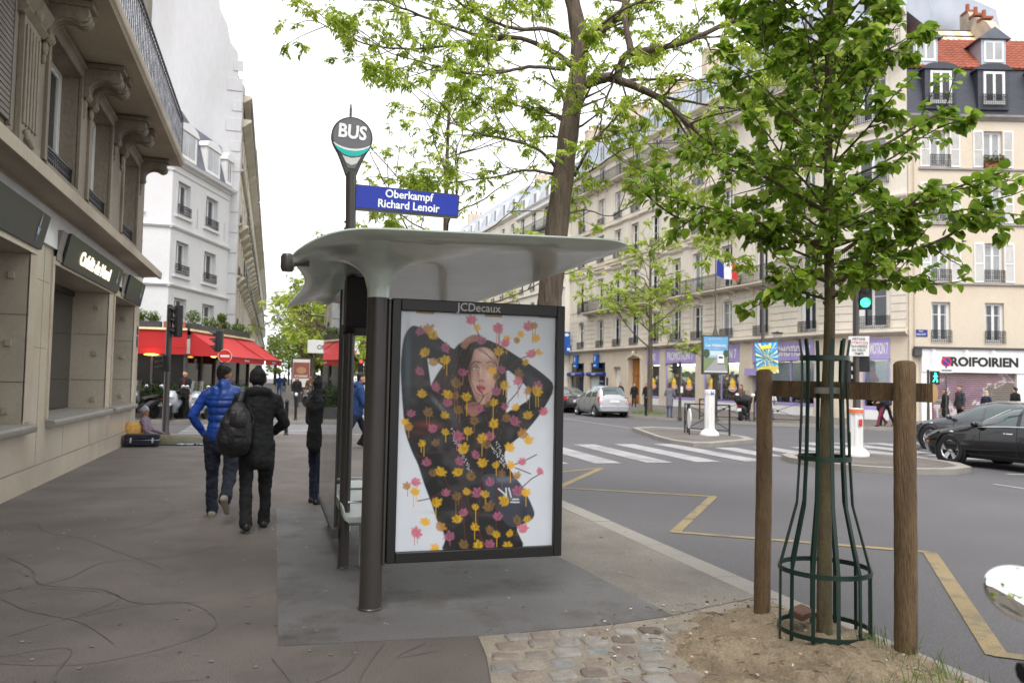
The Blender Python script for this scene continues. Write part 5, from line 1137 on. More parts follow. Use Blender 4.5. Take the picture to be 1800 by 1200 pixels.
stroke([(823, 639), (829, 634.5), (838, 636)], 2.0, C(62, 40, 34), .9, .9); stroke([(849, 637), (856, 634.5), (863, 638)], 1.8, C(74, 48, 40), .85, .9)
draw(smoothp([(824.5, 647), (830, 643.4), (836, 646.6), (830, 649)]), C(212, 200, 196), .5); blob(830.6, 646, 2.1, 2.0, C(44, 34, 32), 1.); blob(830, 645.2, .7, .6, C(230, 230, 230), .8); stroke([(823.6, 647), (829, 643), (836.6, 646.6)], 1.2, C(30, 20, 20), .95, .5); stroke([(825, 648.6), (830, 650), (835, 648)], .8, C(110, 72, 64), .7, .5)
draw(smoothp([(850, 647), (856, 644), (862, 647.4), (856, 649.6)]), C(206, 192, 186), .5); blob(856, 646.6, 2.0, 1.8, C(48, 36, 34), 1.); stroke([(849.6, 647.4), (856, 643.6), (862.6, 647.6)], 1.2, C(34, 24, 22), .95, .5)
draw(smoothp([(831, 680), (836, 676.4), (839, 677.4), (843, 677.6), (847, 682), (841, 682.4), (836, 681.4)]), C(170, 78, 84), .7); draw(smoothp([(831.5, 682), (839, 683), (846, 683), (842, 689), (836, 689)]), C(196, 100, 104), .8); stroke([(831.4, 681.6), (838, 682.6), (846, 682.8)], 1.3, C(84, 30, 34), .95, .5); blob(841, 686, 2.4, 1.2, C(232, 160, 158), .7)
for pts in ([(830, 610), (838, 616), (852, 625), (862, 634), (868, 642)], [(826, 612), (818, 638), (821, 668), (830, 690), (842, 697), (852, 690)], [(834, 610), (846, 618), (856, 630)], [(800, 610), (786, 648), (771, 688), (762, 730)], [(812, 634), (806, 690), (813, 742)], [(866, 640), (872, 690), (868, 740)], [(776, 640), (764, 662), (754, 690)], [(822, 640), (812, 676), (816, 704)]): stroke(pts, 1.1, C(48, 30, 25), .9, .7)
bag = coverage(smoothp([(841, 838), (856, 832), (889, 836), (908, 848), (929, 886), (933, 905), (918, 917), (889, 923), (862, 888), (846, 858)]), 1.0); paint(bag, C(56, 60, 76))
for f in ((878, 842, 24, 6, C(112, 118, 136), .8, .1), (900, 868, 16, 14, C(96, 102, 122), .6), (915, 900, 8, 16, C(40, 42, 54), .7, -.4), (868, 870, 8, 20, C(38, 40, 52), .6, -.5)): paint(f[5]*np.exp(-(((PXg-f[0])/f[2])**2+((PYg-f[1])/f[3])**2))*bag, f[4])
for a, b in (((870, 858), (884, 870)), ((883, 857), (884, 874)), ((888, 857), (892, 872)), ((892, 876), (905, 876)), ((892, 881), (906, 881))): stroke([a, b], 2.6, C(226, 226, 230), .95)
for (x0_, y0_, x1_, y1_, n_) in ((792, 765, 822, 828, 40), (855, 780, 884, 822, 34), (866, 775, 880, 812, 26), (789, 752, 806, 790, 18)):
    for k in range(n_): t = k/n_; x = x0_+(x1_-x0_)*t+rnd.uniform(-3, 3); y = y0_+(y1_-y0_)*t; a = rnd.uniform(0, 3.1); stroke([(x, y), (x+2.2*math.cos(a), y+2.2*math.sin(a))], .9, C(214, 214, 218), .9, .4)
img *= (1+(-.07+.14*pnoise(2.0, 9))*bm_)[..., None]
TW = C(84, 36, 34)
def c1(x, y): return 660+x/5., 520+y/5.
def c2(x, y): return 660+x/4.8, 740+y/4.8
for pts in ([(520, 360), (600, 450), (660, 530), (710, 620)], [(320, 660), (400, 740), (480, 800)], [(1050, 235), (1050, 430)], [(830, 230), (880, 350)], [(1320, 520), (1220, 560), (1130, 650)], [(1260, 760), (1210, 850), (1130, 940)], [(585, 680), (590, 820)],
            [(860, 790), (920, 880), (870, 960)], [(700, 1180), (740, 1090), (860, 1060)], [(930, 1040), (960, 1120), (1000, 1180)]): stroke([c1(*p) for p in pts], 2.0, TW, .9)
for pts in ([(1330, 280), (1250, 320), (1150, 360), (1000, 410)], [(1280, 440), (1150, 390)], [(1380, 430), (1290, 480), (1200, 560)], [(350, 672), (430, 655), (540, 600)], [(430, 268), (560, 255), (660, 300)], [(690, 380), (700, 560), (710, 720), (740, 1070)], [(800, 60), (820, 240)],
            [(560, 480), (620, 590), (700, 690)], [(920, 200), (880, 360), (850, 560), (850, 700), (830, 850), (800, 960)], [(980, 450), (990, 600), (985, 760), (990, 900)], [(1120, 650), (1050, 720), (1000, 770)], [(740, 600), (780, 780), (880, 1000)], [(830, 950), (880, 1010)], [(340, 275), (400, 320)], [(900, 540), (850, 570)]): stroke([c2(*p) for p in pts], 2.0, TW, .9)
FL1 = "385 300 P|445 285 o|485 335 Y|810 205 p|860 275 y|1040 285 p|1120 375 y|1105 415 p|1240 340 y|1210 390 o|1310 270 p|1360 260 o|1380 375 y|895 390 P|590 450 P|420 490 Y|490 580 o|590 560 Y|1050 490 Y|1340 510 p|1400 495 y|1290 580 Y|375 660 P|735 670 P|990 655 y|1030 710 O|1075 650 P|1225 685 O|1220 750 p|680 765 O|510 800 P|395 860 Y|615 870 Y|680 880 O|770 890 Y|1100 790 Y|1025 840 P|1310 835 o|1395 800 P|1390 840 Y|610 940 P|955 950 O|1005 940 Y|1110 970 P|1200 980 y|880 995 P|445 1025 O|700 1005 O|305 1035 P|585 1050 Y|1310 1050 Y|1450 1020 p|840 1100 O|1120 1075 O|1190 1105 P|255 1110 y|290 1155 o|1005 1125 Y|490 1165 P"
FL2 = "570 95 Y|470 65 P|670 130 P|750 85 Y|935 130 P|870 150 Y|900 195 O|965 30 Y|1210 110 o|1260 165 y|385 190 Y|490 185 O|720 235 Y|1100 225 y|815 285 P|420 350 P|680 340 P|875 355 Y|985 370 Y|1110 370 y|1210 340 p|1360 420 p|470 440 O|530 430 Y|675 430 Y|775 465 O|1035 440 O|1165 460 o|330 515 p|265 550 o|325 595 y|935 515 P|570 605 P|745 595 Y|830 605 P|895 615 Y|665 635 O|1175 590 P|1240 600 y|495 685 Y|1060 670 Y|815 720 Y|930 720 O|720 770 P|1000 800 P|670 825 Y|410 850 y|1165 830 O|1255 820 Y|335 940 p|530 890 o|810 890 Y|940 920 O|990 950 Y|1215 900 p|1105 940 Y|605 970 P|720 1040 O|840 1040 Y|935 1035 P|490 1065 y|1090 1045 Y"
PC = {'y': C(238, 178, 20), 'p': C(212, 108, 130), 'o': C(184, 132, 62), 'Y': C(220, 172, 20), 'P': C(174, 96, 124), 'O': C(136, 102, 54)}
brush = np.clip((pnoise(1.6, 12)*.5+pnoise(4., 13)*.5-.30)*2.6, 0, 1)
for src, cv in ((FL1, c1), (FL2, c2)):
    for it in src.split('|'):
        a, b, k = it.split(); x, y = cv(float(a), float(b)); s = 8.8*rnd.uniform(.74, 1.2); rot = rnd.uniform(-1.1, 1.1); col = PC[k]
        if rnd.random() < (.5 if k in 'YO' else .25):
            for dx in ((-2.2, 2.4) if rnd.random() < .4 else (rnd.uniform(-1, 1),)): stroke([(x+dx, y), (x+dx, y+rnd.uniform(14, 32))], 1.3, col, .9, .5)
        pts = []; ph = [rnd.uniform(.45, 1.2) for _ in range(5)]
        for i in range(44):                                    # brush stamp: ragged leaf lobes on top, round foot
            q = 2*math.pi*i/44; u_ = math.sin(q); lobe = ph[int(((q-.2) % (2*math.pi))/(math.pi/4)) % 5]
            r = s*(.66+(.52*lobe*abs(math.cos(3.5*(q-math.pi/2)))**.8 if u_ > -.15 else .20+.1*u_)+.07*rnd.uniform(-1, 1)); px_, pz_ = r*math.cos(q), -r*u_*.95
            pts.append((x+px_*math.cos(rot)-pz_*math.sin(rot), y+px_*math.sin(rot)+pz_*math.cos(rot)))
        cv_ = coverage(pts, 1.2); al = cv_*(.72+.28*brush if k.isupper() else .86+.14*brush); paint(al, col)
        if k.isupper():
            for t in range(4): ox = rnd.uniform(-.6, .6)*s; l_ = rnd.uniform(.3, .65)*s; stroke([(x+ox*.6, y+l_*.6), (x+ox*1.1, y-l_)], 1.1, tuple(c*.4 for c in col), .75, .6)
for a, b, c in ((703, 744, 545), (842, 860, 552), (935, 956, 555)): draw([(b-14, c-3), (b+16, c-2), (b+15, c+5), (b-15, c+3)], C(176, 138, 70))
ps = MB(TS); ex = .0
vs = []; yp = PY+.040
for j in range(GH_+1):
    for i in range(GW_+1): vs.append((SX0-.004+(SX1-SX0+.008)*i/GW_, yp, SZ1+.004-(SZ1-SZ0+.008)*j/GH_))
ps.add(vs, []); img = np.clip(img, 0, 1)
for j in range(GH_):
    for i in range(GW_): q = j*(GW_+1)+i; ps.f.append([q+GW_+1, q+GW_+2, q+1, q]); ps.mi.append(0); ps.fc.append(img[j, i])
ps.build('poster', m_print, ad, colors=True, smooth=False)

# ================================================================== bus stop sign rising through the roof
bs = thing('bus_stop_sign', 'teardrop bus stop sign on a grey mast above the shelter roof', 'bus stop sign', (.63, 6.98, 2.5))
TB = Matrix.Translation((-.63, -6.98, -2.5))
m = MB(TB); m.tube([(.63, 6.98, 2.42), (.61, 6.98, 3.0), (.602, 6.98, 3.40)], [.046, .044, .046], 16); m.build('mast', m_brown, bs)
cx, cz = .600, 3.705
def tear(r, zb, wb, n=30):
    pts = []
    for i in range(n+1):
        a = R(-28)+R(236)*i/n; pts.append((cx+r*math.cos(a), cz+r*math.sin(a)))
    e = pts[-1]; s = pts[0]
    for t in (.25, .5, .75, 1): pts.append((e[0]+(cx-wb-e[0])*(t**.8), e[1]+(zb-e[1])*t))
    for t in (1, .75, .5, .25): pts.append((s[0]+(cx+wb-s[0])*(t**.8), s[1]+(zb-s[1])*t))
    return pts
m = MB(TB); m.prism(tear(.178, 3.37, .046), 6.95, 7.01, 'y'); m.build('sign_head', m_brown, bs, bevel=.006)
F = 6.95
def zarc(rad, cz2, a0, a1, n=14): return [(cx+rad*math.cos(R(a0+(a1-a0)*i/n)), cz2+rad*math.sin(R(a0+(a1-a0)*i/n))) for i in range(n+1)]
m = MB(TB); m.c = C(104, 103, 108); m.prism(tear(.162, 3.43, .03), F-.004, F, 'y')
m.c = C(226, 226, 224); m.prism(zarc(.19, 3.745, 216, 324)+zarc(.30, 3.90, 302, 238), F-.006, F-.003, 'y')
m.c = C(28, 178, 168); m.prism(zarc(.172, 3.705, 212, 328)+zarc(.27, 3.852, 303, 237), F-.008, F-.005, 'y')
m.c = C(196, 198, 196); m.prism([(cx-.078, 3.535), (cx, 3.518), (cx+.078, 3.535), (cx+.045, 3.475), (cx, 3.455), (cx-.045, 3.475)], F-.006, F-.003, 'y')
m.c = C(240, 240, 240); m.text('BUS', .165, TR((cx, F-.006, 3.742)) @ FRONT @ Matrix.Rotation(R(-3), 4, 'Z'), .86, .002, .005)
m.build('sign_face', m_attr, bs, colors=True, smooth=False)
m = MB(TB); TT = TR((1.10, 6.98, 3.18), R(-1.5), ry=R(1.2)); m.T = TB @ TT
m.prism([(-.455, -.115), (.455, -.105), (.462, -.09), (.462, .10), (.45, .112), (-.45, .112), (-.462, .1), (-.462, -.105)], -.02, .02, 'y'); m.box(-.50, -.45, -.012, .012, -.09, .09)
npn = m.build('name_plate', m_brown, bs, bevel=.003)
m = MB(TB @ TT); m.prism([(-.45, -.092), (.45, -.084), (.452, .10), (-.45, .105)], -.024, -.021, 'y'); m.build('plate_face', mat('blue_enamel', C(26, 48, 158), .35, var=.05, fine=.02), npn, smooth=False)
m_wl = mat('white_lettering', C(238, 238, 238), .5, var=0)
for tx, z in (('Oberkampf', .052), ('Richard Lenoir', -.040)): m = MB(TB @ TT); m.text(tx, .098, TR((0.01, -.027, z)) @ FRONT, .93, .002, .0022); m.build('lettering', m_wl, npn, smooth=False)

# ================================================================== young tree's stakes and guard
m_wood = mat('weathered_wood', C(116, 94, 68), .85, var=.35, scale=1.2, fine=.3, bump=.9, bscale=14, stretch=(9, 9, 1.0), stain=C(44, 35, 28), stainamt=.85, stainscale=.9)
m_endg = mat('wood_end_grain', C(190, 154, 104), .85, var=.2, scale=12, fine=.15)
def stake(x, y, z1, r, label, lean=(0, 0)):
    t = thing('tree_stake', label, 'wooden stake', (x, y, 0), group='stakes of the young tree')
    m = MB(); pts = []; rr = []
    n = 22; prof = []
    for i in range(n+1):
        z = -.1+(z1+.1)*i/n; pts.append((lean[0]*z+.004*math.sin(z*3+x*9), lean[1]*z+.004*math.cos(z*2.3), z)); rr.append(r*(1.03-.05*i/n)*(1+.02*math.sin(i*2.1)))
    pts.append((lean[0]*z1, lean[1]*z1, z1+.012)); rr.append(r*.86)
    m.tube(pts, rr, 20); m.build('shaft', m_wood, t, ang=50); return t
stake(3.285, 4.82, 1.71, .054, 'round wooden stake left of the tree guard, lamp post behind its top')
stake(3.548, 3.81, 1.755, .062, 'thick round wooden stake right of the tree guard beside the kerb')
t = thing('cross_rail', 'half-round wooden rail joining the two stakes behind the young tree', 'wooden rail', (3.285, 4.82, 1.58))
a = Vector((0, 0, .0)); b = Vector((.263, -1.01, -.005)); dv = (b-a).normalized(); sd = dv.cross(Vector((0, 0, 1)))
# behind both stakes (street side)
m = MB(Matrix.Translation((.078, .02, .02)))
P = []
for i in range(13):
    q = R(-90+180*i/12); P.append((-.055*math.cos(q)*.9+.01, .055*math.sin(q)))
P = P[::-1]+[(.014, -.055), (.014, .055)]
rows = []
for e in (a-dv*.02, b+dv*.13): rows.append([e+sd*p[0]+Vector((0, 0, p[1])) for p in P])
k = len(P); m.add(rows[0]+rows[1], [[i, (i+1) % k, (i+1) % k+k, i+k] for i in range(k)]); m.m = 1; m.add(rows[0]+rows[1], [list(range(k))[::-1], list(range(k, 2*k))])
m.build('rail', [m_wood, m_endg], t, ang=40)
TG = (3.37, 4.29)
m_guard = mat('green_guard_paint', C(21, 47, 39), .4, var=.12, scale=6, fine=.05, spec=.5)
tg = thing('tree_guard', 'dark green steel tree guard, bell shaped, around the young trunk', 'tree guard', (TG[0], TG[1], .06))
gx = 0
def gpt(a, r, z): return (gx+r*math.cos(a), r*math.sin(a), z)
for i in range(12):
    a = 2*math.pi*i/12+.15; tall = i % 3 != 1
    m = MB()
    prof = [(.275, -.06), (.272, .43), (.17, .82), (.152, 1.12)]+([(.138, 1.60), (.142, 1.76), (.156, 1.86)] if tall else [(.15, 1.28)])
    pts = [gpt(a, r, z) for r, z in prof]
    tx, ty = -math.sin(a), math.cos(a); w_ = .0105; d_ = .005
    vs = []
    for (x, y, z) in pts:
        ex, ey = math.cos(a), math.sin(a)
        vs += [(x-tx*w_-ex*d_, y-ty*w_-ey*d_, z), (x+tx*w_-ex*d_, y+ty*w_-ey*d_, z), (x+tx*w_+ex*d_, y+ty*w_+ey*d_, z), (x-tx*w_+ex*d_, y-ty*w_+ey*d_, z)]
    n = len(pts)
    m.add(vs, [[0, 1, 2, 3][::-1], [4*n-4, 4*n-3, 4*n-2, 4*n-1]]+[[4*q+e, 4*q+(e+1) % 4, 4*q+4+(e+1) % 4, 4*q+4+e] for q in range(n-1) for e in range(4)])
    m.build('bar', m_guard, tg, ang=30)
for z, r in ((.05, .280), (.42, .277), (1.11, .158), (1.74, .147)):
    m = MB(); n = 40; vs = []
    for k in range(n):
        a = 2*math.pi*k/n
        for (rr, zz) in ((r-.005, z-.015), (r+.003, z-.015), (r+.003, z+.015), (r-.005, z+.015)): vs.append(gpt(a, rr, zz))
    m.add(vs, [[4*k+e, 4*((k+1) % n)+e, 4*((k+1) % n)+(e+1) % 4, 4*k+(e+1) % 4] for k in range(n) for e in range(4)])
    m.build('hoop', m_guard, tg, ang=40)
# broken brick lying in the guard
m = MB(TR((-.05, .12, .05), .5, .25)); m.box(-.09, .09, -.05, .05, 0, .045, .01); o = m.build('broken_brick', mat('brick_red', C(98, 70, 56), .9, var=.25, scale=12, bump=.4), None, bevel=.006)
o.location = (TG[0], TG[1]+.05, .09); tag(o, 'broken brick lying on the earth inside the tree guard', 'brick')
# ================================================================== trees
class Leaves:
    """many leaf faces gathered into one crown mesh"""
    def __init__(s): s.mb = MB()
    def round_leaf(s, p, d, up, size, col):
        d = d.normalized(); n = (up-d*up.dot(d)); n = n.normalized() if n.length > 1e-4 else d.orthogonal().normalized(); sd = d.cross(n)
        prof = [(.03, .03), (-.02, .26), (.12, .46), (.36, .56), (.60, .50), (.82, .30), (1.02, .0)]
        cup = rnd.uniform(.05, .6); drop = rnd.uniform(.05, .75); vs = []; wv = rnd.uniform(0, 6)
        for sgn in (1, -1):
            for t, wd in prof:
                j = 1+.07*math.sin(t*26+wv+sgn)
                vs.append(p+(d*(t)+sd*(sgn*wd*j*.98)+n*(cup*wd*1.1-drop*t*t+.03*math.sin(t*14+wv)))*size)
        mid = [p+(d*t-n*(drop*t*t))*size for t, wd in prof]
        k = len(prof); V = vs+mid; F = []
        for i in range(k-1):
            F.append([2*k+i, 2*k+i+1, i+1, i]); F.append([2*k+i+1, 2*k+i, k+i, k+i+1])
        s.mb.c = col; s.mb.add(V, F)
    def leaflet(s, p, d, up, size, col, wd=.3):
        d = d.normalized(); sd = d.cross(up); sd = sd.normalized() if sd.length > 1e-4 else d.orthogonal().normalized(); n = sd.cross(d)
        dr = rnd.uniform(0, .3)
        s.mb.c = col
        s.mb.add([p, p+(d*.4+sd*wd*.5+n*.06)*size, p+(d-n*dr)*size, p+(d*.4-sd*wd*.5+n*.06)*size], [[0, 1, 2, 3]])
def limb(mb, P, r0, r1, k=5, n=8, wob=.0):
    Q = curve(P, k)
    if wob: Q = [q+rv()*wob*(0 < i < len(Q)-1) for i, q in enumerate(Q)]
    L = len(Q); mb.tube(Q, [r0+(r1-r0)*(i/(L-1))**.8 for i in range(L)], n); return Q

# ---- (1) young tree inside the guard
ty = thing('young_tree', 'young street tree with broad fresh green leaves inside the green tree guard', 'tree', (3.37, 4.29, .05))
YB = Vector((3.37, 4.29, .05))
tb = MB(); lv = Leaves()
spine = curve([(0, 0, -.08), (.0, 0, .5), (.015, .01, 1.2), (.035, -.005, 2.0), (.03, .0, 2.7), (.04, .01, 3.6), (.06, .0, 4.6), (.06, 0, 5.4)], 6)
L = len(spine); tb.tube(spine, [.047*(1-.78*(i/(L-1))**.9)+.004+(.02 if i == 0 else 0) for i in range(L)], 12)
def ygreen():
    t = rnd.random(); k = rnd.uniform(.7, 1.25)
    c = C(108, 140, 38) if t < .35 else C(142, 172, 54) if t < .75 else C(178, 198, 88)
    return tuple(x*k for x in c)
def ybranch(p, d, ln, r, lvl):
    P = [p]; q = p; dd = d.copy(); seg = max(3, int(ln/.12)); 
    for i in range(seg):
        dd = (dd+rv()*.16+Vector((0, 0, .03 if lvl else .035))).normalized(); q = q+dd*(ln/seg); P.append(q)
    tb.tube(P, [r*(1-.75*i/seg)+.0015 for i in range(seg+1)], 5)
    for i in range(1, seg+1):
        f = i/seg
        if lvl < 2 and f > .18 and rnd.random() < (.66 if lvl == 0 else .34):
            a = rv(); sdir = (dd*.75+(a-dd*a.dot(dd))*.95).normalized(); ybranch(P[i], sdir, ln*rnd.uniform(.26, .46)*(1-.4*f), r*.5, lvl+1)
        if f > .06 or lvl:
            for s in range(5 if lvl else 4):
                if rnd.random() < .72:
                    a = rv(); ax = (P[i]-P[i-1]).normalized()
                    ld = (ax*.5+(a-ax*a.dot(ax))*.9+Vector((0, 0, -.30))).normalized()
                    base = P[i]-ax*rnd.random()*(ln/seg); e = base+ld*rnd.uniform(.015, .035)
                    up = (Vector((0, 0, 1))+rv()*.55).normalized()
                    lv.round_leaf(e, ld, up, rnd.choice((rnd.uniform(.026, .042), rnd.uniform(.038, .056), rnd.uniform(.046, .068))), ygreen())
    for s in range(2): lv.round_leaf(P[-1], (dd+rv()*.7).normalized(), (Vector((0, 0, 1))+rv()*.4), rnd.uniform(.04, .075), tuple(c*1.15 for c in C(122, 150, 56)))
ga = 0.
zz = 2.12
while zz < 5.3:
    i = min(range(L), key=lambda k: abs(spine[k].z-zz)); p = spine[i]; h = (zz-2.0)/3.2
    ga += 2.4+rnd.uniform(-.3, .3)
    env = (.86 if h < .12 else 1.0 if h < .35 else .88 if h < .55 else .76 if h < .75 else .64)*rnd.uniform(.72, 1.08)
    if math.cos(ga)*.958-math.sin(ga)*.287 > .2: env *= .78
    if zz < 2.5 and math.cos(ga)*.958-math.sin(ga)*.287 < -.1: env *= .55
    el = R(rnd.uniform(14, 30) if h < .3 else rnd.uniform(24, 46))
    ybranch(p, Vector((math.cos(ga)*math.cos(el), math.sin(ga)*math.cos(el), math.sin(el))), env, .0095*(1-.4*h), 0)
    zz += .034
# the long drooping limbs seen on both sides
ax, ay = .958, -.287
def yl(pts): return [Vector((ax*a+.287*b, ay*a+.958*b, z)) for a, b, z in pts]
for pts in ([(0, 0, 2.42), (-.22, -.05, 2.56), (-.5, -.1, 2.60), (-.75, -.15, 2.66), (-.98, -.15, 2.72)], [(0, 0, 2.5), (-.3, .1, 2.52), (-.6, .15, 2.62), (-.9, .15, 2.66), (-1.12, .12, 2.80)],
            [(0, 0, 2.25), (-.15, -.2, 2.28), (-.3, -.35, 2.20), (-.45, -.4, 2.12)], [(0, 0, 2.2), (.25, -.1, 2.34), (.48, -.15, 2.42), (.70, -.2, 2.52), (.84, -.22, 2.66), (.92, -.2, 2.78)],
            [(0, 0, 2.1), (.25, .15, 2.25), (.5, .2, 2.28), (.74, .2, 2.27)], [(0, 0, 2.7), (-.3, -.1, 2.82), (-.6, -.1, 2.98), (-.85, -.1, 3.05)], [(0, 0, 3.0), (.35, .1, 3.12), (.65, .1, 3.3), (.86, .1, 3.42)], [(0, 0, 2.35), (.3, -.3, 2.6), (.6, -.4, 2.75), (.85, -.4, 2.85)]):
    Q = curve(yl(pts), 5); n = len(Q); tb.tube(Q, [.013*(1-.75*i/(n-1))+.0015 for i in range(n)], 6)
    for i in range(3, n):
        dd = (Q[i]-Q[i-1]).normalized()
        for s in range(5):
            a = rv(); ld = (dd*.5+(a-dd*a.dot(dd))*.9+Vector((0, 0, -.3))).normalized()
            lv.round_leaf(Q[i]+ld*.02, ld, Vector((0, 0, 1))+rv()*.5, rnd.uniform(.036, .066), ygreen())
        if i % 2 == 0:
            a = rv(); ybranch(Q[i], (dd*.7+(a-dd*a.dot(dd))).normalized(), rnd.uniform(.15, .32), .004, 2)
trunk = tb.build('trunk', m_bark2, ty, ang=60)
lv.mb.build('crown', m_leaf, ty, colors=True, ang=70)
# strap that ties the trunk to the rail
m = MB(); n = 20
vs = []
for k in range(n+1):
    a = 2*math.pi*k/n; vs += [(.02+.058*math.cos(a)*1.5, .058*math.sin(a), 1.525), (.02+.058*math.cos(a)*1.5, .058*math.sin(a), 1.565)]
m.add(vs, [[2*k, 2*k+2, 2*k+3, 2*k+1] for k in range(n)]); m.build('tie_strap', mat('grey_strap', C(120, 116, 110), .7), trunk)

# ---- (2) compound-leaved street trees
def lime():
    t = rnd.random(); k = rnd.uniform(.85, 1.2); c = C(166, 186, 66) if t < .4 else C(198, 210, 104) if t < .8 else C(140, 164, 58)
    return tuple(x*k for x in c)
def tuft(lv, p, d, size, n=8):
    """a bunch of young drooping leaves at a twig tip"""
    for q in range(rnd.randint(2, 4)):
        a = rv(); rd = (d*.55+a*.8+Vector((0, 0, -.12))).normalized(); ln = size*rnd.uniform(1.3, 2.4); c = lime()
        for j in range(rnd.randint(3, 5)):
            t = (j+1)/5; pp = p+rd*ln*t+Vector((0, 0, -.25*ln*t*t))
            sd = rd.cross(Vector((0, 0, 1))); sd = sd.normalized() if sd.length > .01 else Vector((1, 0, 0))
            for sg in (1, -1):
                kq = rnd.uniform(.85, 1.15); ld = (sd*sg*.8+rd*.4+Vector((0, 0, -.5))+rv()*.3).normalized()
                lv.leaflet(pp, ld, (Vector((0, 0, 1))+rv()*.6), size*rnd.uniform(.8, 1.45), tuple(x*kq for x in c), .40)
def twigs(tb, lv, p, d, ln, r, lvl, maxl, size, dens=1.):
    P = [p]; q = p; dd = d.copy(); seg = max(3, int(ln/.22))
    for i in range(seg):
        dd = (dd+rv()*.22+Vector((0, 0, .04))).normalized(); q = q+dd*(ln/seg); P.append(q)
    tb.tube(P, [r*(1-.7*i/seg)+.002 for i in range(seg+1)], 5 if lvl else 6, caps=False)
    for i in range(1, seg+1):
        f = i/seg
        if lvl < maxl and rnd.random() < .62*dens and f > .15:
            a = rv(); a.z *= .6; ybd = (dd*.7+(a-dd*a.dot(dd))).normalized(); twigs(tb, lv, P[i], ybd, ln*rnd.uniform(.3, .6), r*.55, lvl+1, maxl, size, dens)
        if (lvl >= 1 or f > .5) and rnd.random() < .55*dens: tuft(lv, P[i], (dd+rv()*.6).normalized(), size)
    tuft(lv, P[-1], dd, size); 
CY = 9.3
def inv(px, py, depth_y):
    """photo-measured ray to the plane y = depth_y (trace of the real limbs)"""
    d = _fw+_R*((px-900)/1400.)-_U*((py-600)/1400.); k = depth_y/d.y
    return Vector((d.x*k, depth_y, 1.62+d.z*k))
bt = thing('street_tree', 'large street tree with a leaning grey trunk behind the advertising case', 'tree', (3.16, 9.3, 0), group='trees along the near kerb')
B0 = Vector((3.16, 9.3, 0))
tb = MB(); lv = Leaves()
def W(pts): return [inv(x, y, CY+dy)-B0 for x, y, dy in pts]
tr = [Vector((0, 0, -.1))]+W([(958, 640, 0), (967, 520, 0), (979, 400, 0), (991, 300, 0), (1004, 200, 0), (1018, 110, 0), (1012, 30, .05), (990, -60, .1), (960, -200, .15), (930, -400, .2)])
Q = curve(tr, 5); n = len(Q); tb.tube(Q, [.168*(1-.62*(i/(n-1))**1.2)+(.08*max(0, 1-i/2.5))+.006*math.sin(i*1.7) for i in range(n)], 16)
limbs = [
 ([(1020, 150, 0), (1060, 138, -.15), (1085, 140, -.3), (1150, 168, -.6), (1200, 208, -.9), (1268, 270, -1.1)], .085, .02),
 ([(1085, 140, -.3), (1098, 100, -.4), (1130, 90, -.5), (1200, 75, -.7), (1270, 45, -.9), (1345, 15, -1.1), (1420, -40, -1.2)], .06, .018),
 ([(1110, 92, -.45), (1102, 55, -.3), (1098, 0, -.2), (1120, -90, -.2), (1150, -220, -.3)], .05, .02),
 ([(1022, 70, 0), (1060, 50, .15), (1090, 25, .3), (1130, -50, .5), (1200, -150, .6)], .075, .025),
 ([(1008, 118, 0), (985, 100, .1), (960, 85, .2), (905, 66, .3), (840, 62, .3), (780, 42, .2), (715, 18, .1), (660, -6, 0)], .045, .010),
 ([(905, 66, .3), (860, 72, .4), (800, 80, .5), (735, 86, .6), (660, 82, .7), (600, 60, .8), (552, 34, .8)], .028, .006),
 ([(992, 122, 0), (930, 118, -.2), (880, 128, -.4), (840, 132, -.5), (780, 120, -.6), (725, 105, -.7)], .028, .006),
 ([(1000, 70, 0), (960, 52, -.3), (900, 50, -.6), (830, 20, -.9), (760, -30, -1.1)], .035, .010),
 ([(975, 292, 0), (945, 262, -.2), (890, 245, -.5), (845, 236, -.7), (790, 215, -.9)], .026, .006),
 ([(972, 305, 0), (920, 300, .2), (870, 312, .3), (815, 318, .4), (760, 330, .5)], .022, .005),
 ([(1010, 310, 0), (1035, 262, -.2), (1075, 215, -.3), (1110, 180, -.4), (1150, 150, -.5)], .022, .007),
 ([(990, 330, 0), (1040, 300, .3), (1100, 262, .6), (1160, 250, .8)], .02, .005),
 ([(1095, 142, -.3), (1140, 140, -.1), (1220, 142, .1), (1300, 150, .3), (1390, 150, .4)], .025, .006),
 ([(1150, 168, -.6), (1220, 180, -.7), (1290, 190, -.8), (1370, 165, -.9)], .022, .006),
 ([(1200, 208, -.9), (1240, 290, -1.0), (1260, 330, -1.0)], .014, .004),
 ([(1080, 140, -.3), (1060, 190, -.5), (1060, 250, -.7), (1110, 290, -.8)], .016, .004),
 ([(1018, 118, 0), (1045, 60, -.6), (1090, 20, -1.0), (1180, -20, -1.4)], .03, .01),
 ([(985, 380, 0), (1030, 370, .2), (1075, 380, .4), (1105, 360, .6)], .012, .004),
]
for pts, r0, r1 in limbs:
    Q = limb(tb, W(pts), r0, r1, 6, 8, .006)
    n = len(Q)
    for i in range(n//4, n, 2):
        dd = (Q[i]-Q[i-1]).normalized(); f = i/n
        if rnd.random() < .8:
            a = rv(); a.z = abs(a.z)*.5-.12; a.y *= 1.3
            twigs(tb, lv, Q[i], (dd*.6+(a-dd*a.dot(dd))).normalized(), rnd.uniform(.4, 1.0), max(.005, r1*.7), 0 if rnd.random() < .5 else 1, 2, .060, .78)
    twigs(tb, lv, Q[-1], (Q[-1]-Q[-2]).normalized(), .8, r1*.9, 0, 2, .062, 1.0)
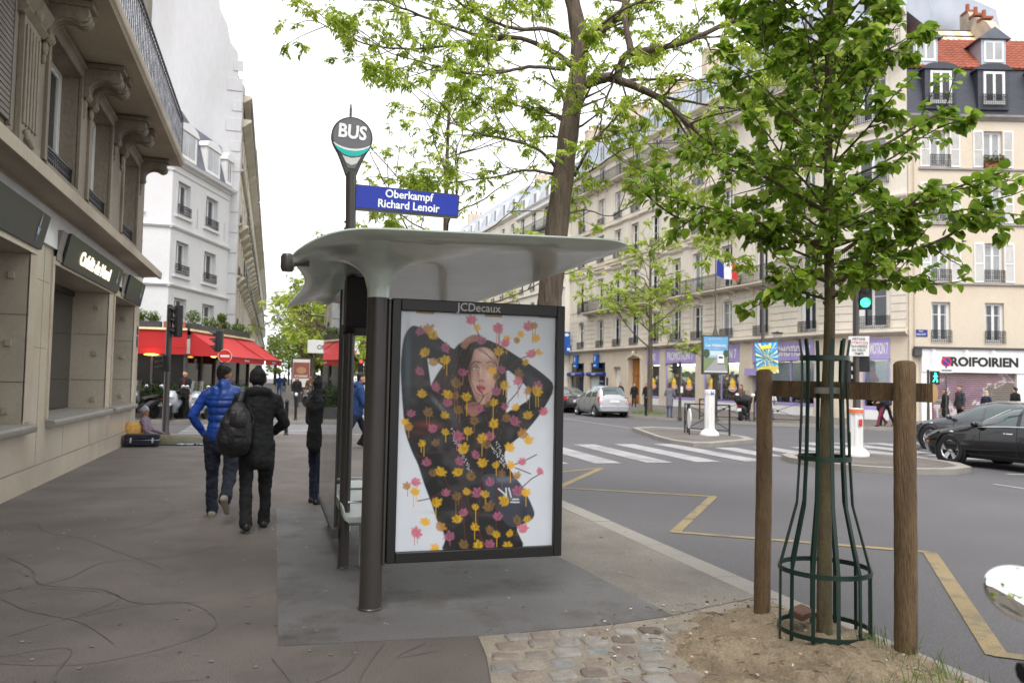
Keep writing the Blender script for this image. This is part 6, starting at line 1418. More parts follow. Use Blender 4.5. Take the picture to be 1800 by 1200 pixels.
for zt in np.linspace(.42, 1, 26):                            # crown above and behind the picture
    p = tr[4].lerp(tr[-1], zt) if zt > .6 else tr[3].lerp(tr[7], zt)
    a = rnd.uniform(0, 6.28); twigs(tb, lv, p, Vector((math.cos(a), math.sin(a), .5)).normalized(), rnd.uniform(1.0, 2.0) if zt > .6 else rnd.uniform(.5, 1.1), .02, 0, 2, .06, .6)
tb.build('trunk', m_bark, bt, ang=70); lv.mb.build('crown', m_leaf2, bt, colors=True, smooth=False)

def generic_tree(label, loc, h, r, spread, z0, n, size, group, seed, name='street_tree', maxl=2, dens=.8, lean=0., mats=None):
    global rnd
    keep = rnd; rnd = random.Random(seed)
    t = thing(name, label, 'tree', loc, group=group); tb = MB(); lv = Leaves()
    P = [Vector((0, 0, -.1)), Vector((lean*.2, 0, h*.25)), Vector((lean*.5+.1*rnd.uniform(-1, 1), .1*rnd.uniform(-1, 1), h*.5)), Vector((lean*.8, .15*rnd.uniform(-1, 1), h*.75)), Vector((lean, 0, h*.97))]
    Q = curve(P, 6); k = len(Q); tb.tube(Q, [r*(1-.85*(i/(k-1)))+.01+(r*.4 if i == 0 else 0) for i in range(k)], 10)
    for i in range(n):
        z = z0+(h*.97-z0)*(i/n); b = min(Q, key=lambda q: abs(q.z-z)); a = i*2.4+rnd.uniform(-.4, .4); f = i/n
        env = spread*(1-.55*f**1.5)*rnd.uniform(.75, 1.1); el = .2+.6*f
        twigs(tb, lv, b, Vector((math.cos(a)*math.cos(el), math.sin(a)*math.cos(el), math.sin(el))), env, max(.012, r*.28*(1-.5*f)), 0, maxl, size, dens)
    tb.build('trunk', (mats or (m_bark, m_leaf2))[0], t, ang=70); lv.mb.build('crown', (mats or (m_bark, m_leaf2))[1], t, colors=True, smooth=False)
    rnd = keep; return t
G1 = 'trees along the near kerb'
generic_tree('slim street tree with thin bare twigs behind the name plate', (3.2, 15.3, 0), 7.6, .085, 2.7, 2.9, 19, .075, G1, 11, maxl=2, dens=.62)
generic_tree('spindly street tree in grass by the far shop windows', (19.3, 38.6, 0), 9.4, .15, 3.1, 3.4, 22, .12, None, 5, maxl=2, dens=.62)
generic_tree('street tree overhead just outside the picture, seen only in the scooter mirror', (3.2, -2.2, 0), 8.5, .14, 4.0, 3.2, 24, .085, G1, 21, maxl=2, dens=.7)
g = MB()
for k in range(900):
    a = rnd.uniform(0, 6.28); rr = .95*rnd.random()**.5; x, y = rr*math.cos(a), rr*math.sin(a); h = rnd.uniform(.04, .16); q = rnd.uniform(0, 6.28); g.c = rnd.choice([C(96, 124, 48), C(120, 142, 60), C(84, 104, 46)])
    g.face([(x-.012, y, 0), (x+.012, y, 0), (x+.05*math.cos(q), y+.05*math.sin(q), h)])
o = g.build('grass', m_attr, colors=True, smooth=False); o.location = (19.3, 38.6, 0.004); struct(o, 'stuff')
# the rows of trees further along the avenue
FARL = ['broad leafy tree behind the hanging street-name sign', 'dark-trunked avenue tree beside the distant poster kiosk', 'hazy avenue tree far down the near pavement', 'last small leafy tree at the end of the near row']
spots = [((3.0, 36.5, 0), 6.8, 2.7, 0), ((2.9, 46, 0), 7.4, 3.0, 1), ((2.7, 58, 0), 8.0, 3.4, 2), ((2.6, 74, 0), 9, 3.8, 3)]
for i, (lc, h, sp, q) in enumerate(spots): generic_tree(FARL[q], lc, h, .19, sp, 2.7, 24, .13, 'avenue trees on the near side', 40+i, maxl=2, dens=.58)
for i, (x, y, h, sp, lb) in enumerate(((14.6, 66, 9, 3.6, 'round leafy tree seen behind the shelter post'), (13.6, 84, 9.5, 3.8, 'green tree far beyond the parked dark car'), (11.5, 104, 10, 4.2, 'distant leafy tree in the middle of the avenue'), (9.5, 125, 10, 4.5, 'farthest tree closing the avenue'), (6.5, 112, 9.5, 4.5, 'distant tree behind the pedestrians on the pavement'))):
    generic_tree(lb, (x, y, 0), h, .2, sp, 2.6, 26, .26, 'avenue trees far away', 60+i, maxl=2, dens=.75)

tl = MB()
for k in range(5200):                                         # distant wood that closes the avenue
    c = Vector((-1+24*rnd.random(), 150+40*rnd.random(), 0)); z = 2.0+7.5*rnd.random()**.8+1.6*noise.noise((c.x*.3, c.y*.1, 1)); p = Vector((c.x, c.y, z)); u = rv()*.5; v = rv()*.5
    tl.c = rnd.choice([C(128, 150, 72), C(146, 164, 90), C(112, 134, 66), C(96, 116, 60)]); tl.face([p, p+u, p+u+v, p+v])
for k in range(16): x = 24*rnd.random(); tl.c = C(96, 84, 72); tl.tube([(x, 155, 0), (x, 155, 4)], .16, 6)
struct(tl.build('distant_wood', m_leaf2, colors=True, smooth=False), 'stuff')
# ================================================================== people
def cloth(name, col, rough=.85, **k): return mat(name, col, rough, var=.14, scale=5, fine=.08, bump=.35, bscale=22, **k)
k_black = cloth('black_cloth', C(17, 17, 20)); k_navy = cloth('navy_cloth', C(28, 34, 56)); k_denim = cloth('dark_denim', C(28, 34, 48)); k_grey = cloth('grey_cloth', C(120, 118, 122))
k_blue = mat('blue_quilted_nylon', C(18, 60, 136), .45, var=.16, scale=6, fine=.04, bump=.25, bscale=26); k_bsleeve = cloth('blue_knit', C(22, 62, 150)); k_maroon = cloth('maroon_cloth', C(104, 28, 50))
k_bluej = cloth('blue_jacket_cloth', C(34, 62, 116)); k_brown = cloth('brown_cloth', C(110, 78, 58)); k_mauve = cloth('mauve_cloth', C(122, 104, 118)); k_char = cloth('charcoal_cloth', C(54, 54, 60)); k_white = cloth('white_cloth', C(208, 206, 204)); k_jean = cloth('blue_denim', C(62, 84, 128))
k_hair = mat('black_hair', C(22, 18, 17), .5, var=.25, scale=14, bump=.6, bscale=60); k_hairb = mat('brown_hair', C(78, 50, 34), .5, var=.25, scale=14, bump=.6, bscale=60); k_hairf = mat('fair_hair', C(178, 158, 128), .5, var=.2, scale=14, bump=.5, bscale=60)
k_sole = mat('rubber_sole', C(150, 142, 128), .8); k_shoe = mat('black_leather', C(22, 21, 22), .45, var=.1); k_eye = mat('eye_dark', C(30, 24, 22), .3, var=0, fine=0); k_lip = mat('lip', C(150, 84, 78), .5, var=0, fine=0)
def remesh(mb, vox):
    me = bpy.data.meshes.new('r'); me.from_pydata(mb.v, [], mb.f); o = bpy.data.objects.new('r', me); COL.objects.link(o)
    md = o.modifiers.new('r', 'REMESH'); md.mode = 'VOXEL'; md.voxel_size = vox
    ms = o.modifiers.new('s', 'SMOOTH'); ms.iterations = 3; ms.factor = .5
    r = bpy.data.meshes.new_from_object(o.evaluated_get(bpy.context.evaluated_depsgraph_get()))
    bpy.data.objects.remove(o); bpy.data.meshes.remove(me); return r
def hand_fingers(out, w, d, up, s, curl=.5, side=1):
    """palm and five unequal bent fingers"""
    d = d.normalized(); n = (up-d*up.dot(d)).normalized(); sx = d.cross(n)
    out.tube([w-d*.02*s, w+d*.035*s, w+d*.085*s], [.024*s, .038*s, .034*s], 8, ry=[.018*s, .015*s, .012*s])
    for k, (o_, l) in enumerate(((-.028, .062), (-.009, .075), (.010, .070), (.027, .054))):
        b = w+d*.08*s+sx*o_*s; m1 = b+(d*math.cos(curl*.6)-n*math.sin(curl*.6))*l*.55*s; e = m1+(d*math.cos(curl*1.8)-n*math.sin(curl*1.8))*l*.5*s
        out.tube([b, m1, e], [.0095*s, .0088*s, .0065*s], 6)
    b = w+d*.02*s+sx*.03*side*s; m1 = b+(d*.6+sx*.75*side-n*.2).normalized()*.035*s; e = m1+(d*.85+sx*.25*side-n*.4).normalized()*.03*s
    out.tube([b, m1, e], [.012*s, .0105*s, .0075*s], 6)
def person(label, loc, rz, H=1.72, legs=((0, 0), (0, 0)), arms=None, look=None, lean=0, coat=None, hair='short', vox=.016, group=None, female=False, wide=1., puff=None, extra=None, head_yaw=0., sit=None, stance=.095, head_pitch=0., legw=1.):
    s = H/1.75; lk = dict(top=k_black, sleeve=None, legs=k_denim, shoes=k_shoe, hair=k_hair, skin=m_skin, collar=None); lk.update(look or {})
    lk['sleeve'] = lk['sleeve'] or lk['top']
    prims = []          # (points, rx, ry, material)
    Vx = lambda x, y, z: Vector((x, y, z))*s
    ln = R(lean); wd = wide*(.93 if female else 1.)
    hipz = .92
    def up(x, y, z):    # lean the upper body about the hips
        dz = z-hipz; return Vx(x, y+dz*math.sin(ln), hipz+dz*math.cos(ln))
    tz = [.84, .93, 1.06, 1.20, 1.33, 1.42, 1.475]; trx = [.13, .162, .145, .158, .172, .150, .075]; try_ = [.10, .118, .105, .118, .122, .10, .07]
    prims.append(([up(0, 0, .80), up(0, 0, .93), up(0, 0, 1.02)], [x*s*wd for x in (.12, .158, .14)], [x*s for x in (.10, .115, .10)], lk['legs']))
    bulk = .022 if coat else .008
    prims.append(([up(0, .01*(i == 3), z) for i, z in enumerate(tz[1:], 1)], [(x*wd+bulk)*s for x in trx[1:]], [(x+bulk)*s for x in try_[1:]], lk['top']))
    if coat:
        h0 = 1.10; n = 5; prims.append(([up(0, -.005, h0+(coat-h0)*i/n) for i in range(n+1)], [(.150+.018*i/n)*wd*s+bulk*s for i in range(n+1)], [(.108+.022*i/n)*s+bulk*s for i in range(n+1)], lk['top']))
    # head and neck
    hp = R(head_pitch); hc = up(0, .035+.06*math.sin(hp), 1.625); nb = up(0, 0, 1.45)
    cyw, syw = math.cos(R(head_yaw)), math.sin(R(head_yaw))
    def hd(x, y, z):
        y2 = y*math.cos(hp)+z*math.sin(hp); z2 = z*math.cos(hp)-y*math.sin(hp)
        return hc+Vector((x*cyw+y2*syw, -x*syw+y2*cyw, z2))*s
    prims.append(([nb, hd(0, -.02, -.05)], [.06*s, .056*s], None, lk['skin']))
    prims.append(([hd(0, -.01, .105), hd(0, -.012, .06), hd(0, -.005, .02), hd(0, .012, -.035), hd(0, .03, -.075), hd(0, .045, -.105)], [.035*s, .068*s, .077*s, .068*s, .054*s, .026*s], [.045*s, .085*s, .095*s, .080*s, .058*s, .026*s], lk['skin']))
    prims.append(([hd(0, .088, .02), hd(0, .105, -.012), hd(0, .108, -.028)], [.010*s, .014*s, .011*s], None, lk['skin']))
    for sx in (-1, 1): prims.append(([hd(sx*.078, -.012, .02), hd(sx*.086, -.020, -.03)], [.019*s, .014*s], None, lk['skin']))
    if hair == 'beanie':
        prims.append(([hd(0, -.035, .128), hd(0, -.03, .09), hd(0, -.025, .04), hd(0, -.03, .0)], [.035*s, .080*s, .092*s, .088*s], [.04*s, .092*s, .108*s, .102*s], lk['hair']))
    else:
        prims.append(([hd(0, -.008, .126), hd(0, -.016, .098), hd(0, -.036, .05), hd(0, -.055, .0), hd(0, -.06, -.03)], [.05*s, .080*s, .084*s, .070*s, .050*s], [.062*s, .098*s, .084*s, .052*s, .035*s], lk['hair']))
    if hair == 'long':
        prims.append(([hd(0, -.05, .02), hd(0, -.07, -.08), hd(0, -.085, -.20), hd(0, -.09, -.29)], [.085*s, .095*s, .085*s, .04*s], [.06*s, .055*s, .045*s, .025*s], lk['hair']))
        for sx in (-1, 1): prims.append(([hd(sx*.072, .0, .03), hd(sx*.085, .0, -.08), hd(sx*.08, .02, -.2)], [.022*s, .03*s, .02*s], None, lk['hair']))
    if lk['collar']:
        prims.append(([up(0, -.012, 1.44), up(0, -.015, 1.52)], [.085*s, .082*s], [.082*s, .080*s], lk['collar']))
    # legs: (hip flexion, knee flexion) in degrees, left then right
    feet = []; jl = []
    for side, (hf, kf) in zip((-1, 1), legs):
        hj = Vx(side*stance, 0, .90); a = R(hf); kn = hj+Vector((side*.008, math.sin(a), -math.cos(a)))*.425*s; b = R(hf-kf)
        an = kn+Vector((0, math.sin(b), -math.cos(b)))*.405*s; fa = b*(.85 if kf > 25 or hf < -12 else .15)
        fd = Vector((side*.12, math.cos(fa), math.sin(fa)*1.0)).normalized(); dn = Vector((0, math.sin(fa), -math.cos(fa)))
        toe = an+fd*.16*s+dn*.06*s; heel = an-fd*.055*s+dn*.055*s
        jl.append((hj, kn, an, toe, heel, fd)); feet.append(min(toe.z, heel.z)-.022*s)
    dz = -min(feet) if sit is None else -sit
    lr = (.092, .066, .052, .060) if not female else (.088, .06, .045, .05); lr = tuple(x*legw for x in lr)
    for hj, kn, an, toe, heel, fd in jl:
        prims.append(([hj, hj.lerp(kn, .5), kn], [lr[0]*s, .078*s*legw, lr[1]*s], None, lk['legs'])); prims.append(([kn, kn.lerp(an, .35), an+(an-kn)*.04], [lr[1]*s, lr[2]*s*1.08, lr[3]*s], None, lk['legs']))
        ms = heel.lerp(toe, .55); prims.append(([heel, ms+Vector((0, 0, .012))*s, toe], [.042*s, .044*s, .034*s], None, lk['shoes']))
    # arms: (upper direction, fore direction or None when hidden, hand: 'open' / 'pocket')
    arms = arms or (((-.25, 0, -1), (-.1, .25, -1), 'open'), ((.25, 0, -1), (.1, .25, -1), 'open'))
    out = MB(); out.m = 0
    for side, (ud, fd_, hk) in zip((-1, 1), arms):
        sh_ = up(side*.185*wd, -.005, 1.405); ud = Vector(ud).normalized(); fd_ = Vector(fd_).normalized(); el = sh_+ud*.285*s; wr = el+fd_*.25*s; b2 = .012 if coat else .002
        prims.append(([up(side*.11*wd, 0, 1.425), sh_, sh_.lerp(el, .5), el], [(.07+b2)*s, (.066+b2)*s, (.055+b2)*s, (.047+b2)*s], None, lk['sleeve'])); prims.append(([el, el.lerp(wr, .4), wr], [(.047+b2)*s, (.046+b2)*s, (.034+b2)*s], None, lk['sleeve']))
        if hk == 'open':
            n_ = Vector((side, .1, 0)); hand_fingers(out, wr+fd_*.01*s, fd_, n_, s*1.02, .5, 1)
    if extra: prims += extra(Vx, up, hd, s, lk)
    for q in prims:
        q[0][:] = [p+Vector((0, 0, dz)) for p in q[0]]
    out.v = [(x, y, z+dz) for x, y, z in out.v]
    mb = MB()
    for pts, rx, ry, mt in prims:
        ryy = ry or rx; d0 = (pts[1]-pts[0]).normalized(); d1 = (pts[-1]-pts[-2]).normalized(); P = []; A = []; B = []
        for c_, r_, dd, sg in ((0, 0, d0, -1),): 
            for a in (.35, .75): q = math.sqrt(1-(1-a)**2) if False else a; P.append(pts[0]-d0*min(rx[0], ryy[0])*(1-a)); A.append(rx[0]*math.sqrt(1-(1-a)**2)); B.append(ryy[0]*math.sqrt(1-(1-a)**2))
        P += pts; A += list(rx); B += list(ryy)
        for a in (.75, .35): P.append(pts[-1]+d1*min(rx[-1], ryy[-1])*(1-a)); A.append(rx[-1]*math.sqrt(1-(1-a)**2)); B.append(ryy[-1]*math.sqrt(1-(1-a)**2))
        mb.tube(P, A, 14, ry=B)
    me = remesh(mb, vox*s)
    nv = len(me.vertices); co_ = np.empty(nv*3); me.vertices.foreach_get('co', co_); co_ = co_.reshape(-1, 3); no = np.empty(nv*3); me.vertices.foreach_get('normal', no); no = no.reshape(-1, 3)
    best = np.full(nv, 1e9); bi = np.zeros(nv, int); mats = []
    for pts, rx, ry, mt in prims:
        if mt not in mats: mats.append(mt)
        k = mats.index(mt); ryy = ry or rx
        for i in range(len(pts)-1):
            a = np.array(pts[i]); b = np.array(pts[i+1]); ab = b-a; t = np.clip(((co_-a)@ab)/max(1e-9, ab@ab), 0, 1); d = co_-(a+t[:, None]*ab)
            r1 = rx[i]+(rx[i+1]-rx[i])*t; r2 = ryy[i]+(ryy[i+1]-ryy[i])*t
            f = np.where(r1 != r2, (np.sqrt((d[:, 0]/r1)**2+(d[:, 1]/r2)**2+(d[:, 2]/np.minimum(r1, r2))**2)-1)*np.minimum(r1, r2), np.sqrt((d**2).sum(1))-r1)
            up_ = f < best; best[up_] = f[up_]; bi[up_] = k
    clothset = [i for i, m_ in enumerate(mats) if m_ not in (lk['skin'], lk['shoes'], k_hair, k_hairb, k_hairf)]
    pi = mats.index(puff[0]) if puff else -1
    for i in range(nv):
        if bi[i] in clothset:
            x, y, z = co_[i]
            if bi[i] == pi and z > puff[1] and z < puff[2]:
                a = .016*(abs(math.sin(math.pi*(z-puff[1])/puff[3]))**.6-.6)+.004*noise.noise((x*30, y*30, z*14))
            else: a = .013*noise.noise((x*9+loc[0], y*9, z*7))+.009*noise.noise((x*17, y*17+loc[1], z*24))
            co_[i] += no[i]*a*s
    base = MB(); base.v = [tuple(c) for c in co_]
    for p in me.polygons:
        vs = list(p.vertices); ks = [bi[v] for v in vs]; base.f.append(vs); base.mi.append(max(set(ks), key=ks.count)); base.fc.append((1, 1, 1))
    def addpart(o, mt):
        if mt not in mats: mats.append(mt)
        base.m = mats.index(mt); base.add(o.v, o.f)
    bpy.data.meshes.remove(me)
    addpart(out, lk['skin'])
    ey = MB(); DZ = Vector((0, 0, dz))
    for sx in (-1, 1): ey.ell(hd(sx*.031, .083, .012)+DZ, (.013*s, .010*s, .007*s), 8, 5); 
    addpart(ey, k_eye); lp = MB(); lp.ell(hd(0, .092, -.062)+DZ, (.022*s, .010*s, .006*s), 8, 5); addpart(lp, k_lip)
    o = base.build('person', mats, None, ang=180); o.location = loc; o.rotation_euler = (0, 0, rz)
    return tag(o, label, 'person', group)
def hood(r=.10, mt=None):
    def f(Vx, up, hd, s, lk):
        m_ = mt or lk['top']
        return [([up(-.10, -.05, 1.47), up(-.05, -.10, 1.50), up(.05, -.10, 1.50), up(.10, -.05, 1.47)], [.055*s]*4, None, m_), ([up(-.095, .04, 1.46), up(-.10, -.03, 1.50), up(0, -.085, 1.54), up(.10, -.03, 1.50), up(.095, .04, 1.46)], [.032*s]*5, None, lk.get('hood', m_))]
    return f
# the two men walking away
def vestextra(Vx, up, hd, s, lk):
    return [([up(-.165, 0, 1.415), up(-.10, 0, 1.44), up(.10, 0, 1.44), up(.165, 0, 1.415)], [.075*s, .085*s, .085*s, .075*s], None, lk['top']), ([up(0, -.01, .93), up(0, -.01, 1.0)], [.185*s, .178*s], [.135*s, .13*s], lk['top'])]
p1 = person('man walking away in a shiny blue padded waistcoat, dark jeans and short black hair', (-.52, 9.72, 0), R(-4), 1.735, legs=((12, 4), (-16, 44)), arms=(((-.55, -.18, -1), (.50, .35, -.85), 'pocket'), ((.3, -.05, -1), (-.2, .4, -1), 'pocket')), lean=3,
       look=dict(top=k_blue, sleeve=k_bsleeve, legs=k_denim, shoes=k_sole, collar=k_blue, skin=m_skin2), legw=1.16, stance=.105, puff=(k_blue, 1.0, 1.36, .082), vox=.011, wide=1.08, extra=vestextra, head_yaw=32, group='pair walking away')
def backextra(Vx, up, hd, s, lk):
    return hood()(Vx, up, hd, s, lk)+[([up(0, 0, 1.0), up(0, -.01, .86), up(0, 0, .74)], [.168*s, .172*s, .165*s], [.125*s, .130*s, .128*s], lk['top'])]
p2 = person('person in a long black hooded jacket and black knit cap walking away', (-.13, 8.95, 0), R(6), 1.70, legs=((-10, 14), (10, 8)), arms=(((-.35, .1, -1), (.3, .8, -.3), 'pocket'), ((.38, .05, -1), (-.25, .75, -.35), 'pocket')), lean=6,
       look=dict(top=k_black, legs=k_black, hair=k_black, hood=k_grey), hair='beanie', coat=.74, vox=.011, wide=1.0, legw=1.10, stance=.105, extra=backextra, head_yaw=10, head_pitch=10, group='pair walking away')
# black rucksack hanging from the left shoulder
bp_ = thing('backpack', 'bulging black backpack slung from the left shoulder of the black-jacketed walker', 'backpack', (-.13, 8.95, 0), R(6))
m = MB(); ztop = 1.36
m.tube([(-.20, -.13, 1.33), (-.21, -.20, 1.24), (-.235, -.25, 1.10), (-.25, -.25, .95), (-.25, -.22, .84), (-.245, -.19, .80)], [.05, .12, .165, .175, .15, .08], 18, ry=[.04, .09, .12, .125, .105, .06])
q = remesh(m, .014); m = MB(); m.v = [tuple(v.co+Vector((0, 0, 0))+v.normal*(.012*noise.noise(v.co*11)+.006*noise.noise(v.co*26))) for v in q.vertices]; m.f = [list(p.vertices) for p in q.polygons]; m.mi = [0]*len(m.f); m.fc = [(1, 1, 1)]*len(m.f)
k_nyl = mat('black_nylon', C(30, 29, 31), .5, var=.2, scale=9, fine=.1, bump=.5, bscale=30)
m.build('bag', k_nyl, bp_, ang=180)
m = MB(); m.tube([(-.30, -.33, 1.16), (-.24, -.375, 1.17), (-.15, -.36, 1.16)], .02, 8, ry=.07); m.build('upper_pocket', k_nyl, bp_); m = MB(); m.tube([(-.31, -.355, .92), (-.25, -.40, .90), (-.17, -.365, .92)], .02, 8, ry=.08); m.build('front_pocket', k_nyl, bp_)
m = MB(); m.tube([(-.20, -.16, 1.35), (-.17, -.12, 1.45), (-.155, .0, 1.495), (-.16, .10, 1.42), (-.17, .13, 1.25)], .026, 8, ry=.008); m.tube([(-.13, -.20, 1.32), (-.06, -.17, 1.18), (-.08, -.17, 1.05)], .012, 6, ry=.005); m.build('strap', k_nyl, bp_)
# figure behind the glass wall
person('person in a black hooded coat standing with back turned behind the shelter glass', (.60, 10.6, 0), R(-50), 1.60, legs=((2, 0), (-3, 2)), arms=(((-.25, .15, -1), (.3, .7, -.4), 'pocket'), ((.25, .1, -1), (-.2, .6, -.6), 'pocket')), look=dict(top=k_black, sleeve=k_char, legs=k_navy), hair='beanie', coat=.80, vox=.014, wide=.92,
       extra=lambda Vx, up, hd, s, lk: [([hd(0, -.05, .12), hd(0, -.045, .05), hd(0, -.04, -.05), up(0, -.05, 1.46)], [.06*s, .098*s, .085*s, .085*s], [.06*s, .10*s, .085*s, .07*s], lk['top'])])
# man crossing in a blue jacket, and the one behind him
person('bearded man in a blue hooded jacket striding to the right, seen between the shelter posts', (1.86, 18.3, 0), R(-88), 1.76, legs=((24, 6), (-22, 24)), arms=(((-.15, .25, -1), (-.05, .7, -.6), 'open'), ((.15, .2, -1), (.05, .55, -.8), 'open')), lean=4, look=dict(top=k_bluej, legs=k_navy, skin=m_skin, shoes=cloth('teal_shoe', C(30, 92, 120))), coat=.86, vox=.016,
       extra=lambda Vx, up, hd, s, lk: hood()(Vx, up, hd, s, lk)+[([hd(-.045, .045, -.085), hd(0, .065, -.098), hd(.045, .045, -.085)], [.03*s, .036*s, .03*s], None, lk['hair'])])
hb = thing('handbag', 'small black bag carried by the bearded man in blue', 'bag', (2.25, 18.15, .62)); m = MB(); m.prism([(-.14, 0), (.14, 0), (.12, .24), (-.12, .24)], -.05, .05, 'y'); m.build('bag', k_nyl, hb, bevel=.02); m = MB(); m.tube([(-.08, 0, .23), (-.06, 0, .36), (.06, 0, .36), (.08, 0, .23)], .008, 6); m.build('handle', k_nyl, hb)
person('pedestrian in a maroon jacket half hidden by the thick shelter post', (2.30, 18.9, 0), R(-80), 1.66, legs=((-14, 10), (16, 4)), look=dict(top=k_maroon, legs=k_black, hair=k_hairb), vox=.02)
# man sitting on the ground at the corner
def sitextra(Vx, up, hd, s, lk): return []
person('man in a grey cap and mauve jacket sitting on the ground at the building corner', (-2.72, 20.15, 0), R(-96), 1.66, legs=((84, 8), (80, 12)), arms=(((-.3, .5, -1), (-.1, .9, -.3), 'open'), ((.35, .35, -1), (.1, .9, -.45), 'open')), lean=-8, sit=.79, look=dict(top=k_mauve, legs=k_char, hair=cloth('grey_cap', C(150, 152, 160)), skin=m_skin2), hair='beanie', vox=.016, head_yaw=25)
bl = thing('blanket', 'crumpled olive blanket spread over the legs of the seated man', 'blanket', (-2.72, 20.15, 0), R(-6))
m = MB(); vs = []; nx, ny = 46, 20
for j in range(ny+1):
    for i in range(nx+1):
        u, v = i/nx, j/ny; x = -.12+1.62*u; y = -.42+.80*v+.05*math.sin(u*9); hgt = .23*max(0, 1-((v-.5)/.48)**2)**.6*(1-.55*u)*(1 if u > .02 else .7)
        vs.append((x, y, .012+hgt+.025*noise.noise((x*6, y*6, 2))+.012*noise.noise((x*17, y*17, 2))))
m.add(vs, [[j*(nx+1)+i, j*(nx+1)+i+1, (j+1)*(nx+1)+i+1, (j+1)*(nx+1)+i] for j in range(ny) for i in range(nx)]); m.build('cover', cloth('olive_cloth', C(92, 90, 70)), bl, ang=180)
su = thing('suitcase', 'dark blue soft suitcase lying flat against the wall in front of the seated man', 'suitcase', (-2.72, 19.42, 0), R(4))
m = MB(); m.box(-.36, .36, -.2, .2, .03, .15, .03); m.box(-.36, .36, -.2, .2, .155, .27, .03); m.build('case', cloth('dark_blue_canvas', C(30, 34, 48)), su, bevel=.025)
m = MB(); m.box(-.365, .365, -.205, .205, .149, .157, .03); m.box(-.24, -.20, -.212, -.19, .09, .20); m.box(.20, .24, -.212, -.19, .09, .20); m.build('zip_and_clasps', m_alloy, su, bevel=.004)
m = MB(); m.tube([(-.08, -.2, .21), (-.07, -.235, .215), (.07, -.235, .215), (.08, -.2, .21)], .012, 6); m.build('handle', k_nyl, su)
cu = thing('cushion', 'tan striped cushion propped behind the seated man', 'cushion', (-2.98, 19.98, .0), R(10)); m = MB(); m.tube([(0, 0, .08), (0, 0, .16), (0, 0, .42), (0, 0, .50)], [.12, .21, .22, .14], 16, ry=[.06, .10, .10, .05]); m.build('cover', mat('tan_fabric', C(206, 158, 84), .85, var=.25, scale=9, stretch=(1, 9, 1)), cu, ang=180)
m = MB(); vs = []; nx, ny = 20, 12
for j in range(ny+1):
    for i in range(nx+1): vs.append((-2.05+.62*i/nx, 19.55+.34*j/ny+.03*math.sin(i), .02+.05*abs(noise.noise((i*.4, j*.5, 1)))))
m.add(vs, [[j*(nx+1)+i, j*(nx+1)+i+1, (j+1)*(nx+1)+i+1, (j+1)*(nx+1)+i] for j in range(ny) for i in range(nx)]); tag(m.build('cloth', cloth('pale_blue_cloth', C(150, 180, 218)), ang=180), 'pale blue cloth crumpled on the pavement beside the olive blanket', 'cloth')
# café, avenue and far pavement
person('waiter in black with a red scarf standing in front of the café hedge', (-3.05, 31.6, 0), R(150), 1.74, look=dict(top=k_black, legs=k_black), vox=.024, extra=lambda Vx, up, hd, s, lk: [([up(-.03, .13, 1.44), up(-.03, .14, 1.15)], [.03*s, .035*s], None, k_maroon)])
person('woman in a long dark coat on the distant pavement, right of the two walkers', (1.28, 43.6, 0), R(170), 1.62, legs=((10, 2), (-10, 12)), look=dict(top=k_black, legs=k_char, hair=k_hairb), coat=.55, hair='long', female=True, vox=.024, group='far walkers')
person('distant walker in a blue jacket beyond the dark-coated woman', (.55, 62, 0), R(5), 1.75, legs=((12, 4), (-12, 16)), look=dict(top=k_bluej, legs=k_jean), vox=.028, group='far walkers')
person('distant pedestrian in brown beside the parked scooters', (2.1, 47, 0), R(175), 1.68, legs=((-10, 10), (10, 4)), look=dict(top=k_brown, legs=k_black), vox=.028, group='far walkers')
person('tiny walker in grey at the end of the pavement', (1.2, 84, 0), R(180), 1.72, legs=((10, 4), (-10, 12)), look=dict(top=k_char, legs=k_navy), vox=.035, group='far walkers')
GW = 'three women walking past the wooden door'
for (x, y, lb, tp, lg, hr, c_) in ((22.6, 49.6, 'woman in black behind the silver car, nearest to the bank window', k_black, k_black, k_hair, .62), (23.2, 48.7, 'woman in a short black jacket and dark trousers with reddish hair', k_black, k_navy, k_hairb, .8), (24.0, 48.5, 'woman in a knee-length black coat with blue jeans by the wooden door', k_black, k_jean, k_hairb, .55)):
    person(lb, (x, y, 0), R(160), 1.58, legs=((14, 4), (-14, 16)), look=dict(top=tp, legs=lg, hair=hr), coat=c_, hair='long', female=True, vox=.024, group=GW)
person('woman in a grey coat and jeans facing the lilac shop window', (18.2, 34.3, 0), R(-40), 1.62, legs=((2, 0), (-2, 2)), arms=(((-.3, .2, -1), (.2, .9, .1), 'open'), ((.3, .1, -1), (-.1, .8, -.4), 'open')), look=dict(top=k_grey, legs=k_jean, hair=k_hairb), coat=.62, hair='long', female=True, vox=.022)
person('man in a black jacket and maroon trousers striding left near the kerb', (24.55, 27.7, 0), R(100), 1.66, legs=((26, 8), (-24, 22)), look=dict(top=k_black, legs=k_maroon), coat=.84, vox=.022, arms=(((-.3, .1, -1), (.4, .8, -.1), 'open'), ((.3, .1, -1), (-.3, .8, -.1), 'open')), hair='beanie')
person('companion in dark clothes half hidden behind the man in maroon trousers', (25.1, 28.0, 0), R(100), 1.72, legs=((-18, 14), (18, 4)), look=dict(top=k_navy, legs=k_black), vox=.024)
person('woman with brown hair and a brown coat behind the parked scooter', (21.4, 33.2, 0), R(100), 1.60, look=dict(top=k_brown, legs=k_maroon, hair=k_hairb), coat=.6, hair='long', female=True, vox=.024, group='people behind the scooter')
person('dark-haired person in black standing behind the scooter seat', (22.0, 32.6, 0), R(120), 1.62, look=dict(top=k_black, legs=k_black), hair='long', coat=.6, female=True, vox=.024, group='people behind the scooter')
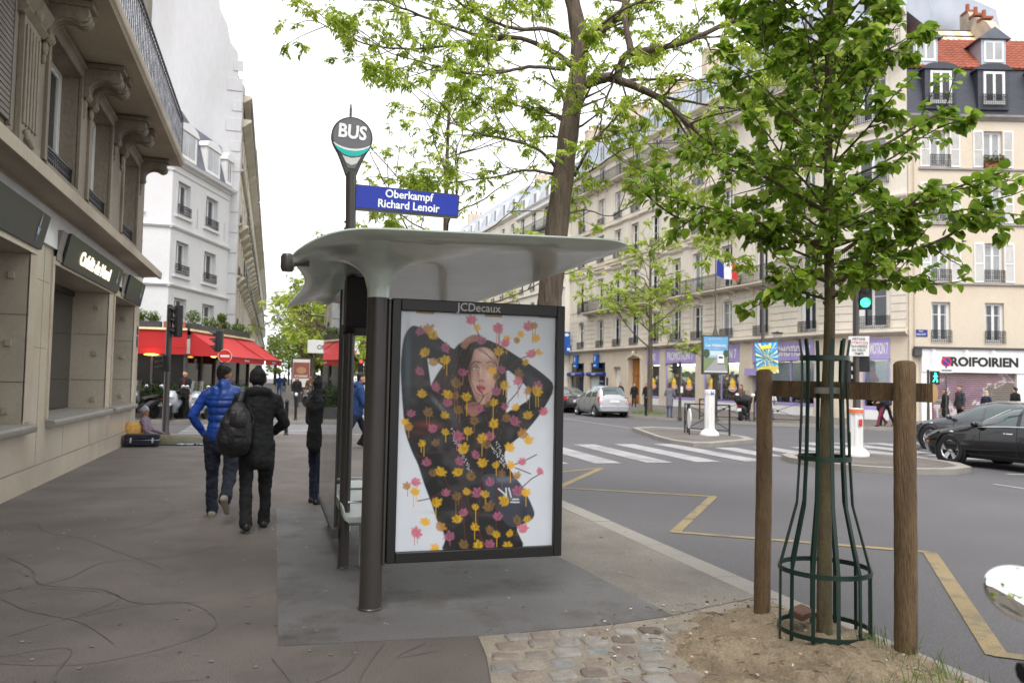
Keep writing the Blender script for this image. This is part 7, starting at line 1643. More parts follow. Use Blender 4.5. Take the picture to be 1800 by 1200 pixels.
person('person in a white coat beside the dark-haired one, behind the wooden stake', (22.6, 32.6, 0), R(-60), 1.60, look=dict(top=k_white, legs=k_jean, hair=k_hairb), coat=.6, female=True, vox=.024, group='people behind the scooter')
GH = 'people passing the shuttered shop'
person('brown-haired woman in a black coat beside the no-parking post', (27.85, 27.6, 0), R(70), 1.60, look=dict(top=k_black, legs=k_black, hair=k_hairb), coat=.55, hair='long', female=True, vox=.022, group=GH)
person('man in a black leather jacket with a maroon scarf in front of the shutter', (28.55, 27.5, 0), R(80), 1.76, look=dict(top=k_char, legs=k_black, hair=k_hairb), vox=.022, group=GH, coat=.8, extra=lambda Vx, up, hd, s, lk: [([up(-.05, .09, 1.44), up(0, .11, 1.30)], [.05*s, .05*s], None, k_maroon), ([up(0, -.01, 1.45), up(0, -.01, 1.52)], [.088*s, .085*s], None, k_maroon)])
person('blonde woman in navy in front of the shutter, behind the black car', (30.1, 27.6, 0), R(-75), 1.55, look=dict(top=k_navy, legs=k_navy, hair=k_hairf), hair='long', female=True, vox=.022, group=GH)
person('man in a dark coat and flat cap at the right edge of the picture', (31.75, 27.6, 0), R(80), 1.73, look=dict(top=k_black, legs=k_black, hair=k_black), hair='beanie', coat=.6, vox=.022, group=GH)
# ================================================================== street furniture
m_lens_g = mat('green_lens', C(60, 255, 170), .3, var=0, fine=0, emit=1.6); m_lens_r = mat('red_lens', C(255, 60, 40), .3, var=0, fine=0, emit=1.5); m_lens_o = mat('dark_lens', C(30, 26, 24), .2); m_orange = mat('orange_band', C(220, 110, 60), .5)
def signal_head(parent, loc, rz, w=.30, h=.86, lit=None, name='signal_head'):
    T = TR(loc, rz); m = MB(T); m.box(-w/2, w/2, -.09, .10, -h/2, h/2, .03); o = m.build(name, m_black, parent, bevel=.015)
    for k in range(3):
        z = h/2-h/6-k*h/3; r = h/3*.36
        m = MB(T); m.lathe([(.001, 0), (r, 0), (r, .012), (.001, .02)], 16); T2 = T @ Matrix.Translation((0, -.092, z)) @ Matrix.Rotation(R(90), 4, 'X'); m = MB(T2); m.lathe([(.001, -.004), (r, -.004), (r*.9, .012), (.001, .02)], 16); m.build('lens', [m_lens_r, m_lens_o, m_lens_g][k] if lit == k else m_lens_o, o)
        m = MB(T); v = []
        for q in range(9):
            a = R(-20+220*q/8); v += [(r*1.12*math.cos(a), -.09, z+r*1.12*math.sin(a)), (r*1.12*math.cos(a), -.09-(.17 if 1 < q < 7 else .06), z+r*1.12*math.sin(a)-.01)]
        m.add(v, [[2*q, 2*q+2, 2*q+3, 2*q+1] for q in range(8)]); s_ = m.build('visor', m_black, o, smooth=False)
    return o
def pole(parent, h, r=.055, rb=.10, name='pole'):
    m = MB(); m.lathe([(rb, -.02), (rb, .05), (r*1.25, .10), (r*1.1, .8), (r, .85), (r, h), (r*.6, h+.02)], 16); return m.build(name, m_brown, parent)
t = thing('traffic_light', 'brown traffic light post at the pavement corner in front of the café', 'traffic light', (-2.65, 22.8, 0)); pole(t, 3.44, .075, .12); signal_head(t, (.20, 0, 3.02), R(-70), .34, .84); m = MB(); m.box(-.02, .22, -.04, .04, 3.3, 3.36); m.box(-.02, .22, -.04, .04, 2.66, 2.72); m.build('bracket', m_brown, t); signal_head(t, (-.05, -.02, 1.9), R(-90), .18, .42, name='small_signal_head')
t = thing('traffic_light', 'traffic light post carrying a round no-entry sign in front of the red awning', 'traffic light', (-1.63, 27.95, ROADZ)); pole(t, 3.2); signal_head(t, (-.12, 0, 2.85), R(-80), .26, .7)
m = MB(); m.m = 0; m.cyl((.12, -.09, 2.36), (.12, -.075, 2.36), .22, 28); m.m = 1; m.cyl((.12, -.094, 2.36), (.12, -.0905, 2.36), .205, 28); m.m = 0; m.box(-.02, .26, -.098, -.0945, 2.325, 2.395); m.build('no_entry_sign', [m_wht, mat('sign_red', C(206, 44, 34), .45)], t, smooth=False)
# main signal on the island
t = thing('traffic_light', 'tall dark traffic light showing green behind the young tree, with a warning plate', 'traffic light', (13.52, 16.06, 0)); pole(t, 4.5, .075, .13)
hd_ = signal_head(t, (.22, -.05, 3.98), R(-35), .32, .95, lit=2); signal_head(t, (.22, .06, 2.42), R(150), .34, .85, name='rear_signal_head'); signal_head(t, (-.22, .1, 1.95), R(90), .24, .6, name='pedestrian_head')
m = MB(TR((-.02, -.12, 2.60), R(-40))); m.box(-.23, .23, -.012, .012, -.24, .24, .0); wp = m.build('warning_plate', m_wht, t, bevel=.006)
for k, (tx, cc) in enumerate((('PIÉTONS', m_black), ('ATTENTION', mat('sign_red_text', C(200, 40, 40), .5)), ('TRAVERSEZ', m_black), ('EN DEUX', m_black), ('TEMPS', m_black))): m = MB(TR((-.02, -.12, 2.60), R(-40))); m.text(tx, .088, Matrix.Translation((0, -.014, .17-.088*k)) @ FRONT, .82, .001, .001); m.build('lettering', cc, wp, smooth=False)
def beacon(loc, h, label, band):
    t = thing('island_beacon', label, 'traffic beacon', loc, 0, 'white beacons on the islands'); m = MB(); m.lathe([(.30, 0), (.30, .05), (.22, .16), (.165, .20), (.001, .20)], 24); m.build('foot', m_wht, t); m = MB(); pts = []
    for k in range(32): q = 2*math.pi*k/32; r = .145+(.012 if k % 4 < 2 else -.006); pts.append((r*math.cos(q), r*math.sin(q)))
    m.prism(pts, .19, h-.12); m.lathe([(.165, h-.13), (.17, h-.06), (.165, h), (.001, h+.01)], 24); m.build('column', m_wht, t, ang=40)
    m = MB(); m.box(-.05, .05, -.166, -.160, h-.42 if band else h-.16, h-.25 if band else h-.04); m.build('sticker', mat('sticker_red', C(206, 60, 60), .5) if band else bpy.data.materials['sign_blue'], t, smooth=False)
    if band: m = MB(); m.lathe([(.172, h-.11), (.175, h-.04), (.172, h-.02)], 24); m.build('band', m_orange, t)
    return t
beacon((13.35, 22.5, 0), 1.45, 'white ribbed beacon with a small blue sticker on the farther traffic island', False); beacon((13.25, 15.75, 0), 1.12, 'white beacon with an orange band at the foot of the green traffic light', True)
def barrier(a, b, h, label, group, zb=0):
    a = Vector((*a, zb)); b = Vector((*b, zb)); L = (b-a).length; t = thing('street_barrier', label, 'barrier', a, math.atan2(b.y-a.y, b.x-a.x), group)
    m = MB()
    for x in (0, L): m.box(x-.022, x+.022, -.022, .022, 0, h)
    m.build('post', m_black, t); m = MB(); m.box(.022, L-.022, -.018, .018, h-.04, h); m.box(.022, L-.022, -.015, .015, .14, .17); m.tube([(.02, 0, h-.04), (L-.02, 0, .17)], .012, 6); m.tube([(.02, .014, .17), (L-.02, .014, h-.04)], .012, 6); m.cyl((L/2, -.02, h*.54), (L/2, .03, h*.54), .05, 12); m.build('cross_rails', m_black, t); return t
GBR = 'black cross-braced barriers'
barrier((12.8, 22.8), (13.25, 23.9), .98, 'black cross-braced barrier with a white disc on the farther island', GBR); barrier((13.3, 23.8), (13.95, 22.3), .98, 'black cross-braced barrier just behind the white ribbed beacon', GBR)
barrier((19.0, 32.9), (20.35, 30.95), .95, 'left cross-braced barrier along the far kerb, in front of the scooter', GBR); barrier((20.5, 30.8), (21.95, 29.4), .95, 'right cross-braced barrier along the far kerb, seen right of the wooden stake', GBR)
m = MB(TR((12.76, 22.72, .52), R(-110))); m.cyl((0, -.02, 0), (0, .01, 0), .32, 28); o = m.build('round_sign', m_wht); tag(o, 'white round sign disc seen edge-on at the island barrier', 'sign')
# poster column with flag mast
t = thing('poster_column', 'framed street poster on a stem with a flag mast, in front of the lilac shop', 'poster column', (18.8, 31.25, 0), R(-17)); m = MB(); m.lathe([(.2, 0), (.2, .06), (.12, .12), (.11, 1.85), (.2, 2.05)], 16, sy=.8); m.build('stem', m_brown, t); m = MB(); m.box(-.60, .60, -.12, .12, 2.06, 3.80, .03); fr = m.build('frame', m_brown, t, bevel=.02); m = MB(); m.lathe([(.14, 3.8), (.05, 4.1), (.032, 4.3), (.028, 7.4), (.001, 7.45)], 12); m.build('mast', m_brown, t)
m = MB(); Z0, Z1, Y_ = 2.14, 3.72, -.122
m.c = C(150, 176, 196); m.box(-.53, .53, Y_, Y_+.002, Z0, Z1); y_ = Y_-.001
def pf(pts, c):
    global y_
    m.c = c; m.face([(x, y_, z) for x, z in pts]); y_ -= .0007
pf([(-.53, 3.1), (.53, 3.1), (.53, Z1), (-.53, Z1)], C(96, 158, 200)); pf([(-.53, 2.9), (.53, 2.9), (.53, 3.1), (-.53, 3.1)], C(190, 205, 212)); pf([(-.53, Z0), (.53, Z0), (.53, 2.80), (-.53, 2.80)], C(118, 132, 92)); pf([(-.53, Z0), (.53, Z0), (.25, 2.84), (.08, 2.84)], C(150, 150, 152))
pf([(-.42+.16*math.cos(q), 2.98+.2*math.sin(q)) for q in np.linspace(0, 6.2, 12)], C(58, 78, 56)); pf([(.44+.12*math.cos(q), 2.98+.18*math.sin(q)) for q in np.linspace(0, 6.2, 12)], C(58, 78, 56)); pf([(.08, 2.55), (.36, 2.55), (.36, 2.88), (.34, 2.92), (.10, 2.92), (.08, 2.88)], C(232, 232, 230)); pf([(.12, 2.76), (.32, 2.76), (.31, 2.86), (.13, 2.86)], C(60, 70, 80)); pf([(.08, 2.52), (.36, 2.52), (.36, 2.56), (.08, 2.56)], C(60, 60, 62)); pf([(-.5, 2.17), (.5, 2.17), (.5, 2.2), (-.5, 2.2)], C(230, 230, 230))
m.build('poster', m_print, fr, colors=True, smooth=False); m = MB(); m.text('Les Habitants', .19, Matrix.Translation((0, Y_-.012, 3.34)) @ FRONT, .86, .001, .003); m.text('un film documentaire', .07, Matrix.Translation((-.12, Y_-.012, 3.20)) @ FRONT, 1, .001); m.text('SÉLECTION OFFICIELLE', .06, Matrix.Translation((0, Y_-.012, 3.62)) @ FRONT, 1, .001); m.build('lettering', m_wht, fr, smooth=False)
fl = thing('flag', 'blue, white and red flag flying from the mast above the street poster', 'flag', (18.83, 31.25, 7.25), R(-17)); m = MB(); nx, ny = 24, 10; vs = []
for j in range(ny+1):
    for i in range(nx+1):
        u, v = i/nx, j/ny; vs.append((.02+.98*u, .10*math.sin(u*7+v)*u, -.76*v*(1-.05*u)-.34*u-.06*math.sin(u*5)))
for i in range(nx):
    m.c = (C(46, 62, 150), C(236, 236, 238), C(216, 66, 60))[i*3//nx]
    m.add([], []); o_ = None
    for j in range(ny): q = [j*(nx+1)+i, j*(nx+1)+i+1, (j+1)*(nx+1)+i+1, (j+1)*(nx+1)+i]; m.add([vs[k] for k in q], [[0, 1, 2, 3]])
m.build('cloth', leafmat('flag_cloth', .3, .8), fl, colors=True)
# lamp post with festival banner
def lamppost(loc, h, label, r=.075):
    t = thing('lamp_post', label, 'lamp post', loc); m = MB(); m.lathe([(.16, -.05), (.16, .08), (.12, .3), (.11, 1.0), (r, 1.15), (r*.95, h*.62), (r*.55, h*.64), (r*.5, h-.15), (.02, h)], 14); m.build('post', m_brown, t); m = MB()
    for z in (1.15, h*.62, h*.64): m.lathe([(r*1.1, z-.03), (r*1.45, z), (r*1.1, z+.03)], 12)
    m.build('ring', m_brown, t); return t
lp_ = lamppost((20.9, 30.75, 0), 9.5, 'lamp post rising behind the left wooden stake, festival banner on it')
m = MB(); m.tube([(0, 0, 9.3), (-.5, -.3, 9.7), (-1.2, -.7, 9.75)], .03, 8); m.box(-1.6, -1.0, -.95, -.6, 9.68, 9.8, .05); m.build('lamp_arm', m_brown, lp_)
bn = thing('festival_banner', 'blue and yellow festival banner with rays hung on the lamp post above the left stake', 'banner', (20.95, 30.55, 2.82), R(-19)); bn.rotation_euler = (0, R(-3), R(-19)); m = MB()
def bface(pts, c, y): m.c = c; m.face([(x, -.05+y+.03*math.sin(z*2+x), z) for x, z in pts])
m.c = C(30, 140, 204); m.box(-.50, .50, -.045, -.01, -.70, .70, .0)
for k in range(24):
    q = 2*math.pi*k/24; a, b = q, q+.13; r_ = .95
    def cl(x, z): return (max(-.48, min(.48, x)), max(-.68, min(.66, z)))
    bface([cl(.1*math.cos(q), .1*math.sin(q)), cl(r_*math.cos(a), r_*math.sin(a)), cl(r_*math.cos(b), r_*math.sin(b))], (C(150, 206, 226), C(206, 226, 210), C(90, 172, 216), C(240, 226, 140))[k % 4], -.036)
bface([(-.48, -.62), (.48, -.62), (.48, -.40), (.2, -.34), (-.2, -.36), (-.48, -.42)], C(196, 182, 70), -.042)
for k in range(190): a = rnd.gauss(0, .19); b = rnd.gauss(-.02, .24); a = max(-.42, min(.4, a)); b = max(-.6, min(.55, b)); s = rnd.uniform(.012, .045); bface([(a, b), (a+s, b-s*.4), (a+s*.6, b+s), (a-s*.4, b+s*.6)], rnd.choice([C(232, 214, 90), C(206, 204, 140), C(130, 170, 80), C(226, 226, 196), C(90, 130, 70), C(150, 190, 160)]), -.044-.0001*k)
for k in range(10): a = rnd.uniform(-.42, .4); b = rnd.uniform(.2, .58); s = .05; bface([(a, b), (a+s, b), (a+s*.7, b+s*.8)], C(250, 210, 40), -.047)
bface([(-.20, .40), (.20, .44), (.22, .58), (-.18, .56)], C(250, 222, 50), -.066); bface([(-.46, -.68), (-.2, -.68), (-.2, -.57), (-.46, -.57)], C(40, 60, 130), -.047); bface([(.34, -.66), (.46, -.66), (.46, -.54), (.38, -.54)], C(240, 240, 236), -.049); bface([(.34, -.66), (.42, -.66), (.38, -.56)], C(226, 110, 50), -.051)
m.build('printed_sheet', m_print, bn, colors=True, smooth=False)
m = MB(); m.box(-.06, .06, -.012, .10, .55, .60); m.box(-.06, .06, -.012, .10, -.55, -.50); m.build('clamp', m_brown, bn)
wl_ = thing('wall_lantern', 'small clear street lantern on a bracket above the lilac fascia, right of the banner', 'lantern', (25.9, 36.8, 3.95)); m = MB(); m.lathe([(.03, -.55), (.05, -.3), (.02, -.1), (.16, .0), (.26, .45), (.02, .46)], 8); m.build('glass', shopglass, wl_); m = MB(); m.lathe([(.30, .46), (.32, .5), (.05, .56), (.01, .6)], 12); m.tube([(0, 0, -.5), (.5, .1, -.5), (1.6, .1, -.5)], .03, 6); m.build('cap', m_dkgrey, wl_)
# other posts and signs
t = thing('crossing_signal', 'thin dark signal pole in front of the lilac shop, right of the grey-coated woman', 'pedestrian signal', (18.3, 33.5, 0)); pole(t, 2.65, .06, .10); signal_head(t, (-.28, .0, 2.35), R(-100), .24, .5, name='lamp_head'); m = MB(); m.box(.0, .12, -.08, -.06, 1.2, 1.5); m.build('notice', m_wht, t, smooth=False)
t = thing('no_parking_sign', 'no-parking sign on a thin post in front of the roller shutter', 'road sign', (27.3, 27.0, 0), R(-25)); pole(t, 2.85, .03, .05); m = MB(); m.m = 0; m.cyl((0, -.05, 2.76), (0, -.035, 2.76), .21, 28); m.m = 1; m.cyl((0, -.055, 2.76), (0, -.0505, 2.76), .155, 28); m.m = 0; m.add([(x*math.cos(R(-45))-z*math.sin(R(-45)), -.058, 2.76+x*math.sin(R(-45))+z*math.cos(R(-45))) for x, z in ((-.16, -.025), (.16, -.025), (.16, .025), (-.16, .025))], [[0, 1, 2, 3]]); m.build('sign_disc', [bpy.data.materials['sign_red'], mat('sign_blue_disc', C(40, 60, 150), .4)], t, smooth=False); m = MB(); m.box(-.26, .26, -.05, -.035, 2.30, 2.48); q = m.build('sub_plate', m_wht, t, smooth=False); m = MB(); m.box(-.2, .2, -.054, -.0505, 2.37, 2.42); m.build('arrow_mark', m_black, q, smooth=False)
t = thing('crossing_signal', 'black pedestrian signal box with a lit green walking figure beside the shutter', 'pedestrian signal', (26.6, 27.25, 0), R(-30)); pole(t, 2.4, .05, .09); m = MB(); m.box(.08, .42, -.12, .1, 1.80, 2.36, .02); b_ = m.build('signal_box', m_black, t, bevel=.01); m = MB(); T = Matrix.Translation((.25, -.128, 2.09)); m.T = T
m.ell((0, 0, .17), (.035, .005, .035), 10, 6); m.tube([(0, 0, .12), (.01, 0, -.02)], [.05, .04], 8, ry=.006); m.tube([(.0, 0, -.02), (-.05, 0, -.12), (-.09, 0, -.19)], .022, 6, ry=.006); m.tube([(.01, 0, -.02), (.06, 0, -.11), (.07, 0, -.2)], .022, 6, ry=.006); m.tube([(.0, 0, .1), (-.07, 0, .03)], .016, 6, ry=.005); m.tube([(.0, 0, .1), (.08, 0, .04)], .016, 6, ry=.005); m.build('walking_figure', m_lens_g, b_)
def bollard(loc, h, r, label, group, tip=False):
    t = thing('bollard', label, 'bollard', loc, 0, group); m = MB(); m.lathe([(r*1.5, 0), (r*1.5, .02), (r, .05), (r, h-.12), (r*1.15, h-.1), (r*1.15, h-.06), (r*.9, h-.03), (r*.4, h), (.001, h)], 12); m.build('shaft', m_black, t)
    if tip: m = MB(); m.ell((0, 0, h+.03), (r*1.2, r*1.2, .07), 10, 6); m.build('tip', m_wht, t)
    return t
GBo = 'slim black bollards'
bollard((.88, 30.6, 0), .92, .05, 'white-tipped bollard at the far end of the side-street crossing', GBo, True); bollard((.42, 23.0, 0), .98, .05, 'black bollard just right of the black-jacketed walker', GBo); bollard((17.75, 35.9, 0), .95, .06, 'black bollard between the street tree and the grey-coated woman', GBo); bollard((18.45, 33.75, 0), .95, .06, 'bollard in front of the legs of the grey-coated woman', GBo); bollard((23.9, 28.2, 0), 1.35, .05, 'white-tipped bollard left of the man in maroon trousers', GBo, True); bollard((2.1, 22.9, 0), .98, .05, 'white-tipped bollard reflected beside the shelter glass', GBo, True)
mp = lamppost((1.88, 22.5, 0), 9.3, 'tall thin ringed mast behind the bus stop sign, carrying a street-name sign'); m = MB(); m.box(-.72, -.04, -.03, .03, 5.25, 5.55); m.m = 1; m.box(-.68, -.12, -.036, -.031, 5.3, 5.5); m.build('pink_panel', [m_black, mat('pink_panel', C(214, 50, 110), .4)], mp)
m = MB(); m.tube([(0, 0, 3.25), (-.9, 0, 3.3), (-1.1, 0, 3.45), (-1.2, 0, 3.3)], .03, 6); m.build('bracket', m_brown, mp)
sn = thing('street_name_sign', 'white street-name sign with an orange sticker hung on the tall mast', 'street sign', (1.60, 22.36, 2.44), R(-3)); m = MB(); m.box(-.70, .70, -.02, .02, -.18, .18, .0); m.build('plate', m_wht, sn, bevel=.008); m = MB(); m.text('RUE', .10, Matrix.Translation((0, -.0235, .10)) @ FRONT, 1, .001); m.text('OBERKAMPF', .17, Matrix.Translation((0, -.0235, -.02)) @ FRONT, .95, .001, .002); m.build('lettering', m_black, sn, smooth=False); m = MB(); m.box(.38, .62, -.025, -.021, -.16, -.08); m.box(-.1, .12, -.025, -.021, -.16, -.08); m.build('sticker', m_orange, sn, smooth=False); m = MB(); m.box(.22, .34, .02, .1, -.1, .1); m.build('clamp', m_brown, sn)
t = thing('poster_kiosk', 'distant poster kiosk with a red and white poster on the near pavement', 'poster kiosk', (1.75, 52, 0)); m = MB(); m.lathe([(.2, 0), (.12, .8), (.2, .85)], 12); m.build('stem', m_brown, t); m = MB(); m.box(-.6, .6, -.12, .12, .85, 2.8, .03); f_ = m.build('frame', m_brown, t); m = MB(); m.c = C(226, 220, 214); m.box(-.52, .52, -.13, -.122, .95, 2.7); m.c = C(150, 84, 76); m.box(-.5, .5, -.134, -.131, 1.5, 2.5); m.c = C(176, 136, 100); m.ell((0, -.134, 2.0), (.3, .003, .22)); m.c = C(200, 190, 180); m.box(-.4, .4, -.137, -.1345, 1.58, 1.7); m.build('poster', m_print, f_, colors=True)
t = thing('traffic_light', 'distant traffic light showing red, seen between the shelter posts', 'traffic light', (4.6, 44, 0)); pole(t, 2.6, .06); signal_head(t, (0, -.12, 2.25), 0, .28, .75, lit=0)

# ================================================================== vehicles
def interp(P, y):
    for (a, za), (b, zb) in zip(P, P[1:]):
        if a <= y <= b: t = (y-a)/(b-a) if b > a else 0; t = t*t*(3-2*t)*.35+t*.65; return za+(zb-za)*t
    return P[-1][1]
def lerp(a, b, t): return a+(b-a)*t
def wheel(parent, x, y, r, w, side, rimmat, spokes=5):
    T = TR((x, y, r)) @ Matrix.Rotation(R(90)*side, 4, 'Y'); m = MB(T); k = r*.68
    m.lathe([(k, -w/2), (r*.94, -w/2), (r, -w*.32), (r, w*.32), (r*.94, w/2), (k, w/2), (k*.98, w*.3), (k*.98, -w*.3)], 30); o = m.build('wheel', m_rubber, parent, ang=40)
    m = MB(T); m.lathe([(k*.98, w*.44), (k*.93, w*.46), (k*.88, w*.36)], 30, caps=False); m.m = 1; m.lathe([(k*.88, w*.36), (k*.86, w*.02), (.001, w*.02)], 30, caps=False); m.m = 0; m.f = [f for f in m.f]
    m.m = 0
    for s in range(spokes):
        for d in (-.14, .14):
            q = 2*math.pi*s/spokes+d; q2 = 2*math.pi*s/spokes+d*.9; n = Vector((-math.sin(q), math.cos(q), 0)); a = Vector((.05*math.cos(q2), .05*math.sin(q2), w*.30)); b = Vector((k*.92*math.cos(q), k*.92*math.sin(q), w*.42)); m.add([a-n*.03, a+n*.03, b+n*.028, b-n*.028, a-n*.03-Vector((0, 0, .04)), a+n*.03-Vector((0, 0, .04)), b+n*.028-Vector((0, 0, .04)), b-n*.028-Vector((0, 0, .04))], [[0, 1, 2, 3], [0, 4, 5, 1], [1, 5, 6, 2], [3, 2, 6, 7], [0, 3, 7, 4]])
    m.lathe([(.001, w*.36), (.07, w*.34), (.075, w*.2)], 14); m.build('rim', [rimmat, m_black], o, ang=35)
def car(name, label, loc, rz, paint, L, W, zt, belt, plan, wheels, wr, glassrng, front=None, rear=None, group=None, pillars=(2.5,), trim=None, handles=(), mirror=None, rimmat=None, sp=5):
    t = thing(name, label, 'car', loc, rz, group); NS = 64; NP = 10; rows = []
    def sec(y):
        w = W/2*interp(plan, y); z9 = interp(zt, y); zb = min(interp(belt, y), z9-.01); f = max(0, min(1, (z9-zb)/.36)); z0 = .20+.10*max(0, 1-y/.35)+.12*max(0, 1-(L-y)/.4)
        p = [(0, z0), (.86*w, z0), (.965*w, z0+.10), (1.0*w, .50), (.992*w, .74 if zb > .8 else zb*.9), (lerp(.93, .945, f)*w, zb), (lerp(.86, .845, f)*w, lerp(lerp(zb, z9, .6), lerp(zb, z9, .52), f)), (lerp(.70, .66, f)*w, z9-lerp(.012, .055, f)), (.36*w, z9-.004), (0, z9)]
        return p, f
    ys = [L*(.5-.5*math.cos(math.pi*i/NS))*.35+L*i/NS*.65 for i in range(NS+1)]; F = []
    for y in ys: p, f = sec(y); F.append(f); rows.append([(-x, L/2-y, z) for x, z in p[::-1]]+[(x, L/2-y, z) for x, z in p[1:]])
    K = len(rows[0]); m = MB(); vs = [q for r in rows for q in r]; m.add(vs, []); o = 0
    for i in range(NS):
        ym = (ys[i]+ys[i+1])/2; side_ok = F[i] > .52 and F[i+1] > .52 and glassrng[0] < ym < glassrng[1] and not any(abs(ym-p) < .055 for p in pillars)
        for j in range(K):
            a, b = i*K+j, i*K+(j+1) % K; jj = j if j < NP-1 else K-1-j   # mirrored row index from the top
            mi = 0
            k9 = j if j < 9 else 17-j
            if k9 in (2, 3) and side_ok and False: mi = 1
            top_idx = min(j, 17-j) if j < 18 else 99
            if side_ok and top_idx in (): mi = 1
            # rows go from top centre (index 0) down the left side and up again
            lev = [9-q for q in range(10)]
            if j < 9: seg = 9-j-1                       # segment between profile points seg and seg+1 on the left
            elif j < 18: seg = j-9
            else: seg = -1
            if seg in (5, 6) and side_ok: mi = 1
            if seg in (7, 8) and (glassrng[2] < ym < glassrng[3] or glassrng[4] < ym < glassrng[5]): mi = 1
            m.f.append([a, b, b+K, a+K]); m.mi.append(mi); m.fc.append((1, 1, 1))
    m.f.append(list(range(K))[::-1]); m.mi.append(0); m.fc.append((1, 1, 1)); m.f.append([NS*K+j for j in range(K)]); m.mi.append(0); m.fc.append((1, 1, 1))
    body = m.build('body', [paint, m_carglass], t, ang=42)
    def at(y, k, s=1, out=.0): p, f = sec(y); x, z = p[k]; return Vector((s*(x+out), L/2-y, z))
    for y in wheels:
        for s in (-1, 1):
            p, f = sec(y); w = p[3][0]; m = MB(TR((s*(w-.10), L/2-y, wr+.01)) @ Matrix.Rotation(R(90)*s, 4, 'Y')); m.lathe([(.001, .0), (wr*1.16, .0), (wr*1.16, .104), (wr*1.10, .112), (wr*1.02, .06), (.001, .05)], 32); m.build('wheel_arch', m_rubber, t, ang=40); wheel(t, s*(w-.10), L/2-y, wr, .22, s, rimmat or m_alloy, sp)
    for s in (-1, 1):                                                 # trim, seams, handles
        m = MB(); rg = [y for y in ys if glassrng[0] <= y <= glassrng[1] and sec(y)[1] > .45]
        if trim: m.tube([at(y, 5, s, .008) for y in rg], .011, 6); m.tube([at(y, 7, s, .006)+Vector((0, 0, -.01)) for y in rg], .009, 6); m.build('window_trim', trim, body)
        m = MB()
        for y in pillars+(rg[1], rg[-2]): m.tube([at(y, k, s, .001) for k in (2, 3, 4, 5)], .006, 5)
        m.tube([at(y, 2, s, .003) for y in ys[8:-8]], .008, 5); m.build('door_seam', m_rubber, body)
        for y in handles: m = MB(); c = at(y, 4, s, .012)+Vector((0, 0, .06)); m.tube([c+Vector((0, .10, 0)), c+Vector((s*.02, .06, 0)), c+Vector((s*.02, -.06, 0)), c+Vector((0, -.10, 0))], .013, 6); m.build('door_handle', m_chrome if trim else paint, body)
        if mirror: m = MB(); c = at(mirror, 5, s, .10); m.ell(c+Vector((0, .02, .06)), (.10, .07, .075), 12, 8); m.tube([c+Vector((-s*.13, .02, 0)), c+Vector((0, .02, .02))], .025, 6); m.build('wing_mirror', paint, t)
    if front: front(t, body, at, L, W, sec)
    if rear: rear(t, body, at, L, W, sec)
    return t
m_carglass = mat('car_glass', C(58, 72, 72), .04, 0, var=.5, scale=.8, fine=0, spec=.9, coat=.5)
m_blackcar = mat('black_car_paint', C(14, 14, 17), .2, 0, var=.05, fine=.02, spec=.4, coat=.45); m_greycar = mat('grey_car_paint', C(62, 64, 72), .2, .3, var=.05, fine=.02, coat=1.0); m_silvercar = mat('silver_car_paint', C(168, 169, 172), .28, .45, var=.04, fine=.02, coat=.8); m_tail = mat('tail_lamp_red', C(176, 26, 24), .2, var=.1, coat=.5); m_head = mat('headlamp_glass', C(176, 180, 186), .1, .3, var=.2, scale=8, coat=.8)
def sedan_front(t, body, at, L, W, sec):
    for s in (-1, 1):
        m = MB(); m.add([at(.06, 5, s, .004)*1, at(.14, 5, s, .012), at(.30, 5, s, .012), at(.60, 5, s, .010)+Vector((0, 0, -.02)), at(.62, 4, s, .012)+Vector((0, 0, .05)), at(.32, 4, s, .014), at(.10, 4, s, .010)], [[0, 1, 2, 3, 4, 5, 6] if s < 0 else [6, 5, 4, 3, 2, 1, 0]]); m.build('headlight', m_head, body, smooth=False)
        m = MB(); c = at(.98, 4, s, .004)+Vector((0, 0, .03)); m.ell(c, (.012, .055, .022), 10, 6); m.build('side_indicator', m_wht, body)
        m = MB(); c = at(.30, 3, s, .004)+Vector((0, 0, .0)); m.ell(c, (.012, .06, .016), 10, 6); m.build('side_marker', m_orange, body)
    m = MB(); m.box(-.5, .5, L/2-.012, L/2+.006, .42, .60, .0); m.build('grille', m_black, body); m = MB(); m.box(-.26, .26, L/2+.004, L/2+.016, .36, .47); m.build('number_plate', m_wht, body)
def tails(t, body, at, L, W, sec):
    for s in (-1, 1): m = MB(); m.box(s*W*.40-.13, s*W*.40+.13, -L/2-.012, -L/2+.10, .72, .92, .02); m.build('tail_light', m_tail, body)
    m = MB(); m.box(-.26, .26, -L/2-.02, -L/2+.01, .62, .74); m.build('number_plate', m_wht, body)
SED = dict(L=4.78, W=1.85, zt=[(0, .56), (.10, .70), (.5, .82), (1.25, .955), (1.5, 1.05), (2.2, 1.38), (2.65, 1.445), (3.2, 1.42), (3.7, 1.28), (4.15, 1.08), (4.5, 1.04), (4.7, .98), (4.78, .80)], belt=[(0, .52), (.5, .76), (1.3, .90), (2.5, .955), (4, 1.0), (4.78, .78)], plan=[(0, .62), (.10, .78), (.35, .92), (.8, .98), (1.5, 1), (3.6, 1), (4.3, .96), (4.65, .86), (4.78, .74)], wheels=(.93, 3.70), wr=.345, glassrng=(1.35, 4.0, 1.35, 2.15, 3.3, 4.12))
HEAD = R(3)
def carat(name, label, wheel_w, rz, side, **k):
    """put the car so that its left front wheel stands at wheel_w"""
    c = car(name, label, (0, 0, ROADZ), rz, **k); p = Vector((-(k['W']/2-.0), k['L']/2-k['wheels'][0] if side == 'f' else k['L']/2-k['wheels'][1], 0)); p.rotate(Matrix.Rotation(rz, 3, 'Z')); c.location = (wheel_w[0]-p.x, wheel_w[1]-p.y, ROADZ); return c
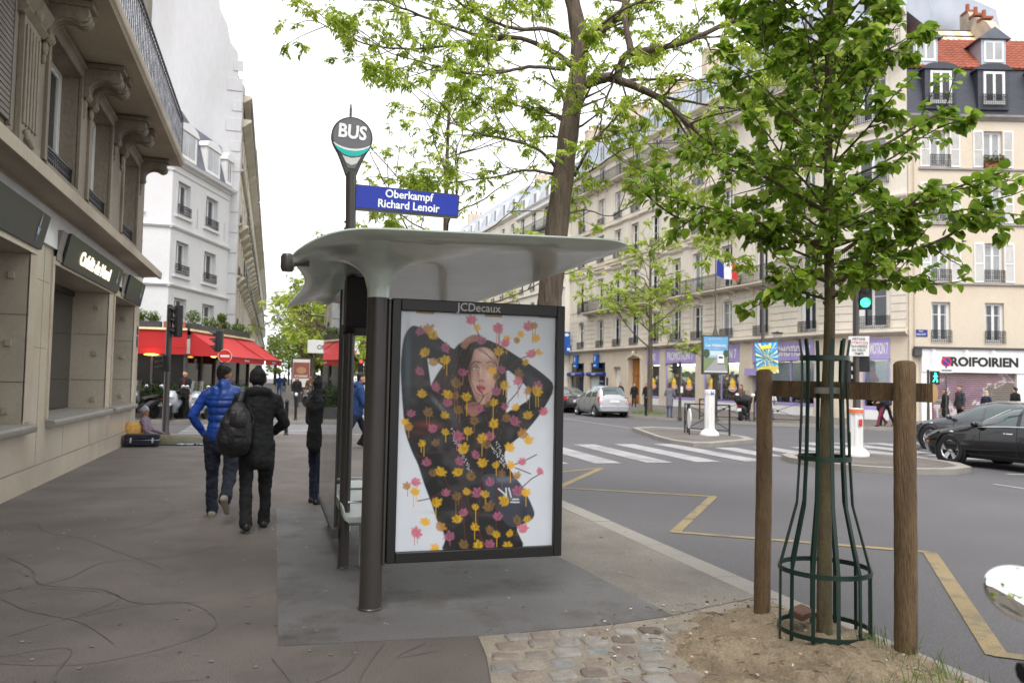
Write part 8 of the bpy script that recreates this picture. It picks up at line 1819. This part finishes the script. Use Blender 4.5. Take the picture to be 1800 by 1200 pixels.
carat('parked_car', 'shiny black saloon car with five-spoke wheels, nearest car at the right', (14.93, 14.7), R(6), 'f', paint=m_blackcar, front=sedan_front, rear=tails, pillars=(2.52, 3.45), trim=m_chrome, handles=(2.35, 3.3), mirror=1.62, **SED)
carat('parked_car', 'dark grey car half hidden behind the shiny black saloon', (17.9, 18.3), R(6), 'f', paint=m_greycar, front=sedan_front, rear=tails, pillars=(2.5, 3.4), handles=(2.3, 3.3), mirror=1.6, **SED)
VAN = dict(L=3.62, W=1.70, zt=[(0, .58), (.1, .74), (.5, .93), (.85, 1.06), (1.7, 1.50), (2.2, 1.575), (2.9, 1.56), (3.25, 1.50), (3.45, 1.15), (3.58, .95), (3.62, .8)], belt=[(0, .55), (.5, .86), (1.2, .93), (3.0, 1.02), (3.62, .9)], plan=[(0, .66), (.12, .84), (.4, .95), (.9, 1), (3.1, 1), (3.45, .97), (3.62, .90)], wheels=(.66, 3.06), wr=.30, glassrng=(.95, 3.2, .9, 1.72, 3.2, 3.47))
def van_rear(t, body, at, L, W, sec):
    for s in (-1, 1): m = MB(); m.add([(s*W*.475, -L/2+.02, .70), (s*W*.475, -L/2+.16, .70), (s*W*.47, -L/2+.24, 1.0), (s*W*.455, -L/2+.15, 1.02), (s*W*.33, -L/2+.06, 1.0), (s*W*.36, -L/2-.012, .72), (s*W*.40, -L/2-.014, .70)], [[0, 1, 2, 3], [0, 3, 4, 5, 6]]); m.build('tail_light', m_tail, body, smooth=False)
    m = MB(); m.box(-.27, .27, -L/2-.03, -L/2+.02, .74, .86); m.build('number_plate', m_wht, body); m = MB(); m.box(-W*.46, W*.46, -L/2-.05, -L/2+.12, .30, .58, .05); m.build('bumper', m_silvercar, body, bevel=.03)
    m = MB(); m.add([(-.58, -L/2+.128, 1.06), (.58, -L/2+.128, 1.06), (.52, -L/2+.345, 1.48), (-.52, -L/2+.345, 1.48)], [[0, 1, 2, 3]]); m.build('rear_window', m_carglass, body, smooth=False)
carat('parked_car', 'silver one-box hatchback parked across the avenue, red tail lights towards us', (15.4, 36.9), R(0), 'r', paint=m_silvercar, rear=van_rear, pillars=(1.75, 2.55), handles=(1.65, 2.45), mirror=1.15, sp=7, **VAN)
m_dred = mat('dark_car_paint', C(36, 34, 40), .2, .2, var=.05, fine=.02, coat=1.0)
def red_tails(t, body, at, L, W, sec):
    tails(t, body, at, L, W, sec)
dc = carat('parked_car', 'dark saloon with red rear lights parked in front of the silver hatchback', (15.3, 42.3), R(0), 'r', paint=m_dred, rear=red_tails, pillars=(2.5, 3.4), mirror=1.6, **SED)
GC = 'cars parked along the avenue further up'
for i, (x, y, rz_, lb) in enumerate(((15.9, 51.5, 0, 'dark parked car beyond the bank, hidden behind the advertising case'), (5.0, 48, 180, 'dark parked car at the near kerb far up the avenue'), (5.0, 54.5, 180, 'second parked car at the near kerb, behind the tree trunks'))):
    dup(dc, lb, (x, y, ROADZ), R(rz_))['group'] = GC
wc = car('parked_car', 'small pale hatchback waiting far up the avenue, seen through the shelter', (6.3, 62, ROADZ), R(180), paint=m_silvercar, rear=van_rear, pillars=(1.75, 2.55), group=GC, **VAN)

# ---- scooters
def scooter(label, loc, rz, col, screen=True, group=None, box=False, mirror_shape=None):
    t = thing('scooter', label, 'scooter', loc, rz, group)
    for y, n_ in ((.62, 'f'), (-.62, 'r')):
        T = TR((0, y, .26)) @ Matrix.Rotation(R(90), 4, 'Y'); m = MB(T); m.lathe([(.17, -.05), (.24, -.055), (.26, 0), (.24, .055), (.17, .05)], 22); w_ = m.build('wheel', m_rubber, t); m = MB(T); m.lathe([(.17, -.035), (.17, .035), (.02, .02), (.02, -.02)], 16); m.build('rim', m_alloy, w_)
    m = MB(); m.tube([(0, .56, .52), (0, .36, 1.0)], .035, 8)
    for s in (-.09, .09): m.tube([(s, .62, .26), (s*.9, .56, .55)], .025, 8)
    m.build('fork', m_dkgrey, t)
    m = MB(); m.tube([(0, .80, .50), (0, .70, .55), (0, .55, .56), (0, .42, .50)], [.04, .09, .10, .07], 10, ry=.04); m.build('mudguard', col, t)
    m = MB(); m.tube([(0, .42, .30), (0, .47, .50), (0, .46, .72), (0, .40, .90), (0, .34, 1.0)], [.16, .22, .24, .19, .12], 16, ry=[.05, .10, .13, .11, .07]); m.build('front_shield', col, t)
    m = MB(); m.box(-.16, .16, -.12, .42, .24, .34, .04); m.tube([(0, .0, .40), (0, -.25, .50), (0, -.6, .58), (0, -.90, .66)], [.13, .19, .19, .09], 14, ry=[.14, .20, .16, .08]); m.build('body', col, t, bevel=.02)
    m = MB(); m.tube([(0, .02, .70), (0, -.12, .76), (0, -.38, .77), (0, -.60, .82), (0, -.82, .84)], [.08, .15, .17, .16, .08], 14, ry=[.04, .055, .06, .055, .03]); m.build('seat', k_nyl, t)
    m = MB(); m.tube([(-.36, .24, 1.02), (-.2, .33, 1.03), (0, .36, 1.0), (.2, .33, 1.03), (.36, .24, 1.02)], .016, 8); m.build('handlebar', m_black, t); m = MB()
    for s in (-1, 1): m.tube([(s*.24, .31, 1.03), (s*.37, .235, 1.02)], .022, 8)
    m.build('grip', m_rubber, t); m = MB(); m.ell((0, .56, .80), (.12, .05, .08)); m.build('headlight', m_head, t); m = MB(); m.box(-.09, .09, -.93, -.90, .44, .58); m.build('number_plate', m_wht, t); m = MB(); m.box(-.10, .10, -.945, -.90, .66, .72); m.build('tail_light', m_tail, t)
    for s in (-1, 1):
        c = Vector((s*.36, .30, 1.175)); m = MB(); m.tube([(s*.22, .32, 1.03), (s*.28, .33, 1.10), (s*.345, .33, 1.16)], .007, 6); st = m.build('mirror_stem', m_chrome, t)
        T = Matrix.Translation(c) @ Matrix.Rotation(R(-40), 4, 'X') @ Matrix.Rotation(R(24), 4, 'Y'); m = MB(T); n = 36; pr = [(1, -.002), (1.0, .012), (.8, .026), (.3, .034)]; vs = []
        for rr, yy in [(.93, -.004)]+pr: vs += [(.083*rr*math.cos(2*math.pi*k/n), yy, .062*rr*math.sin(2*math.pi*k/n)) for k in range(n)]
        m.add(vs, [[i*n+k, i*n+(k+1) % n, (i+1)*n+(k+1) % n, (i+1)*n+k] for i in range(4) for k in range(n)]+[[4*n+k for k in range(n)]]); hd2 = m.build('mirror', m_chrome, st, ang=60)
        m = MB(T); vs = []; rings = 6
        for q in range(rings+1): vs += [(.083*.93*q/rings*math.cos(2*math.pi*k/n), -.004-.0035*(1-(q/rings)**2), .062*.93*q/rings*math.sin(2*math.pi*k/n)) for k in range(n)]
        m.add(vs, [[q*n+k, q*n+(k+1) % n, (q+1)*n+(k+1) % n, (q+1)*n+k] for q in range(rings) for k in range(n)]); m.build('mirror_glass', m_mirror, st, ang=180)
    if screen: m = MB(); vs = [(.24*math.sin(a)*(1-.25*(z-.95)), .40+.10*math.cos(a)-.28*(z-.95), z) for z in (.95, 1.1, 1.25, 1.38) for a in np.linspace(-1.2, 1.2, 9)]; m.add(vs, [[j*9+i, j*9+i+1, (j+1)*9+i+1, (j+1)*9+i] for j in range(3) for i in range(8)]); m.build('windscreen', glassmat('windscreen_'+str(len(bpy.data.materials)), (.85, .88, .9), .10), t)
    if box: m = MB(); m.box(-.2, .2, -1.12, -.74, .86, 1.16, .06); m.build('top_box', k_nyl, t, bevel=.04); 
    m = MB(); m.tube([(.05, .0, .25), (.16, .02, .02), (.2, .02, .01)], .012, 6); m.build('kick_stand', m_dkgrey, t); return t
m_scw = mat('pearl_white_paint', C(150, 153, 158), .25, var=.05, coat=.6); m_scb = mat('black_scooter_paint', C(30, 30, 33), .35, var=.1, coat=.4)
ns = scooter('scooter cut by the right picture edge, only its round chrome-rimmed mirror in view', (0, 0, 0), 0, m_scb, screen=False); rzn = R(-49); c_ = Vector((-.36, .30, 0)); c_.rotate(Matrix.Rotation(rzn, 3, 'Z')); ns.rotation_euler = (0, 0, rzn); ns.location = (1.615-c_.x, 1.385-c_.y, -.005)
GS = 'scooters parked in front of the café'
scooter('silver scooter with a tall windscreen parked right of the brown traffic post', (-2.45, 30.6, 0), R(168), m_scw, group=GS); scooter('dark scooter partly hidden behind the bank corner', (-4.35, 30.8, 0), R(150), m_scb, group=GS); scooter('pale scooter hidden behind the traffic light post', (-3.35, 30.9, 0), R(175), m_scw, screen=False, group=GS)
scooter('black covered scooter with a top box parked behind the far barrier', (20.75, 32.0, 0), R(-45), m_scb, box=True); cv = thing('scooter_cover', 'black weather cover draped over the scooter by the shop', 'cover', (20.75, 32.0, 0), R(-45)); m = MB(); m.tube([(0, .62, .62), (0, .40, .95), (0, .1, .95), (0, -.3, .94), (0, -.62, .98), (0, -.85, .80)], [.18, .34, .32, .30, .26, .14], 16, ry=[.2, .24, .28, .2, .2, .2]); m.v = [tuple(Vector(v)+Vector((1, 1, 1))*.05*noise.noise(Vector(v)*5)) for v in m.v]; m.build('cover', k_nyl, cv, ang=180)
GS2 = 'scooters parked far up the near pavement'
scooter('dark scooter parked far up the near pavement beside the tree trunks', (2.4, 43.5, 0), R(70), m_scb, group=GS2); scooter('pale scooter parked behind the dark one, far up the pavement', (2.5, 46.2, 0), R(70), m_scw, group=GS2)
